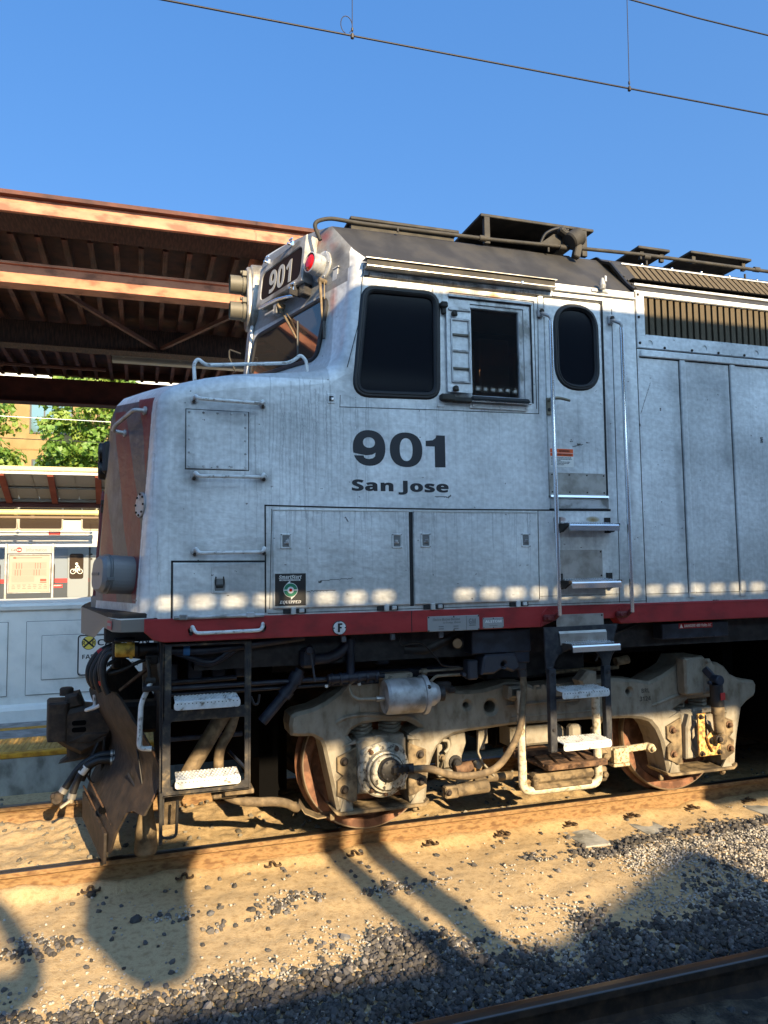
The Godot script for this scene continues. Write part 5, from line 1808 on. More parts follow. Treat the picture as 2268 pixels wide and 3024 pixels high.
func build_underframe() -> void:
	var m := MB.new()
	m.box(V(5.8, 1.40, 0), V(14.2, 0.22, 2.5))
	m.box(V(5.8, 1.30, 0), V(14.0, 0.35, 0.7))
	m.box(V(1.37, 1.20, 0), V(0.9, 0.3, 1.9), 0.02)
	obj("underframe", m, M.under, L)
	var c := MB.new()  # near-black boxes, motors among them, added so the gaps underneath look dark
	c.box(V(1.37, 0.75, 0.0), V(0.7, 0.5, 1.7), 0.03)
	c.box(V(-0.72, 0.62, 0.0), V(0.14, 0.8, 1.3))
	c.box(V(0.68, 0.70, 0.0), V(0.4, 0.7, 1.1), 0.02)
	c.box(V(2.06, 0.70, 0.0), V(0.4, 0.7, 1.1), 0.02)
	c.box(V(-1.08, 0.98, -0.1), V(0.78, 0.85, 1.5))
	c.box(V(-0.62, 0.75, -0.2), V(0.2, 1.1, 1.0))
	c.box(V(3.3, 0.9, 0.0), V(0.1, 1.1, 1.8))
	obj("motor_and_dark_fill", c, M.void, L)
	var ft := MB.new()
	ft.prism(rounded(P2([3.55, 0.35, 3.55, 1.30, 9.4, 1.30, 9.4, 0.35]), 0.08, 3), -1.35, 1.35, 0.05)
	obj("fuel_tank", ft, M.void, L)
	var rt := MB.new()
	rt.box(V(11.4, 0.75, 0.0), V(3.6, 0.8, 2.2), 0.05)
	obj("rear_truck_frame", rt, M.dusty, L)
	for x: float in [10.06, 12.8]:
		for z: float in [0.75, -0.75]:
			var w := MB.new()
			w.cyl(V(x, 0.508, z), 0.508, -0.06, 0.06, 32)
			obj("wheel", w, M.tread, L)
	# pipes, valves and boxes in the shade under the sill
	var p := MB.new()
	p.tube([V(-1.45, 1.185, 1.25), V(0.0, 1.185, 1.25)], 0.018, 7)
	p.tube([V(-1.45, 1.13, 1.15), V(0.3, 1.13, 1.15)], 0.014, 7)
	p.tube(spl([V(-1.46, 1.44, 1.38), V(-1.25, 1.43, 1.38), V(-1.0, 1.45, 1.38), V(-0.6, 1.49, 1.38)], 5), 0.026, 8)
	p.tube(spl([V(-1.42, 1.42, 1.36), V(-1.28, 1.37, 1.36), V(-1.18, 1.36, 1.36), V(-1.06, 1.44, 1.36)], 5), 0.018, 8)
	p.tube(spl([V(-1.38, 1.41, 1.34), V(-1.25, 1.34, 1.34), V(-1.14, 1.36, 1.34), V(-1.0, 1.45, 1.34)], 5), 0.014, 8)
	obj("pipe", p, M.navy, L)
	var bt := MB.new()
	bt.tube([V(-1.375, 1.435, 1.38), V(-1.335, 1.433, 1.38)], 0.031, 10)
	obj("blue_tape", bt, M.bluetape, L)
	var sp := MB.new()
	sp.tube([V(-0.60, 1.26, 1.25), V(-0.66, 1.15, 1.25), V(-0.86, 0.93, 1.25)], 0.036, 10)
	sp.tube([V(-0.615, 1.235, 1.25), V(-0.645, 1.175, 1.25)], 0.05, 10)
	sp.tube([V(-0.68, 1.13, 1.25), V(-0.715, 1.09, 1.25)], 0.048, 10)
	sp.tube(spl([V(-0.58, 1.33, 1.28), V(-0.42, 1.33, 1.28), V(-0.32, 1.37, 1.28), V(-0.24, 1.45, 1.28)], 5), 0.038, 10)
	sp.box(V(-0.56, 1.34, 1.28), V(0.10, 0.13, 0.12), 0.02)
	sp.cyl(V(-0.56, 1.40, 1.35), 0.03, 0, 0.03, 10, 0.008)
	obj("sand_valve", sp, M.navy, L)
	var sh := MB.new()
	sh.beam(V(-0.555, 1.38, 1.39), V(-0.53, 1.19, 1.39), 0.026, 0.012, 0.005)
	obj("valve_lever", sh, flatmat(Color8(70, 74, 82), 0.5, 0.3), L)
	var mf := MB.new()
	mf.tube([V(-0.26, 1.46, 1.3), V(-0.26, 1.21, 1.3)], 0.028, 10)
	mf.tube([V(-0.42, 1.19, 1.3), V(-0.06, 1.20, 1.3)], 0.033, 10)
	for i in 6: mf.tube([V(-0.40 + 0.062 * i, 1.191, 1.3), V(-0.385 + 0.062 * i, 1.191, 1.3)], 0.041, 10)
	obj("pipe_manifold", mf, M.navy, L)
	for x: float in [-0.43, -0.20]:
		var n := MB.new()
		n.box(V(x, 1.145, 1.3), V(0.022, 0.02, 0.02), 0.004)
		obj("pipe_clip", n, M.white, L)
	for x: float in [-0.36, -0.02, 0.33]:
		var n := MB.new()
		n.box(V(x, 1.478, 1.50), V(0.032, 0.045, 0.03), 0.004)
		obj("sill_lug", n, flatmat(Color8(66, 70, 76), 0.5), L)
	var ho := MB.new()
	ho.tube(spl([V(0.15, 1.36, 1.2), V(0.3, 1.35, 1.2), V(0.45, 1.40, 1.2), V(0.6, 1.47, 1.2)], 4), 0.06, 12)
	ho.tube(spl([V(0.09, 1.46, 1.32), V(0.11, 1.40, 1.33), V(0.18, 1.41, 1.34), V(0.26, 1.40, 1.34), V(0.36, 1.30, 1.33), V(0.42, 1.24, 1.32), V(0.55, 1.225, 1.3)], 4), 0.006, 6)
	obj("cable", ho, M.cable, L)
	var st := MB.new()
	st.box(V(0.02, 1.36, 1.1), V(0.10, 0.22, 0.12), 0.01)
	st.box(V(0.3, 1.17, 1.0), V(0.9, 0.06, 0.2), 0.01)
	obj("bracket", st, M.navy, L)
	var ga := MB.new()
	ga.cyl(V(0.545, 1.395, 1.30), 0.042, 0, 0.05, 18, 0.01, Basis(Vector3.UP, -0.5))
	var gao := obj("air_gauge", ga, M.black, L)
	var gf := MB.new()
	gf.cyl(V(0.545, 1.395, 1.30) + Basis(Vector3.UP, -0.5) * V(0, 0, 0.045), 0.034, 0, 0.008, 18, 0.002, Basis(Vector3.UP, -0.5))
	obj("dial", gf, flatmat(Color8(150, 132, 104), 0.2), gao)
	# box with cast cover between the ladders
	var bx := MB.new()
	bx.box(V(0.85, 1.40, 1.30), V(0.47, 0.17, 0.18), 0.008)
	bx.box(V(0.98, 1.36, 1.30), V(0.2, 0.25, 0.16), 0.008)
	obj("equipment_box", bx, M.navy, L)
	var cs := MB.new()
	cs.prism(P2([0.68, 1.17, 0.70, 1.285, 0.72, 1.31, 0.95, 1.31, 0.97, 1.285, 0.99, 1.20, 0.93, 1.175, 0.86, 1.21, 0.78, 1.17]), 1.25, 1.40, 0.015, Transform3D.IDENTITY, [circle(Vector2(0.855, 1.235), 0.018, 12)])
	cs.box(V(0.64, 1.20, 1.30), V(0.08, 0.14, 0.1), 0.012)
	cs.box(V(1.02, 1.225, 1.30), V(0.10, 0.09, 0.1), 0.01)
	cs.cyl(V(0.57, 1.17, 1.30), 0.016, 0, 0.05, 8, 0.004)
	obj("cast_valve", cs, flatmat(Color8(50, 54, 64), 0.5, 0.1), L)
	var db := MB.new()
	db.box(V(2.548, 1.415, 1.34), V(0.635, 0.125, 0.12), 0.006)
	var dbo := obj("cable_box", db, M.navy, L)
	rivets(2.26, 1.362, 2.84, 1.362, 6, 1, 1.40, 0.008, dbo, M.navy)
	var dl := MB.new()
	dl.prism(rect(2.385, 1.432, 2.705, 1.474), 1.40, 1.4035)
	var dlo := obj("danger_label", dl, M.redtape, dbo)
	lettering("lettering", "DANGER! 480 Volts AC", 0.024, V(2.565, 1.452, 1.4032), M.paper, dlo, 0.26)
	var dt := MB.new()
	dt.prism(P2([2.39, 1.437, 2.422, 1.437, 2.406, 1.468]), 1.403, 1.4045)
	obj("lettering", dt, M.paper, dlo)
	var hs := MB.new()
	hs.tube(spl([V(1.85, 1.17, 1.2), V(1.9, 1.27, 1.2), V(2.0, 1.32, 1.2), V(2.22, 1.335, 1.2)], 5), 0.026, 9)
	hs.tube(spl([V(1.72, 1.20, 1.25), V(1.80, 1.36, 1.25), V(1.95, 1.42, 1.25), V(2.1, 1.47, 1.25)], 4), 0.012, 6)
	obj("cable", hs, M.cable, L)
	var hf := MB.new()
	hf.tube([V(2.20, 1.335, 1.2), V(2.26, 1.337, 1.2)], 0.03, 6)
	obj("fitting", hf, M.bright, L)
	var h2 := MB.new()
	h2.tube([V(2.26, 1.337, 1.2), V(2.40, 1.34, 1.2)], 0.027, 6)
	h2.tube([V(2.0, 1.16, 1.1), V(2.12, 1.175, 1.1)], 0.035, 10)
	h2.tube([V(1.4, 1.10, 1.05), V(2.06, 1.11, 1.05)], 0.018, 8)
	obj("pipe", h2, M.dusty, L)
	# pipes hanging behind the front ladder
	var q := MB.new()
	q.tube([V(-1.05, 1.08, 1.2), V(-1.317, 0.652, 1.2), V(-1.434, 0.454, 1.2), V(-1.458, 0.335, 1.2)], 0.052, 10)
	obj("sand_pipe", q, M.hose, L)
	var q2 := MB.new()
	q2.tube(spl([V(-1.02, 1.02, 1.18), V(-1.06, 0.88, 1.18), V(-1.115, 0.785, 1.18), V(-1.135, 0.70, 1.18), V(-1.13, 0.55, 1.18)], 4), 0.034, 10)
	obj("sand_pipe", q2, M.hose, L)
	var q3 := MB.new()
	q3.tube(spl([V(-1.15, 0.53, 1.24), V(-1.09, 0.475, 1.25), V(-1.0, 0.435, 1.25), V(-0.894, 0.415, 1.25), V(-0.78, 0.405, 1.25), V(-0.69, 0.375, 1.22), V(-0.62, 0.32, 1.15), V(-0.59, 0.285, 1.05)], 5), 0.03, 10)
	q3.box(V(-1.11, 0.515, 1.3), V(0.16, 0.05, 0.12), 0.01)
	q3.box(V(-1.03, 0.545, 1.35), V(0.18, 0.03, 0.2), 0.005)
	obj("sand_hose", q3, M.hose, L)
	var q4 := MB.new()
	q4.beam(V(-0.61, 0.29, 0.98), V(-0.565, 0.285, 0.98), 0.09, 0.012)
	var sc: Array = []
	for a: Array in [[-0.615, 0.235], [-0.575, 0.31], [-0.53, 0.24], [-0.44, 0.195], [-0.33, 0.20]]:
		sc.append([V(a[0], a[1], 1.04), V(a[0] + 0.035, a[1] - 0.01, 0.90)])
	thick(sc, V(0, -0.008, 0), q4)
	obj("nozzle_bracket", q4, M.dusty, L)
	for i in 4:
		var bb := MB.new()
		bb.box(V(-1.44 + 0.16 * i, 1.25 + 0.02 * (i % 2), 1.0), V(0.1, 0.14, 0.05), 0.008)
		obj("junction_box", bb, M.navy, L)
	var rr := MB.new()
	rr.tube([V(-1.44, 1.19, 1.02), V(-1.0, 1.20, 1.02)], 0.02, 7)
	rr.box(V(-1.2, 0.80, 0.95), V(0.5, 0.03, 0.03), 0.004)
	rr.tube([V(-1.05, 0.70, 1.0), V(-0.95, 0.62, 1.25)], 0.012, 6)
	obj("conduit", rr, M.navy, L)


var T: MeshInstance3D

func sub(called: String, mb, m: Material) -> MeshInstance3D:
	return obj(called, mb, m, T)

func hexes(c: Array, r: float, h: float, m: Material, z: float) -> void:
	for q: Array in c:
		var w := MB.new()
		w.cyl(V(q[0], q[1], z), r * 1.5, 0, h * 0.3, 14, 0.003)
		w.bolt(V(q[0], q[1], z + h * 0.3), r, h)
		sub("bolt", w, m)

func build_truck(_x: float) -> void:
	# cast side frame with raised shoulders over each axle and a dropped middle
	var o := P2([-0.645, 0.80, -0.655, 0.865, -0.645, 0.93, -0.61, 0.952, -0.49, 0.973, -0.40, 1.01, -0.30, 1.075, -0.245, 1.132, -0.20, 1.154, 0.02, 1.150, 0.30, 1.135, 0.45, 1.06, 0.62, 1.02, 0.80, 1.02, 0.93, 1.045, 1.0, 1.066, 1.17, 1.05, 1.24, 1.015, 1.93, 1.04, 2.19, 1.012, 2.28, 0.99, 2.42, 1.04, 2.55, 1.105, 2.60, 1.178, 2.83, 1.174, 2.88, 1.115, 2.97, 1.112, 3.04, 1.075, 3.10, 1.005, 3.215, 0.953, 3.345, 0.94, 3.368, 0.90, 3.362, 0.845, 3.343, 0.81, 3.265, 0.772, 3.205, 0.725, 3.175, 0.62, 3.145, 0.498, 3.125, 0.40, 3.110, 0.255, 2.992, 0.245, 3.006, 0.73, 3.04, 0.79, 3.025, 0.832, 2.88, 0.832, 2.66, 0.825, 2.58, 0.79, 2.52, 0.757, 2.58, 0.72, 2.555, 0.245, 2.432, 0.248, 2.405, 0.40, 2.38, 0.512, 2.335, 0.61, 2.28, 0.672, 2.205, 0.70, 2.10, 0.715, 1.70, 0.735, 1.06, 0.743, 0.69, 0.725, 0.56, 0.708, 0.486, 0.677, 0.433, 0.629, 0.395, 0.56, 0.365, 0.48, 0.352, 0.398, 0.338, 0.252, 0.219, 0.254, 0.204, 0.325, 0.219, 0.742, 0.292, 0.780, 0.21, 0.832, 0.0, 0.848, -0.133, 0.839, -0.212, 0.805, -0.240, 0.766, -0.207, 0.73, -0.205, 0.253, -0.322, 0.258, -0.418, 0.70, -0.438, 0.75, -0.494, 0.783, -0.596, 0.79])
	var f := MB.new()
	f.prism(o, 0.90, 1.15, 0.022, Transform3D.IDENTITY, [circle(Vector2(0.671, 0.916), 0.024, 14), circle(Vector2(0.866, 0.889), 0.048, 18), circle(Vector2(2.085, 0.925), 0.022, 12), circle(Vector2(1.57, 0.93), 0.055, 16)])
	T = obj("truck", f, M.truck, L)
	obj("side_frame", other_side(f), M.dusty, T)
	# raised flanges along the lower edge of the casting
	var fl := MB.new()
	fl.tube(spl([V(-0.33, 0.86, 1.145), V(-0.26, 0.895, 1.15), V(-0.12, 0.905, 1.15), V(0.05, 0.885, 1.15), V(0.22, 0.865, 1.15), V(0.32, 0.80, 1.145)], 5), 0.014, 8)
	fl.tube(spl([V(2.30, 0.80, 1.145), V(2.42, 0.835, 1.15), V(2.55, 0.865, 1.15), V(2.75, 0.875, 1.15), V(2.98, 0.87, 1.145)], 5), 0.014, 8)
	fl.box(V(1.30, 0.895, 1.15), V(0.62, 0.02, 0.03), 0.008)
	fl.box(V(1.4, 0.80, 1.152), V(0.75, 0.012, 0.012), 0.004)
	fl.prism(rounded(P2([-0.16, 0.92, -0.16, 1.12, 0.03, 1.12, 0.03, 0.92]), 0.02, 3), 1.14, 1.156, 0.006)
	sub("casting_rib", fl, M.truck)
	for k in 2:
		var x := 2.743 * k
		var wheel := PackedVector2Array([Vector2(0, 0.70), Vector2(0.12, 0.70), Vector2(0.42, 0.72), Vector2(0.45, 0.675), Vector2(0.51, 0.675), Vector2(0.533, 0.685), Vector2(0.535, 0.70), Vector2(0.515, 0.715), Vector2(0.509, 0.73), Vector2(0.505, 0.812), Vector2(0.499, 0.82), Vector2(0.435, 0.82), Vector2(0.42, 0.79), Vector2(0.15, 0.76), Vector2(0.13, 0.80), Vector2(0, 0.80)])
		var w := MB.new()
		w.lathe(wheel, Transform3D(Basis.IDENTITY, V(x, 0.508, 0)), 64)
		var wo := sub("wheel", w, M.tread)
		var ri := MB.new()
		ri.lathe(PackedVector2Array([Vector2(0.5085, 0.77), Vector2(0.5075, 0.806), Vector2(0.5005, 0.8215), Vector2(0.493, 0.8215)]), Transform3D(Basis.IDENTITY, V(x, 0.508, 0)), 64)
		sub("rim", ri, flatmat(Color8(176, 160, 140), 0.32, 0.8))
		var w2 := MB.new()
		w2.lathe(wheel, Transform3D(Basis(V(1, 0, 0), V(0, -1, 0), V(0, 0, -1)), V(x, 0.508, 0)), 48)
		w2.cyl(V(x, 0.508, 0), 0.1, -0.75, 0.75, 16)
		sub("wheel", w2, M.iron)
		# pedestal liners with their notched wear plates
		for q: Array in [[-0.327, -0.186, 1.0], [0.335, 0.196, -1.0]]:
			var a: float = q[0] + x
			var b: float = q[1] + x
			var n: float = 0.042 * q[2]
			var lp := MB.new()
			lp.prism(P2([a, 0.63, b, 0.688, b, 0.32, a + (b - a) * 0.7, 0.32, a, 0.371, a, 0.47, a + n, 0.50, a, 0.535]), 1.14, 1.172, 0.004)
			sub("pedestal_liner", lp, M.dusty)
			hexes([[a + 0.35 * (b - a), 0.60], [a + 0.35 * (b - a), 0.41]], 0.02, 0.03, M.iron if k == 0 else M.rust, 1.172)
			var gs := MB.new()
			gs.prism(P2([a + 0.02 * q[2], 0.255, b - 0.015 * q[2], 0.255, a + 0.05 * q[2], 0.36]), 1.14, 1.16, 0.003)
			sub("gusset", gs, M.truck)
			var g2 := MB.new()
			g2.prism(P2([b, 0.74, b - 0.10 * q[2], 0.70, b, 0.71]), 1.14, 1.165, 0.004)
			sub("gusset", g2, M.truck)
		# tie bar under the pedestals
		var tb := MB.new()
		tb.prism(P2([x - 0.36, 0.275, x - 0.335, 0.245, x - 0.31, 0.236, x + 0.315, 0.236, x + 0.345, 0.26, x + 0.345, 0.285, x + 0.31, 0.257, x - 0.30, 0.257]), 0.93, 1.185, 0.004)
		tb.bolt(V(x + 0.26, 0.205, 1.1), 0.018, 0.03)
		tb.box(V(x + 0.26, 0.21, 1.1), V(0.03, 0.06, 0.03), 0.005)
		tb.box(V(x - 0.35, 0.215, 1.1), V(0.03, 0.05, 0.03), 0.005)
		sub("pedestal_tie_bar", tb, M.dusty)
		# coil springs between the axle box and the frame
		for sx: float in [-0.11, 0.115]:
			var sg := MB.new()
			for j in 3: sg.tube(spl([V(x + sx - 0.08, 0.765 + 0.03 * j, 1.0), V(x + sx, 0.762 + 0.03 * j, 1.09), V(x + sx + 0.08, 0.775 + 0.03 * j, 1.0)], 6), 0.014, 8)
			sub("spring", sg, M.truck)
			var ss := MB.new()
			ss.box(V(x + sx, 0.735, 1.08), V(0.12, 0.03, 0.14), 0.006)
			sub("spring_seat", ss, M.truck)
		var bx := MB.new()
		bx.prism(P2([x - 0.185, 0.36, x + 0.185, 0.36, x + 0.185, 0.72, x + 0.14, 0.745, x + 0.07, 0.73, x + 0.05, 0.755, x - 0.04, 0.755, x - 0.06, 0.73, x - 0.13, 0.745, x - 0.185, 0.72]), 0.95, 1.16, 0.015)
		sub("axle_box", bx, M.truck)
		if k == 0:
			# round bearing cap with the cable drive
			var hb := MB.new()
			hb.lathe(PackedVector2Array([Vector2(0.19, 1.15), Vector2(0.19, 1.185), Vector2(0.175, 1.20), Vector2(0.142, 1.205), Vector2(0.140, 1.255), Vector2(0.128, 1.26), Vector2(0.126, 1.235), Vector2(0.121, 1.235), Vector2(0.119, 1.275), Vector2(0.112, 1.285), Vector2(0, 1.29)]), Transform3D(Basis.IDENTITY, V(0.006, 0.522, 0)), 40)
			hb.prism(rounded(P2([-0.165, 0.37, 0.17, 0.37, 0.175, 0.63, 0.13, 0.69, -0.12, 0.69, -0.165, 0.65]), 0.06, 4), 1.14, 1.195, 0.015)
			sub("bearing_cap", hb, M.chipped)
			hexes([[-0.09, 0.655], [0.095, 0.66], [-0.09, 0.395], [0.105, 0.395], [0.01, 0.365]], 0.016, 0.03, M.rust, 1.19)
			var ck := MB.new()
			ck.lathe(PackedVector2Array([Vector2(0.078, 1.28), Vector2(0.078, 1.33), Vector2(0.07, 1.34), Vector2(0.045, 1.345), Vector2(0, 1.35)]), Transform3D(Basis.IDENTITY, V(0.012, 0.553, 0)), 24)
			ck.box(V(0.085, 0.558, 1.345), V(0.15, 0.058, 0.05), 0.012)
			var cko := sub("speed_sensor", ck, M.black)
			for i in 9: 
				var b := MB.new()
				b.bolt(V(0.012 + cos(i * TAU / 9) * 0.062, 0.553 + sin(i * TAU / 9) * 0.062, 1.335), 0.008, 0.012)
				sub("bolt", b, M.under)
			for i in 4:
				var b := MB.new()
				b.bolt(V(0.05 + 0.033 * i, 0.583, 1.365), 0.008, 0.012)
				b.bolt(V(0.05 + 0.033 * i, 0.533, 1.365), 0.008, 0.012)
				sub("bolt", b, M.under)
			var fh := MB.new()
			fh.tube(spl([V(0.14, 0.556, 1.37), V(0.26, 0.562, 1.42), V(0.385, 0.520, 1.45), V(0.517, 0.496, 1.45), V(0.628, 0.498, 1.45), V(0.731, 0.522, 1.45), V(0.807, 0.575, 1.45), V(0.872, 0.655, 1.45), V(0.930, 0.752, 1.45), V(0.965, 0.845, 1.44), V(0.99, 0.955, 1.42), V(1.006, 1.04, 1.41), V(1.005, 1.17, 1.40)], 5), 0.025, 10)
			sub("flexible_conduit", fh, M.hose)
			var cf := MB.new()
			cf.tube([V(1.004, 1.14, 1.40), V(1.003, 1.19, 1.395)], 0.034, 6)
			cf.tube([V(0.135, 0.558, 1.36), V(0.165, 0.559, 1.37)], 0.036, 10)
			sub("conduit_nut", cf, M.under)
		else:
			# open bearing with a vertical damper on a yellow-primed plate
			var hb := MB.new()
			hb.lathe(PackedVector2Array([Vector2(0.15, 1.15), Vector2(0.15, 1.20), Vector2(0.12, 1.21), Vector2(0.12, 1.14), Vector2(0, 1.14)]), Transform3D(Basis.IDENTITY, V(2.73, 0.525, 0)), 32)
			hb.prism(P2([2.555, 0.37, 2.66, 0.37, 2.61, 0.44, 2.60, 0.58, 2.66, 0.70, 2.60, 0.72, 2.565, 0.62]), 1.14, 1.22, 0.012)
			sub("bearing_cap", hb, M.truck)
			var yp := MB.new()
			yp.prism(rounded(rect(2.625, 0.40, 2.835, 0.735), 0.012, 3), 1.27, 1.29, 0.003, Transform3D.IDENTITY, [rect(2.688, 0.52, 2.80, 0.74)])
			yp.prism(rounded(P2([2.70, 0.49, 2.735, 0.435, 2.755, 0.435, 2.80, 0.53, 2.79, 0.58, 2.75, 0.60, 2.71, 0.585, 2.68, 0.55]), 0.01, 3), 0.0, 0.02, 0.003, Transform3D(Basis(Vector3.UP, 0.9), V(0.72, 0.0, 3.315)) if false else Transform3D(Basis.IDENTITY, V(0, 0, 1.30)))
			var primer := ground_mat(0.02, [[0.25, Color8(110, 84, 54)], [0.5, Color8(204, 158, 84)], [0.8, Color8(214, 182, 130)]], Vector3.ONE * 2.0, 0.7, 0.0, 0.2, M.grain, 61)
			sub("damper_plate", yp, primer)
			hexes([[2.648, 0.712], [2.648, 0.425], [2.812, 0.425]], 0.014, 0.025, M.iron, 1.29)
			var dm := MB.new()
			dm.tube([V(2.752, 0.97, 1.36), V(2.760, 0.74, 1.36)], 0.050, 16)
			dm.tube([V(2.760, 0.74, 1.36), V(2.768, 0.60, 1.36)], 0.043, 16)
			dm.tube([V(2.768, 0.60, 1.36), V(2.770, 0.56, 1.36)], 0.028, 10)
			dm.cyl(V(2.770, 0.545, 1.36), 0.04, -0.04, 0.04, 18, 0.008)
			var dmo := sub("damper", dm, M.dusty)
			var dm2 := MB.new()
			dm2.tube([V(2.752, 0.972, 1.36), V(2.7585, 0.80, 1.36)], 0.0512, 16)
			sub("damper_sleeve", dm2, M.under)
			var lb := MB.new()
			lb.prism(rect(-0.028, -0.028, 0.03, 0.028), 0.05, 0.0525, 0.0, Transform3D(Basis(Vector3.UP, 0.25), V(2.755, 0.885, 1.362)))
			sub("damper_label", lb, M.redtape)
			var eye := MB.new()
			eye.cyl(V(2.765, 1.005, 1.36), 0.042, -0.04, 0.04, 18, 0.008)
			eye.beam(V(2.73, 1.09, 1.26), V(2.775, 1.0, 1.33), 0.03, 0.06, 0.008)
			eye.bolt(V(2.68, 0.99, 1.36), 0.016, 0.03)
			sub("damper_eye", eye, M.navy)
			var br := MB.new()
			br.box(V(2.645, 1.03, 1.20), V(0.20, 0.30, 0.11), 0.015)
			br.prism(P2([2.725, 0.88, 2.725, 1.165, 2.79, 1.165, 2.83, 1.10, 2.90, 1.0, 2.90, 0.985, 2.84, 0.95, 2.77, 0.89]), 1.24, 1.262, 0.004, Transform3D.IDENTITY, [P2([2.765, 0.98, 2.765, 1.09, 2.83, 1.0])])
			sub("damper_bracket", br, M.truck)
			hexes([[2.755, 1.145], [2.755, 0.905]], 0.014, 0.02, M.truck, 1.262)
			hexes([[2.735, 0.55]], 0.02, 0.03, M.iron, 1.38)
	# brake cylinder on the first shoulder
	var bc := MB.new()
	var XB := Transform3D(Basis(V(0, 1, 0), V(0, 0, 1), V(1, 0, 0)), V(0.0, 1.045, 1.30))
	bc.lathe(PackedVector2Array([Vector2(0, -0.02), Vector2(0.112, -0.02), Vector2(0.122, 0.0), Vector2(0.124, 0.25), Vector2(0.136, 0.255), Vector2(0.136, 0.285), Vector2(0.10, 0.29), Vector2(0.085, 0.295), Vector2(0.083, 0.345), Vector2(0.06, 0.38), Vector2(0, 0.385)]), XB, 36)
	var bco := sub("brake_cylinder", bc, M.silver)
	var bn := MB.new()
	bn.lathe(PackedVector2Array([Vector2(0.05, 0.375), Vector2(0.055, 0.39), Vector2(0.055, 0.42), Vector2(0, 0.42)]), XB, 16)
	sub("brake_cylinder_gland", bn, M.under)
	hexes([[0.272, 1.11]], 0.012, 0.012, M.iron, 1.41)
	var bm := MB.new()
	bm.box(V(0.10, 1.17, 1.20), V(0.23, 0.05, 0.10), 0.01)
	bm.box(V(0.012, 1.05, 1.20), V(0.05, 0.26, 0.12), 0.01)
	bm.bolt(V(0.045, 1.165, 1.25), 0.016, 0.03)
	bm.bolt(V(0.185, 1.165, 1.25), 0.016, 0.03)
	sub("brake_cylinder_mount", bm, M.truck)
	var pp := MB.new()
	pp.tube(bend([V(0.0, 1.168, 1.22), V(-0.21, 1.170, 1.24), V(-0.265, 1.135, 1.25), V(-0.24, 1.06, 1.26), V(-0.20, 1.036, 1.27), V(-0.03, 1.036, 1.30)], 0.05, 5), 0.012, 8)
	sub("brake_pipe", pp, M.truck)
	var pn := MB.new()
	pn.tube([V(-0.075, 1.036, 1.295), V(-0.045, 1.036, 1.298)], 0.021, 6)
	pn.tube([V(-0.045, 1.036, 1.298), V(-0.01, 1.036, 1.30)], 0.017, 6)
	sub("pipe_nut", pn, M.steel)
	var pt := MB.new()
	pt.tube(bend([V(0.36, 1.12, 1.22), V(0.40, 1.155, 1.22), V(0.62, 1.155, 1.22), V(0.70, 1.13, 1.20)], 0.03), 0.011, 8)
	pt.tube([V(0.28, 1.19, 1.20), V(0.62, 1.195, 1.20)], 0.010, 8)
	pt.tube([V(0.30, 1.19, 1.20), V(0.335, 1.19, 1.20)], 0.024, 8)
	sub("brake_pipe", pt, M.truck)
	var pb := MB.new()
	pb.box(V(0.46, 1.075, 1.20), V(0.12, 0.07, 0.06), 0.01)
	pb.box(V(0.52, 1.05, 1.21), V(0.06, 0.05, 0.05), 0.01)
	sub("slack_adjuster", pb, M.under)
	# cast lettering on the frame
	lettering("cast_lettering", "EMD", 0.085, V(1.35, 0.985, 1.15), M.truck, T, 0.24)
	lettering("cast_lettering", "BRL", 0.034, V(2.24, 0.925, 1.149), M.soot, T, 0.075)
	lettering("cast_lettering", "3124", 0.036, V(2.235, 0.862, 1.149), M.soot, T, 0.105)
	# swing hanger stirrup and spring plank at the middle
	var sh := MB.new()
	sh.tube(bend([V(1.05, 1.02, 1.28), V(1.045, 0.29, 1.28), V(1.69, 0.285, 1.28), V(1.685, 1.0, 1.28)], 0.07, 5), 0.032, 10)
	sub("swing_hanger", sh, ground_mat(0.02, [[0.2, Color8(96, 84, 62)], [0.45, Color8(186, 178, 158)], [0.8, Color8(200, 194, 176)]], Vector3.ONE * 1.6, 0.6, 0.0, 0.3, M.grain, 62))
	var hk := MB.new()
	hk.cyl(V(1.02, 0.99, 1.15), 0.055, 0, 0.08, 18, 0.012)
	hk.prism(P2([0.965, 1.05, 1.075, 1.05, 1.10, 0.96, 1.09, 0.88, 1.06, 0.86, 1.05, 0.96, 0.96, 0.96]), 1.16, 1.27, 0.02)
	hk.prism(P2([1.56, 1.06, 1.64, 1.13, 1.72, 1.12, 1.72, 0.96, 1.65, 0.92, 1.6, 0.98]), 1.16, 1.27, 0.02)
	sub("hanger_clevis", hk, M.truck)
	var lp := MB.new()
	lp.box(V(1.38, 0.375, 1.27), V(0.52, 0.07, 0.10), 0.02)
	lp.box(V(1.37, 0.318, 1.28), V(0.49, 0.045, 0.08), 0.01)
	lp.box(V(1.135, 0.35, 1.30), V(0.04, 0.05, 0.05), 0.006)
	sub("spring_plank", lp, M.dusty)
	for i in 4:
		var le := MB.new()
		le.box(V(1.275 + 0.125 * i, 0.478, 1.20), V(0.105, 0.018, 0.34), 0.006, Basis(Vector3.UP, -0.28))
		sub("leaf_spring_end", le, M.rust)
	var lf := MB.new()
	lf.box(V(1.44, 0.474, 1.385), V(0.50, 0.042, 0.05), 0.004)
	lf.box(V(1.44, 0.457, 1.20), V(0.5, 0.02, 0.38), 0.004)
	lf.box(V(1.25, 0.50, 0.98), V(0.32, 0.05, 0.2), 0.006)
	sub("spring_seat_plate", lf, M.rust)
	lettering("chalk_mark", "26-dsm", 0.024, V(1.41, 0.473, 1.4085), flatmat(Color8(186, 150, 84), 0.8), T, 0.12, Basis.IDENTITY, false)
	var bo := MB.new()
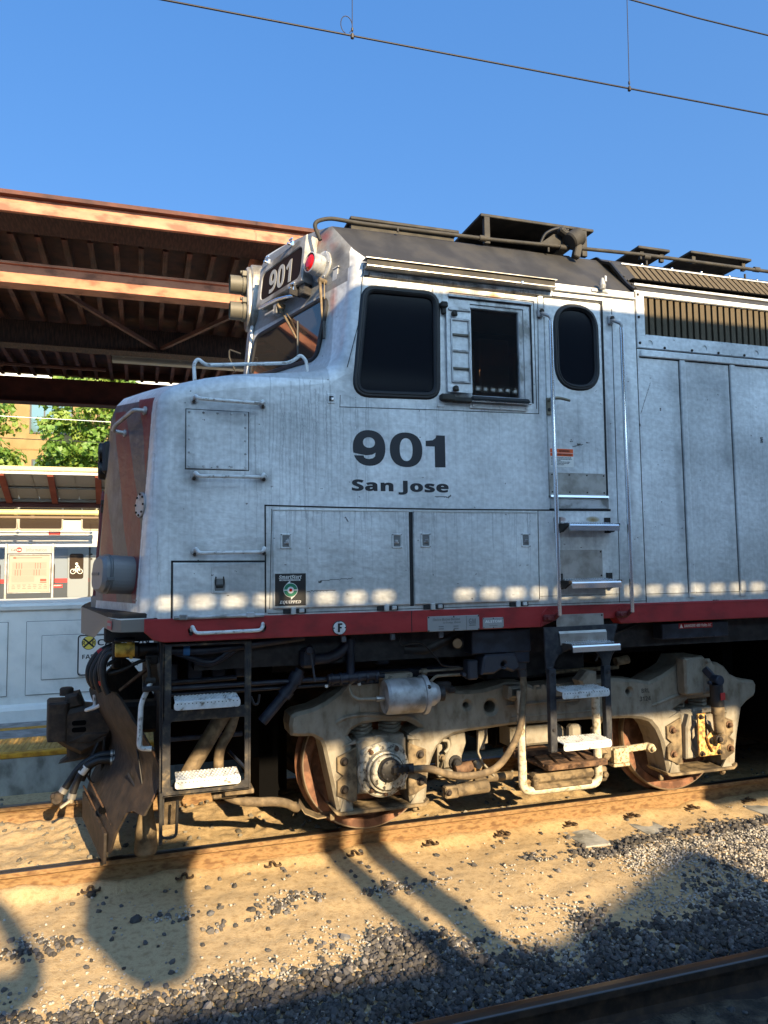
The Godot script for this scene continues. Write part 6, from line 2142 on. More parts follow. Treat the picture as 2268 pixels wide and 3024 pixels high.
	bo.prism(P2([1.08, 0.55, 1.62, 0.55, 1.64, 0.60, 1.50, 0.70, 1.08, 0.70]), 0.85, 1.05, 0.02)
	bo.box(V(1.60, 0.62, 1.10), V(0.11, 0.16, 0.08), 0.02)
	sub("bolster", bo, M.truck)
	# clasp brake gear between the wheels
	var ga := MB.new()
	ga.prism(P2([0.555, 0.72, 0.69, 0.72, 0.70, 0.62, 0.665, 0.53, 0.655, 0.45, 0.52, 0.45, 0.52, 0.52, 0.57, 0.62]), 0.98, 1.06, 0.01)
	ga.prism(rounded(P2([0.47, 0.44, 0.50, 0.44, 0.55, 0.58, 0.53, 0.70, 0.47, 0.70]), 0.02, 3), 1.0, 1.05, 0.008)
	ga.tube(spl([V(0.50, 0.66, 1.07), V(0.545, 0.65, 1.07), V(0.55, 0.60, 1.07), V(0.52, 0.57, 1.07)], 4), 0.014, 7)
	sub("brake_hanger", ga, M.truck)
	hexes([[0.605, 0.49]], 0.035, 0.05, M.under, 1.06)
	hexes([[0.505, 0.53]], 0.016, 0.03, M.dusty, 1.05)
	var sc := MB.new()
	sc.tube([V(0.585, 0.44, 1.10), V(0.72, 0.455, 1.10)], 0.045, 12)
	sub("brake_block", sc, M.rust)
	var gb := MB.new()
	gb.box(V(0.51, 0.425, 1.08), V(0.12, 0.045, 0.06), 0.008)
	gb.box(V(0.72, 0.40, 1.05), V(0.08, 0.10, 0.06), 0.015)
	gb.cyl(V(0.78, 0.46, 1.06), 0.03, 0, 0.05, 14, 0.006)
	gb.beam(V(0.775, 0.70, 1.12), V(0.765, 0.56, 1.12), 0.022, 0.012, 0.003)
	gb.beam(V(0.765, 0.56, 1.12), V(0.80, 0.48, 1.12), 0.022, 0.014, 0.003)
	gb.beam(V(0.80, 0.48, 1.12), V(0.90, 0.37, 1.10), 0.03, 0.014, 0.003)
	gb.box(V(0.845, 0.63, 1.0), V(0.05, 0.16, 0.05), 0.006)
	gb.box(V(0.90, 0.65, 0.95), V(0.04, 0.14, 0.05), 0.006)
	sub("brake_lever", gb, M.truck)
	var cy := MB.new()
	cy.box(V(0.52, 0.315, 1.17), V(0.11, 0.085, 0.07), 0.01)
	cy.tube([V(0.56, 0.318, 1.17), V(0.815, 0.325, 1.17)], 0.046, 16)
	cy.tube([V(0.78, 0.33, 1.0), V(1.1, 0.33, 1.0)], 0.03, 10)
	cy.box(V(0.64, 0.378, 1.14), V(0.12, 0.02, 0.05), 0.004)
	sub("slack_adjuster", cy, M.dusty)
	hexes([[0.49, 0.318]], 0.016, 0.02, M.iron, 1.205)
	hexes([[0.585, 0.365], [0.645, 0.375]], 0.012, 0.012, M.dusty, 1.15)
	var rd := MB.new()
	rd.beam(V(1.88, 0.478, 1.16), V(2.25, 0.485, 1.14), 0.03, 0.05, 0.006)
	rd.box(V(1.955, 0.445, 1.17), V(0.14, 0.12, 0.10), 0.015)
	rd.box(V(1.955, 0.378, 1.17), V(0.15, 0.025, 0.08), 0.006)
	rd.cyl(V(2.255, 0.475, 1.12), 0.035, 0, 0.07, 16, 0.008)
	rd.bolt(V(2.255, 0.475, 1.19), 0.02, 0.03)
	sub("brake_rod", rd, ground_mat(0.03, [[0.25, Color8(112, 84, 54)], [0.45, Color8(176, 164, 136)], [0.8, Color8(190, 178, 150)]], Vector3.ONE * 2.0, 0.75, 0.0, 0.3, M.grain, 63))
	var r2 := MB.new()
	r2.cyl(V(1.755, 0.48, 1.20), 0.05, 0, 0.06, 18, 0.01)
	r2.bolt(V(1.765, 0.475, 1.26), 0.028, 0.04)
	r2.box(V(1.80, 0.49, 1.20), V(0.10, 0.09, 0.06), 0.01)
	r2.box(V(1.75, 0.335, 1.20), V(0.10, 0.11, 0.08), 0.012)
	r2.bolt(V(1.77, 0.335, 1.24), 0.025, 0.03)
	r2.box(V(1.80, 0.585, 1.08), V(0.05, 0.14, 0.06), 0.01)
	r2.tube(spl([V(1.83, 0.68, 1.08), V(1.87, 0.72, 1.08), V(1.90, 0.70, 1.08), V(1.905, 0.52, 1.08)], 4), 0.022, 8)
	sub("brake_hanger", r2, M.dusty)


func ladder_step(x0: float, x1: float, y: float, z: float, parent: Node, m: Material) -> void:
	var s := MB.new()
	s.prism(rounded(P2([x0, y, x0, y - 0.052, x1, y - 0.052, x1, y]), 0.022, 4), z + 0.105, z + 0.11, 0.002)
	s.box(V((x0 + x1) * 0.5, y + 0.0, z + 0.02), V(x1 - x0 - 0.01, 0.006, 0.18), 0.002, Basis(Vector3.RIGHT, 0.05))
	s.tube([V(x0 + 0.008, y - 0.004, z + 0.104), V(x1 - 0.008, y - 0.004, z + 0.104)], 0.0065, 8)
	var o := obj("step", s, m, parent)
	var t := MB.new()
	var n := int((x1 - x0) / 0.022)
	for i in n:
		for j in 5:
			t.box(V(x0 + 0.012 + (x1 - x0 - 0.02) * (i + 0.5 * (j % 2)) / n, y + 0.005 + 0.004 * (4 - j) * 0.3, z - 0.05 + 0.036 * j), V(0.012, 0.006, 0.012), 0.0025)
	obj("tread_teeth", t, m, o)
	var h := MB.new()
	for i in n: h.cyl(V(x0 + 0.02 + (x1 - x0 - 0.04) * i / (n - 1), y - 0.014, z + 0.1095), 0.0035, 0, 0.001, 8)
	obj("drain_hole", h, M.gap, o)

func build_ladders() -> void:
	# front ladder: a plate frame with two windows, a lower stirrup and two white steps
	var m := MB.new()
	m.prism(P2([-1.50, 0.578, -0.970, 0.578, -0.962, 1.49, -1.50, 1.49]), 1.488, 1.50, 0.003, Transform3D.IDENTITY, [rounded(rect(-1.45, 1.092, -1.005, 1.475), 0.012, 3), rounded(rect(-1.452, 0.632, -1.006, 1.021), 0.012, 3)])
	m.box(V(-0.975, 1.03, 1.46), V(0.012, 0.9, 0.09), 0.002)
	m.box(V(-1.494, 1.03, 1.45), V(0.012, 0.9, 0.10), 0.002)
	m.box(V(-1.23, 0.582, 1.45), V(0.53, 0.012, 0.1), 0.002)
	var o := obj("front_ladder", m, ground_mat(0.014, [[0.3, Color8(34, 34, 38)], [0.62, Color8(60, 56, 52)], [0.85, Color8(110, 96, 74)]], Vector3.ONE * 1.4, 0.6, 0.1, 0.15, M.grain, 64), L)
	ladder_step(-1.436, -1.040, 1.150, 1.46, o, M.white)
	ladder_step(-1.428, -1.038, 0.685, 1.46, o, M.white)
	var lo := MB.new()
	lo.tube(bend([V(-1.503, 0.57, 1.49), V(-1.505, 0.335, 1.49), V(-1.415, 0.332, 1.49), V(-1.408, 0.55, 1.49)], 0.03, 4), 0.009, 8)
	lo.box(V(-1.505, 0.45, 1.47), V(0.02, 0.30, 0.06), 0.003)
	obj("stirrup", lo, M.soot, o)
	var hk := MB.new()
	hk.tube(bend([V(-0.965, 1.14, 1.49), V(-0.945, 1.09, 1.49), V(-0.92, 1.09, 1.49), V(-0.91, 1.15, 1.49)], 0.02), 0.008, 7)
	obj("hook", hk, M.under, o)
	# rear ladder below the cab door
	var r := MB.new()
	var top := P2([1.10, 1.50, 1.108, 1.20, 1.165, 1.20, 1.175, 1.25, 1.215, 1.30, 1.27, 1.33, 1.37, 1.345, 1.48, 1.338, 1.535, 1.30, 1.565, 1.25, 1.573, 1.19, 1.632, 1.19, 1.645, 1.25, 1.66, 1.34, 1.715, 1.505])
	r.prism(top, 1.545, 1.56, 0.003)
	for q: Array in [[1.108, 1.162, 1.105, 1.158], [1.556, 1.612, 1.562, 1.606]]:
		r.prism(P2([q[0], 1.21, q[1], 1.21, q[3], 0.636, q[2], 0.636]), 1.555, 1.60, 0.004)
	r.box(V(1.355, 0.642, 1.575), V(0.50, 0.014, 0.05), 0.003)
	r.box(V(1.355, 1.004, 1.575), V(0.42, 0.016, 0.05), 0.003)
	var ro := obj("rear_ladder", r, ground_mat(0.014, [[0.3, Color8(30, 34, 44)], [0.7, Color8(56, 58, 62)]], Vector3.ONE * 1.4, 0.55, 0.1, 0.15, M.grain, 65), L)
	for q: Array in [[1.135, 1.175], [1.59, 1.165], [1.132, 0.79]]:
		var b := MB.new()
		b.cyl(V(q[0], q[1], 1.60), 0.014, 0, 0.01, 12, 0.004)
		obj("bolt", b, M.under, ro)
	ladder_step(1.165, 1.55, 1.060, 1.56, ro, M.chipwhite if M.has("chipwhite") else M.white)
	ladder_step(1.163, 1.552, 0.705, 1.56, ro, M.white)
	# polished plate folded over the sill and the step under it
	var pl := MB.new()
	pl.prism(P2([1.212, 1.50, 1.606, 1.50, 1.606, 1.586, 1.212, 1.586]), 1.537, 1.543, 0.001)
	pl.quad(V(1.212, 1.50, 1.543), V(1.218, 1.45, 1.57), V(1.61, 1.45, 1.57), V(1.606, 1.50, 1.543))
	pl.prism(P2([1.222, 1.37, 1.61, 1.37, 1.61, 1.452, 1.218, 1.452]), 1.566, 1.571, 0.001)
	var po := obj("scuff_plate", pl, M.steel, L)
	rivets(1.228, 1.39, 1.59, 1.572, 2, 2, 1.5435, 0.007, po, M.iron)
	side_step(1.215, 1.380, 1.665, 1.53)


var bed_noise := FastNoiseLite.new()

func bed(x: float, z: float) -> float:
	var n := bed_noise.get_noise_2d(x * 100.0, z * 100.0)
	var n2 := bed_noise.get_noise_2d(x * 420.0 + 900.0, z * 420.0)
	var y := -0.165 + n * 0.022 + n2 * 0.006
	if z > 0.7: # drifted against the rail
		y += 0.045 * exp(-pow((z - 0.80) / 0.10, 2.0)) * (0.65 + 0.9 * bed_noise.get_noise_2d(x * 140.0, 40.0))
		y += 0.06 * smoothstep(-1.9, -2.5, x) * exp(-pow((z - 0.80) / 0.14, 2.0))
		y -= 0.045 * smoothstep(1.9, 2.6, z)
		y += 0.06 * smoothstep(2.9, 3.3, z)
	elif z > -0.7:
		y += 0.03 + 0.028 * absf(bed_noise.get_noise_2d(x * 260.0, z * 330.0)) + n2 * 0.012
	else:
		y += 0.025 * exp(-pow((z + 0.80) / 0.10, 2.0))
	return y

func stone_mesh(seed_: int, flat_: float) -> ArrayMesh:
	var rng := RandomNumberGenerator.new()
	rng.seed = seed_
	var t := (1.0 + sqrt(5.0)) / 2.0
	var p: Array = []
	for q: Array in [[-1, t, 0], [1, t, 0], [-1, -t, 0], [1, -t, 0], [0, -1, t], [0, 1, t], [0, -1, -t], [0, 1, -t], [t, 0, -1], [t, 0, 1], [-t, 0, -1], [-t, 0, 1]]:
		var w := V(q[0], q[1], q[2]).normalized() * rng.randf_range(0.62, 1.22)
		p.append(w * V(1.0, flat_, rng.randf_range(0.75, 1.0)))
	var m := MB.new()
	for f: Array in [[0, 11, 5], [0, 5, 1], [0, 1, 7], [0, 7, 10], [0, 10, 11], [1, 5, 9], [5, 11, 4], [11, 10, 2], [10, 7, 6], [7, 1, 8], [3, 9, 4], [3, 4, 2], [3, 2, 6], [3, 6, 8], [3, 8, 9], [4, 9, 5], [2, 4, 11], [6, 2, 10], [8, 6, 7], [9, 8, 1]]:
		m.tri(p[f[0]], p[f[1]], p[f[2]])
	return m.mesh()

func scatter(called: String, label: String, mesh: Mesh, where: Array, sizes: Array, cols: Array, seed_: int) -> void:
	var rng := RandomNumberGenerator.new()
	rng.seed = seed_
	var mm := MultiMesh.new()
	mm.transform_format = MultiMesh.TRANSFORM_3D
	mm.use_colors = true
	mm.mesh = mesh
	mm.instance_count = where.size()
	for i in where.size():
		var b := Basis.from_euler(V(rng.randf() * 0.7, rng.randf() * TAU, rng.randf() * 0.7)).scaled(Vector3.ONE * sizes[i])
		mm.set_instance_transform(i, Transform3D(b, where[i]))
		mm.set_instance_color(i, cols[i])
	var o := MultiMeshInstance3D.new()
	o.name = free_name(called, self)
	o.multimesh = mm
	o.material_override = M.stone
	add_child(o, true)
	tag(o, label, "gravel")
	kind(o, "stuff")

func rail(zc: float, label: String, side: Material, group: String, x0 := -70.0, x1 := 70.0) -> void:
	var pr := P2([-0.034, -0.003, -0.037, -0.008, -0.038, -0.034, -0.012, -0.05, -0.0095, -0.065, -0.0095, -0.125, -0.02, -0.152, -0.076, -0.172, -0.076, -0.186, 0.076, -0.186, 0.076, -0.172, 0.02, -0.152, 0.0095, -0.125, 0.0095, -0.065, 0.012, -0.05, 0.038, -0.034, 0.037, -0.008, 0.034, -0.003])
	var X := Transform3D(Basis(V(0, 0, 1), V(0, 1, 0), V(-1, 0, 0)), V(0, 0, zc))
	var m := MB.new()
	m.prism(pr, -x1, -x0, 0.0, X)
	var o := obj("rail", m, side)
	tag(o, label, "rail", group)
	var t := MB.new()
	t.prism(P2([-0.036, -0.009, -0.036, -0.004, -0.028, -0.0005, 0.0, 0.0008, 0.028, -0.0005, 0.036, -0.004, 0.036, -0.009]), -x1, -x0, 0.0, X)
	obj("running_surface", t, M.railtop, o)

func build_ground() -> void:
	bed_noise.noise_type = FastNoiseLite.TYPE_SIMPLEX_SMOOTH
	bed_noise.frequency = 0.011
	bed_noise.seed = 77
	bed_noise.fractal_octaves = 4
	var g := MB.new()
	g.quad(V(-900, -0.34, 900), V(900, -0.34, 900), V(900, -0.34, -900), V(-900, -0.34, -900))
	kind(obj("ground", g, M.dusty), "structure")
	var s := MB.new()
	var rows: Array = []
	var xs: Array = []
	var x := -9.0
	while x < 12.0:
		xs.append(x)
		x += 0.035 if x > -3.6 and x < 5.0 else 0.25
	var z := 3.12
	var zs: Array = []
	while z > -1.9:
		zs.append(z)
		z -= 0.028 if z > 0.75 else 0.04
	for zz: float in zs:
		var row := PackedVector3Array()
		for xx: float in xs: row.append(V(xx, bed(xx, zz), zz))
		rows.append(row)
	s.grid(rows, true)
	kind(obj("track_bed", s, M.sand), "structure")
	var s2: Array = []
	var m2 := MB.new()
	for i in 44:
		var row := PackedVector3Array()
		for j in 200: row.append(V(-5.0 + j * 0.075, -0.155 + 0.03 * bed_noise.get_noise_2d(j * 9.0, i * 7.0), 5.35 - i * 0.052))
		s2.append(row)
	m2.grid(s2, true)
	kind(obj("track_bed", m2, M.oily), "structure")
	rail(0.7525, "rusty rail with sand drifted against it, under the locomotive's near wheels", M.railside, "rails")
	rail(-0.7525, "rail under the locomotive's far wheels, along the concrete platform edge", M.railside, "rails")
	rail(3.185, "dark rail with a shiny top crossing the lower right corner in shade", M.raildark, "rails")
	rail(4.69, "dark rail nearest the near platform edge", M.raildark, "rails")
	# concrete sleepers: mostly buried in sand; each carries spring clips beside the rail
	var body := MB.new()
	body.box(V(0, -0.245, 0.0), V(0.26, 0.16, 2.60), 0.02)
	var bmesh := body.mesh()
	var cm := MB.new()
	for sg: float in [-1.0, 1.0]:
		cm.tube(bend([V(0.055 * sg, -0.115, 0.005), V(0.055 * sg, -0.105, 0.075), V(0.02 * sg, -0.10, 0.095), V(0.012 * sg, -0.10, 0.02)], 0.02, 3), 0.0085, 6)
	cm.tube(spl([V(-0.012, -0.10, 0.02), V(0.0, -0.085, 0.045), V(0.012, -0.10, 0.02)], 4), 0.0085, 6)
	cm.box(V(0, -0.135, 0.04), V(0.12, 0.035, 0.05), 0.008)
	cm.box(V(-0.075, -0.14, 0.05), V(0.02, 0.05, 0.05), 0.004)
	var cmesh := cm.mesh()
	var clipm := ground_mat(0.02, [[0.3, Color8(58, 46, 36)], [0.7, Color8(100, 82, 60)]], Vector3.ONE * 3.0, 0.8, 0.1)
	for i in 12:
		var tx := -2.53 + 0.6 * i
		var o := root("concrete_sleeper", "sand-buried concrete sleeper with spring clips beside the near rail", "sleeper", V(tx, 0, 0), "sleepers under the locomotive's track")
		obj("body", bmesh, M.concrete, o).position = V(0, 0.0 if i > 6 else -0.03, 0)
		var c := obj("spring_clip", cmesh, clipm, o)
		c.position = V(0, -0.034, 0.835)
		c.rotation.y = 0.05 * sin(i * 2.1)
		var c2 := obj("spring_clip", cmesh, clipm, o)
		c2.position = V(0, -0.012, -0.835)
		c2.rotation.y = PI
	# ballast
	var rng := RandomNumberGenerator.new()
	rng.seed = 4
	var dark: Array = [[], [], []]
	var light: Array = [[], []]
	var dsz: Array = [[], [], []]
	var lsz: Array = [[], []]
	var dcol: Array = [[], [], []]
	var lcol: Array = [[], []]
	for i in 130000:
		var px := rng.randf_range(-3.8, 5.6)
		var pz := rng.randf_range(0.86, 3.10)
		var w := bed_noise.get_noise_2d(px * 70.0, pz * 70.0)
		var w2 := bed_noise.get_noise_2d(px * 190.0 + 300.0, pz * 190.0)
		var edge := 2.22 + 0.10 * sin(px * 1.1 + 0.6) - 0.10 * smoothstep(0.4, 2.0, px) + w * 0.55
		var p := smoothstep(edge - 0.22, edge + 0.30, pz + w2 * 0.25)
		p *= 0.62 - 0.34 * smoothstep(1.2, 2.2, px) * smoothstep(2.75, 2.3, pz)
		p = maxf(p, 0.60 * smoothstep(0.5, 1.5, px) * smoothstep(0.13, 0.03, absf(pz - 1.36 - 0.16 * w2 + 0.03 * (px - 2.0))) * smoothstep(-0.25, 0.3, w + w2 + 0.12 * (px - 1.2)))
		p = maxf(p, 0.30 * exp(-pow((pz - 1.42 - 0.1 * w - 0.06 * (0.4 - px)) / 0.09, 2.0)) * smoothstep(0.0, 0.35, w2 + 0.15))
		p = maxf(p, 0.004)
		p = maxf(p, 0.16 * smoothstep(1.7, 2.3, px) * smoothstep(1.3, 1.5, pz))
		if rng.randf() < p * 0.80:
			var k := rng.randi_range(0, 2)
			var sz := rng.randf_range(0.009, 0.022) * (1.35 if rng.randf() < 0.12 else 1.0)
			var lift := 0.45 if p > 0.3 else 0.05
			dark[k].append(V(px, bed(px, pz) + sz * rng.randf_range(0.1, lift + 0.25) + p * 0.022 * rng.randf(), pz))
			dsz[k].append(sz)
			var c := rng.randf_range(0.03, 0.095)
			if rng.randf() < 0.10: c = rng.randf_range(0.10, 0.2)
			var warm := rng.randf_range(-0.06, 0.10)
			dcol[k].append(Color(c * (1.06 + warm), c * (1.0 + warm * 0.3), c * (0.97 - warm)))
		var q := 0.75 * smoothstep(1.55, 2.3, px + w * 0.9) * smoothstep(1.28, 1.5, pz + w2 * 0.2) * smoothstep(3.0, 2.2, pz)
		q = maxf(q, 0.42 * exp(-pow((pz - edge - 0.12) / 0.30, 2.0)))
		q = maxf(q, 0.30 * smoothstep(edge, edge + 0.3, pz))
		q = maxf(q, 0.35 * exp(-pow((pz - 1.46 - 0.1 * w) / 0.10, 2.0)) * smoothstep(0.0, 0.4, w2 + 0.1))
		q = maxf(q, 0.005)
		if rng.randf() < q * 0.9:
			var k := rng.randi_range(0, 1)
			var sz := rng.randf_range(0.0045, 0.0115)
			light[k].append(V(px + rng.randf_range(-0.01, 0.01), bed(px, pz) + sz * rng.randf_range(0.2, 0.9) + q * 0.01 * rng.randf(), pz + rng.randf_range(-0.01, 0.01)))
			lsz[k].append(sz)
			var c := rng.randf_range(0.20, 0.46)
			lcol[k].append(Color(c, c * 0.95, c * 0.86))
	# clods and stones between the rails and beyond
	for i in 2600:
		var px := rng.randf_range(-4.0, 5.0)
		var pz := rng.randf_range(-1.7, 0.66)
		var w := bed_noise.get_noise_2d(px * 160.0, pz * 160.0)
		if rng.randf() > smoothstep(-0.1, 0.5, w) * (1.0 if pz > -0.7 else 0.1): continue
		var sz := rng.randf_range(0.008, 0.028)
		dark[0].append(V(px, bed(px, pz) + sz * 0.1, pz))
		dsz[0].append(sz)
		var c := rng.randf_range(0.06, 0.2)
		dcol[0].append(Color(c * 1.1, c, c * 0.8))
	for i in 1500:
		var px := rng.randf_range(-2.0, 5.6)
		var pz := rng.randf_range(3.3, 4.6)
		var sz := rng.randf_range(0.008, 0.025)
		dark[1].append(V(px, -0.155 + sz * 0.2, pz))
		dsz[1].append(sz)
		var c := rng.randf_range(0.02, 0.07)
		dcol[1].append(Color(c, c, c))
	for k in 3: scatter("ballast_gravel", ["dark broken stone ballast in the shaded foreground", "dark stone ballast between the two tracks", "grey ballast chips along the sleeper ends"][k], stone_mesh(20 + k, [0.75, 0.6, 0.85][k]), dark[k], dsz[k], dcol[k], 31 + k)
	for k in 2: scatter("pale_gravel", ["pale fine gravel spilled over the sand", "small pale stones beside the dark ballast"][k], stone_mesh(40 + k, 0.8), light[k], lsz[k], lcol[k], 51 + k)
	# a few single stones that stand out on the sand
	var told := ["pale round stone on the sand right of the wide shadow", "tan stone on the sand at the wide shadow's left edge", "sharp dark stone on the sand, tallest of its scatter", "small dark stone beside the long flat piece", "long dark flat piece of stone in the wide shadow", "black lump on the sand beside the first spring clip", "dark stone just right of the post shadows near the rail", "pale stone at the upper edge of the shaded ballast"]
	var nth := 0
	for q: Array in [[-1.208, 1.474, 0.033, 0.13], [-1.949, 1.57, 0.034, 0.16], [-0.958, 1.498, 0.036, 0.05], [-1.504, 1.384, 0.028, 0.05], [-1.651, 1.411, 0.05, 0.05], [-1.922, 0.95, 0.04, 0.02], [0.45, 1.05, 0.028, 0.06], [-0.5, 2.0, 0.035, 0.16]]:
		var o := obj("stone", stone_mesh(int(q[0] * 100) + 500, 0.6), flatmat(Color(q[3], q[3], q[3] * 1.02).linear_to_srgb(), 0.85))
		o.scale = Vector3.ONE * q[2]
		o.position = V(q[0], bed(q[0], q[1]) + q[2] * 0.2, q[1])
		o.rotation.y = q[0] * 7.0
		tag(o, told[nth], "stone", "loose stones on the sand")
		nth += 1


func leaf_cards(m: MB, c: Vector3, r: Vector3, count: int, size: float, rng: RandomNumberGenerator) -> void:
	for i in count:
		var d := V(rng.randfn(), rng.randfn(), rng.randfn()).normalized()
		var p := c + d * r * pow(rng.randf(), 0.4)
		var nn := (d + V(rng.randf_range(-0.7, 0.7), rng.randf_range(0.0, 0.9), rng.randf_range(-0.7, 0.7))).normalized()
		var a := nn.cross(V(rng.randfn(), rng.randfn(), rng.randfn())).normalized()
		var b := nn.cross(a)
		var s := size * rng.randf_range(0.6, 1.3)
		var fold := nn * s * 0.18
		# a lobed leaf: two halves folded on the midrib
		var tip := p + a * s
		var base := p - a * s * 0.8
		m.tri(base, p + b * s * 0.75 + fold + a * s * 0.1, tip)
		m.tri(base, tip, p - b * s * 0.75 + fold + a * s * 0.1)
		m.tri(p - a * s * 0.2, p + b * s * 0.95 + fold - a * s * 0.45, p + b * s * 0.7 + fold + a * s * 0.45)
		m.tri(p - a * s * 0.2, p - b * s * 0.7 + fold + a * s * 0.45, p - b * s * 0.95 + fold - a * s * 0.45)

func tree(at: Vector3, h: float, rad: float, clumps: int, label: String, seed_: int) -> void:
	var rng := RandomNumberGenerator.new()
	rng.seed = seed_
	var o := root("tree", label, "tree", at, "street trees before the tan building")
	var tr := MB.new()
	tr.tube([V(0, -0.4, 0), V(0.1, h * 0.3, 0.05), V(0.0, h * 0.6, 0), V(0.1, h * 0.9, 0)], 0.17, 10, 0.05)
	var m1 := MB.new()
	var m2 := MB.new()
	for i in clumps:
		var t := rng.randf_range(0.32, 1.0)
		var ang := rng.randf() * TAU
		var rr := rad * sin(clampf((t - 0.22) / 0.8, 0.05, 1.0) * PI * 0.92) * pow(rng.randf(), 0.45)
		var c := V(cos(ang) * rr, h * t, sin(ang) * rr)
		if i % 5 == 0: tr.tube([V(0.05, h * t * 0.72, 0), c * V(0.5, 1, 0.5) - V(0, h * 0.06, 0), c], 0.045, 6, 0.012)
		leaf_cards(m1 if i % 3 else m2, c, V(0.52, 0.34, 0.52) * rng.randf_range(0.7, 1.3), 62, 0.105, rng)
	obj("trunk", tr, flatmat(Color8(96, 84, 70), 0.9), o)
	var lm := flatmat(Color(0.105, 0.19, 0.028).linear_to_srgb(), 0.55)
	lm.backlight_enabled = true
	lm.backlight = Color(0.42, 0.52, 0.10)
	var lm2 := flatmat(Color(0.17, 0.24, 0.04).linear_to_srgb(), 0.55)
	lm2.backlight_enabled = true
	lm2.backlight = Color(0.5, 0.55, 0.12)
	obj("crown", m1, lm, o)
	obj("crown", m2, lm2, o)

func build_far_side() -> void:
	# platform on the far side of the locomotive's track
	var p := MB.new()
	p.box(V(2, -0.10, -3.9), V(90, 0.60, 4.4))
	kind(obj("platform", p, M.concrete), "structure")
	var pv := MB.new()
	pv.box(V(2, 0.203, -3.9), V(90, 0.006, 4.36))
	kind(obj("platform_paving", pv, M.paving), "structure")
	var ln := MB.new()
	ln.box(V(2, 0.20, -1.735), V(90, 0.05, 0.09), 0.008)
	ln.box(V(2, 0.2075, -3.02), V(90, 0.004, 0.13))
	kind(obj("painted_line", ln, M.line), "structure")
	var tc := MB.new()
	tc.box(V(2, 0.209, -2.15), V(90, 0.008, 0.66), 0.003)
	kind(obj("tactile_paving", tc, M.tactile), "structure")
	var dm := MB.new()
	for i in 118:
		for j in 13:
			dm.lathe(PackedVector2Array([Vector2(0.019, 0), Vector2(0.012, 0.008), Vector2(0, 0.009)]), Transform3D(Basis(Vector3.RIGHT, -PI / 2), V(-4.6 + 0.05 * i, 0.213, -1.86 - 0.047 * j - 0.0)), 6)
	kind(tag(obj("tactile_domes", dm, M.tactile), "rows of small raised domes on the yellow tactile strip", "tactile domes"), "stuff")
	# low white ramp wall with moulded panels
	var w := MB.new()
	w.box(V(2, 0.86, -3.62), V(70, 1.32, 0.26))
	var wo := obj("ramp_wall", w, M.wall)
	tag(wo, "low white plastered ramp wall with moulded panels behind the far platform", "wall")
	var cp := MB.new()
	cp.prism(P2([-3.46, 1.50, -3.45, 1.545, -3.47, 1.575, -4.6, 1.60, -4.6, 1.50]), -33, 37, 0.0, Transform3D(Basis(V(0, 0, 1), V(0, 1, 0), V(-1, 0, 0)), V(0, 0, 0)))
	obj("coping", cp, M.wall, wo)
	var pl := MB.new()
	pl.prism(P2([-3.49, 0.20, -3.40, 0.20, -3.40, 0.34, -3.43, 0.38, -3.49, 0.40]), -33, 37, 0.0, Transform3D(Basis(V(0, 0, 1), V(0, 1, 0), V(-1, 0, 0)), V(0, 0, 0)))
	obj("plinth", pl, M.wall, wo)
	for i in 6:
		var x0 := -2.93 + 1.95 * (i - 2)
		for k in 2:
			var d := 0.17 * k
			var r := MB.new()
			var out := rect(x0 + d, 0.50 + d, x0 + 1.75 - d, 1.36 - d)
			r.prism(out, -3.492, -3.478 + 0.008 * k, 0.006)
			obj("moulded_panel", r, M.wall, wo)
			var jn := MB.new()
			for e in 4:
				var a := out[e]
				var b := out[(e + 1) % 4]
				jn.beam(V(a.x, a.y, -3.486 + 0.008 * k), V(b.x, b.y, -3.486 + 0.008 * k), 0.008, 0.008)
			obj("panel_joint", jn, flatmat(Color8(110, 112, 112), 0.9), wo)
	# crossing caution sign on the wall
	var sg := MB.new()
	var so := rounded(rect(-2.37, 0.69, -1.45, 1.19), 0.05, 4)
	sg.prism(so, -3.468, -3.455, 0.002)
	var s := obj("caution_sign", sg, M.paper)
	tag(s, "white caution sign with round yellow crossing emblem on the ramp wall", "sign")
	var bd := MB.new()
	bd.prism(MB.inset(so, 0.006), -3.456, -3.4535, 0.0, Transform3D.IDENTITY, [MB.inset(so, 0.022)])
	obj("border", bd, M.ink, s)
	var em := MB.new()
	em.cyl(V(-2.237, 1.085, -3.455), 0.082, 0, 0.003, 32)
	obj("emblem_edge", em, M.ink, s)
	var ey := MB.new()
	ey.cyl(V(-2.237, 1.085, -3.452), 0.076, 0, 0.002, 32)
	obj("emblem", ey, flatmat(Color8(226, 204, 84), 0.5), s)
	var ex := MB.new()
	for a: float in [0.72, -0.72]: ex.box(V(-2.237, 1.085, -3.449), V(0.15, 0.02, 0.002), 0.0, Basis(Vector3.BACK, a))
	obj("cross", ex, M.ink, s)
	for x: float in [-2.293, -2.181]: lettering("lettering", "R", 0.045, V(x, 1.085, -3.45), M.ink, s)
	lettering("lettering", "CAUTION", 0.075, V(-1.84, 1.085, -3.454), M.ink, s, 0.60)
	lettering("lettering", "FAST MOVING TRAINS", 0.052, V(-1.89, 0.92, -3.454), M.ink, s, 0.84)
	lettering("lettering", "STAND BACK", 0.052, V(-1.89, 0.81, -3.454), M.ink, s, 0.44)
	for q: Array in [[-2.335, 1.155], [-2.335, 0.725]]:
		var b := MB.new()
		b.cyl(V(q[0], q[1], -3.455), 0.008, 0, 0.004, 8)
		obj("screw", b, M.steel, s)
	# upper platform behind the wall
	var up := MB.new()
	up.box(V(2, 0.7, -6.2), V(90, 1.6, 3.4))
	kind(obj("upper_platform", up, M.paving), "structure")
	build_info_board()
	build_canopy()
	build_train()
	build_back()

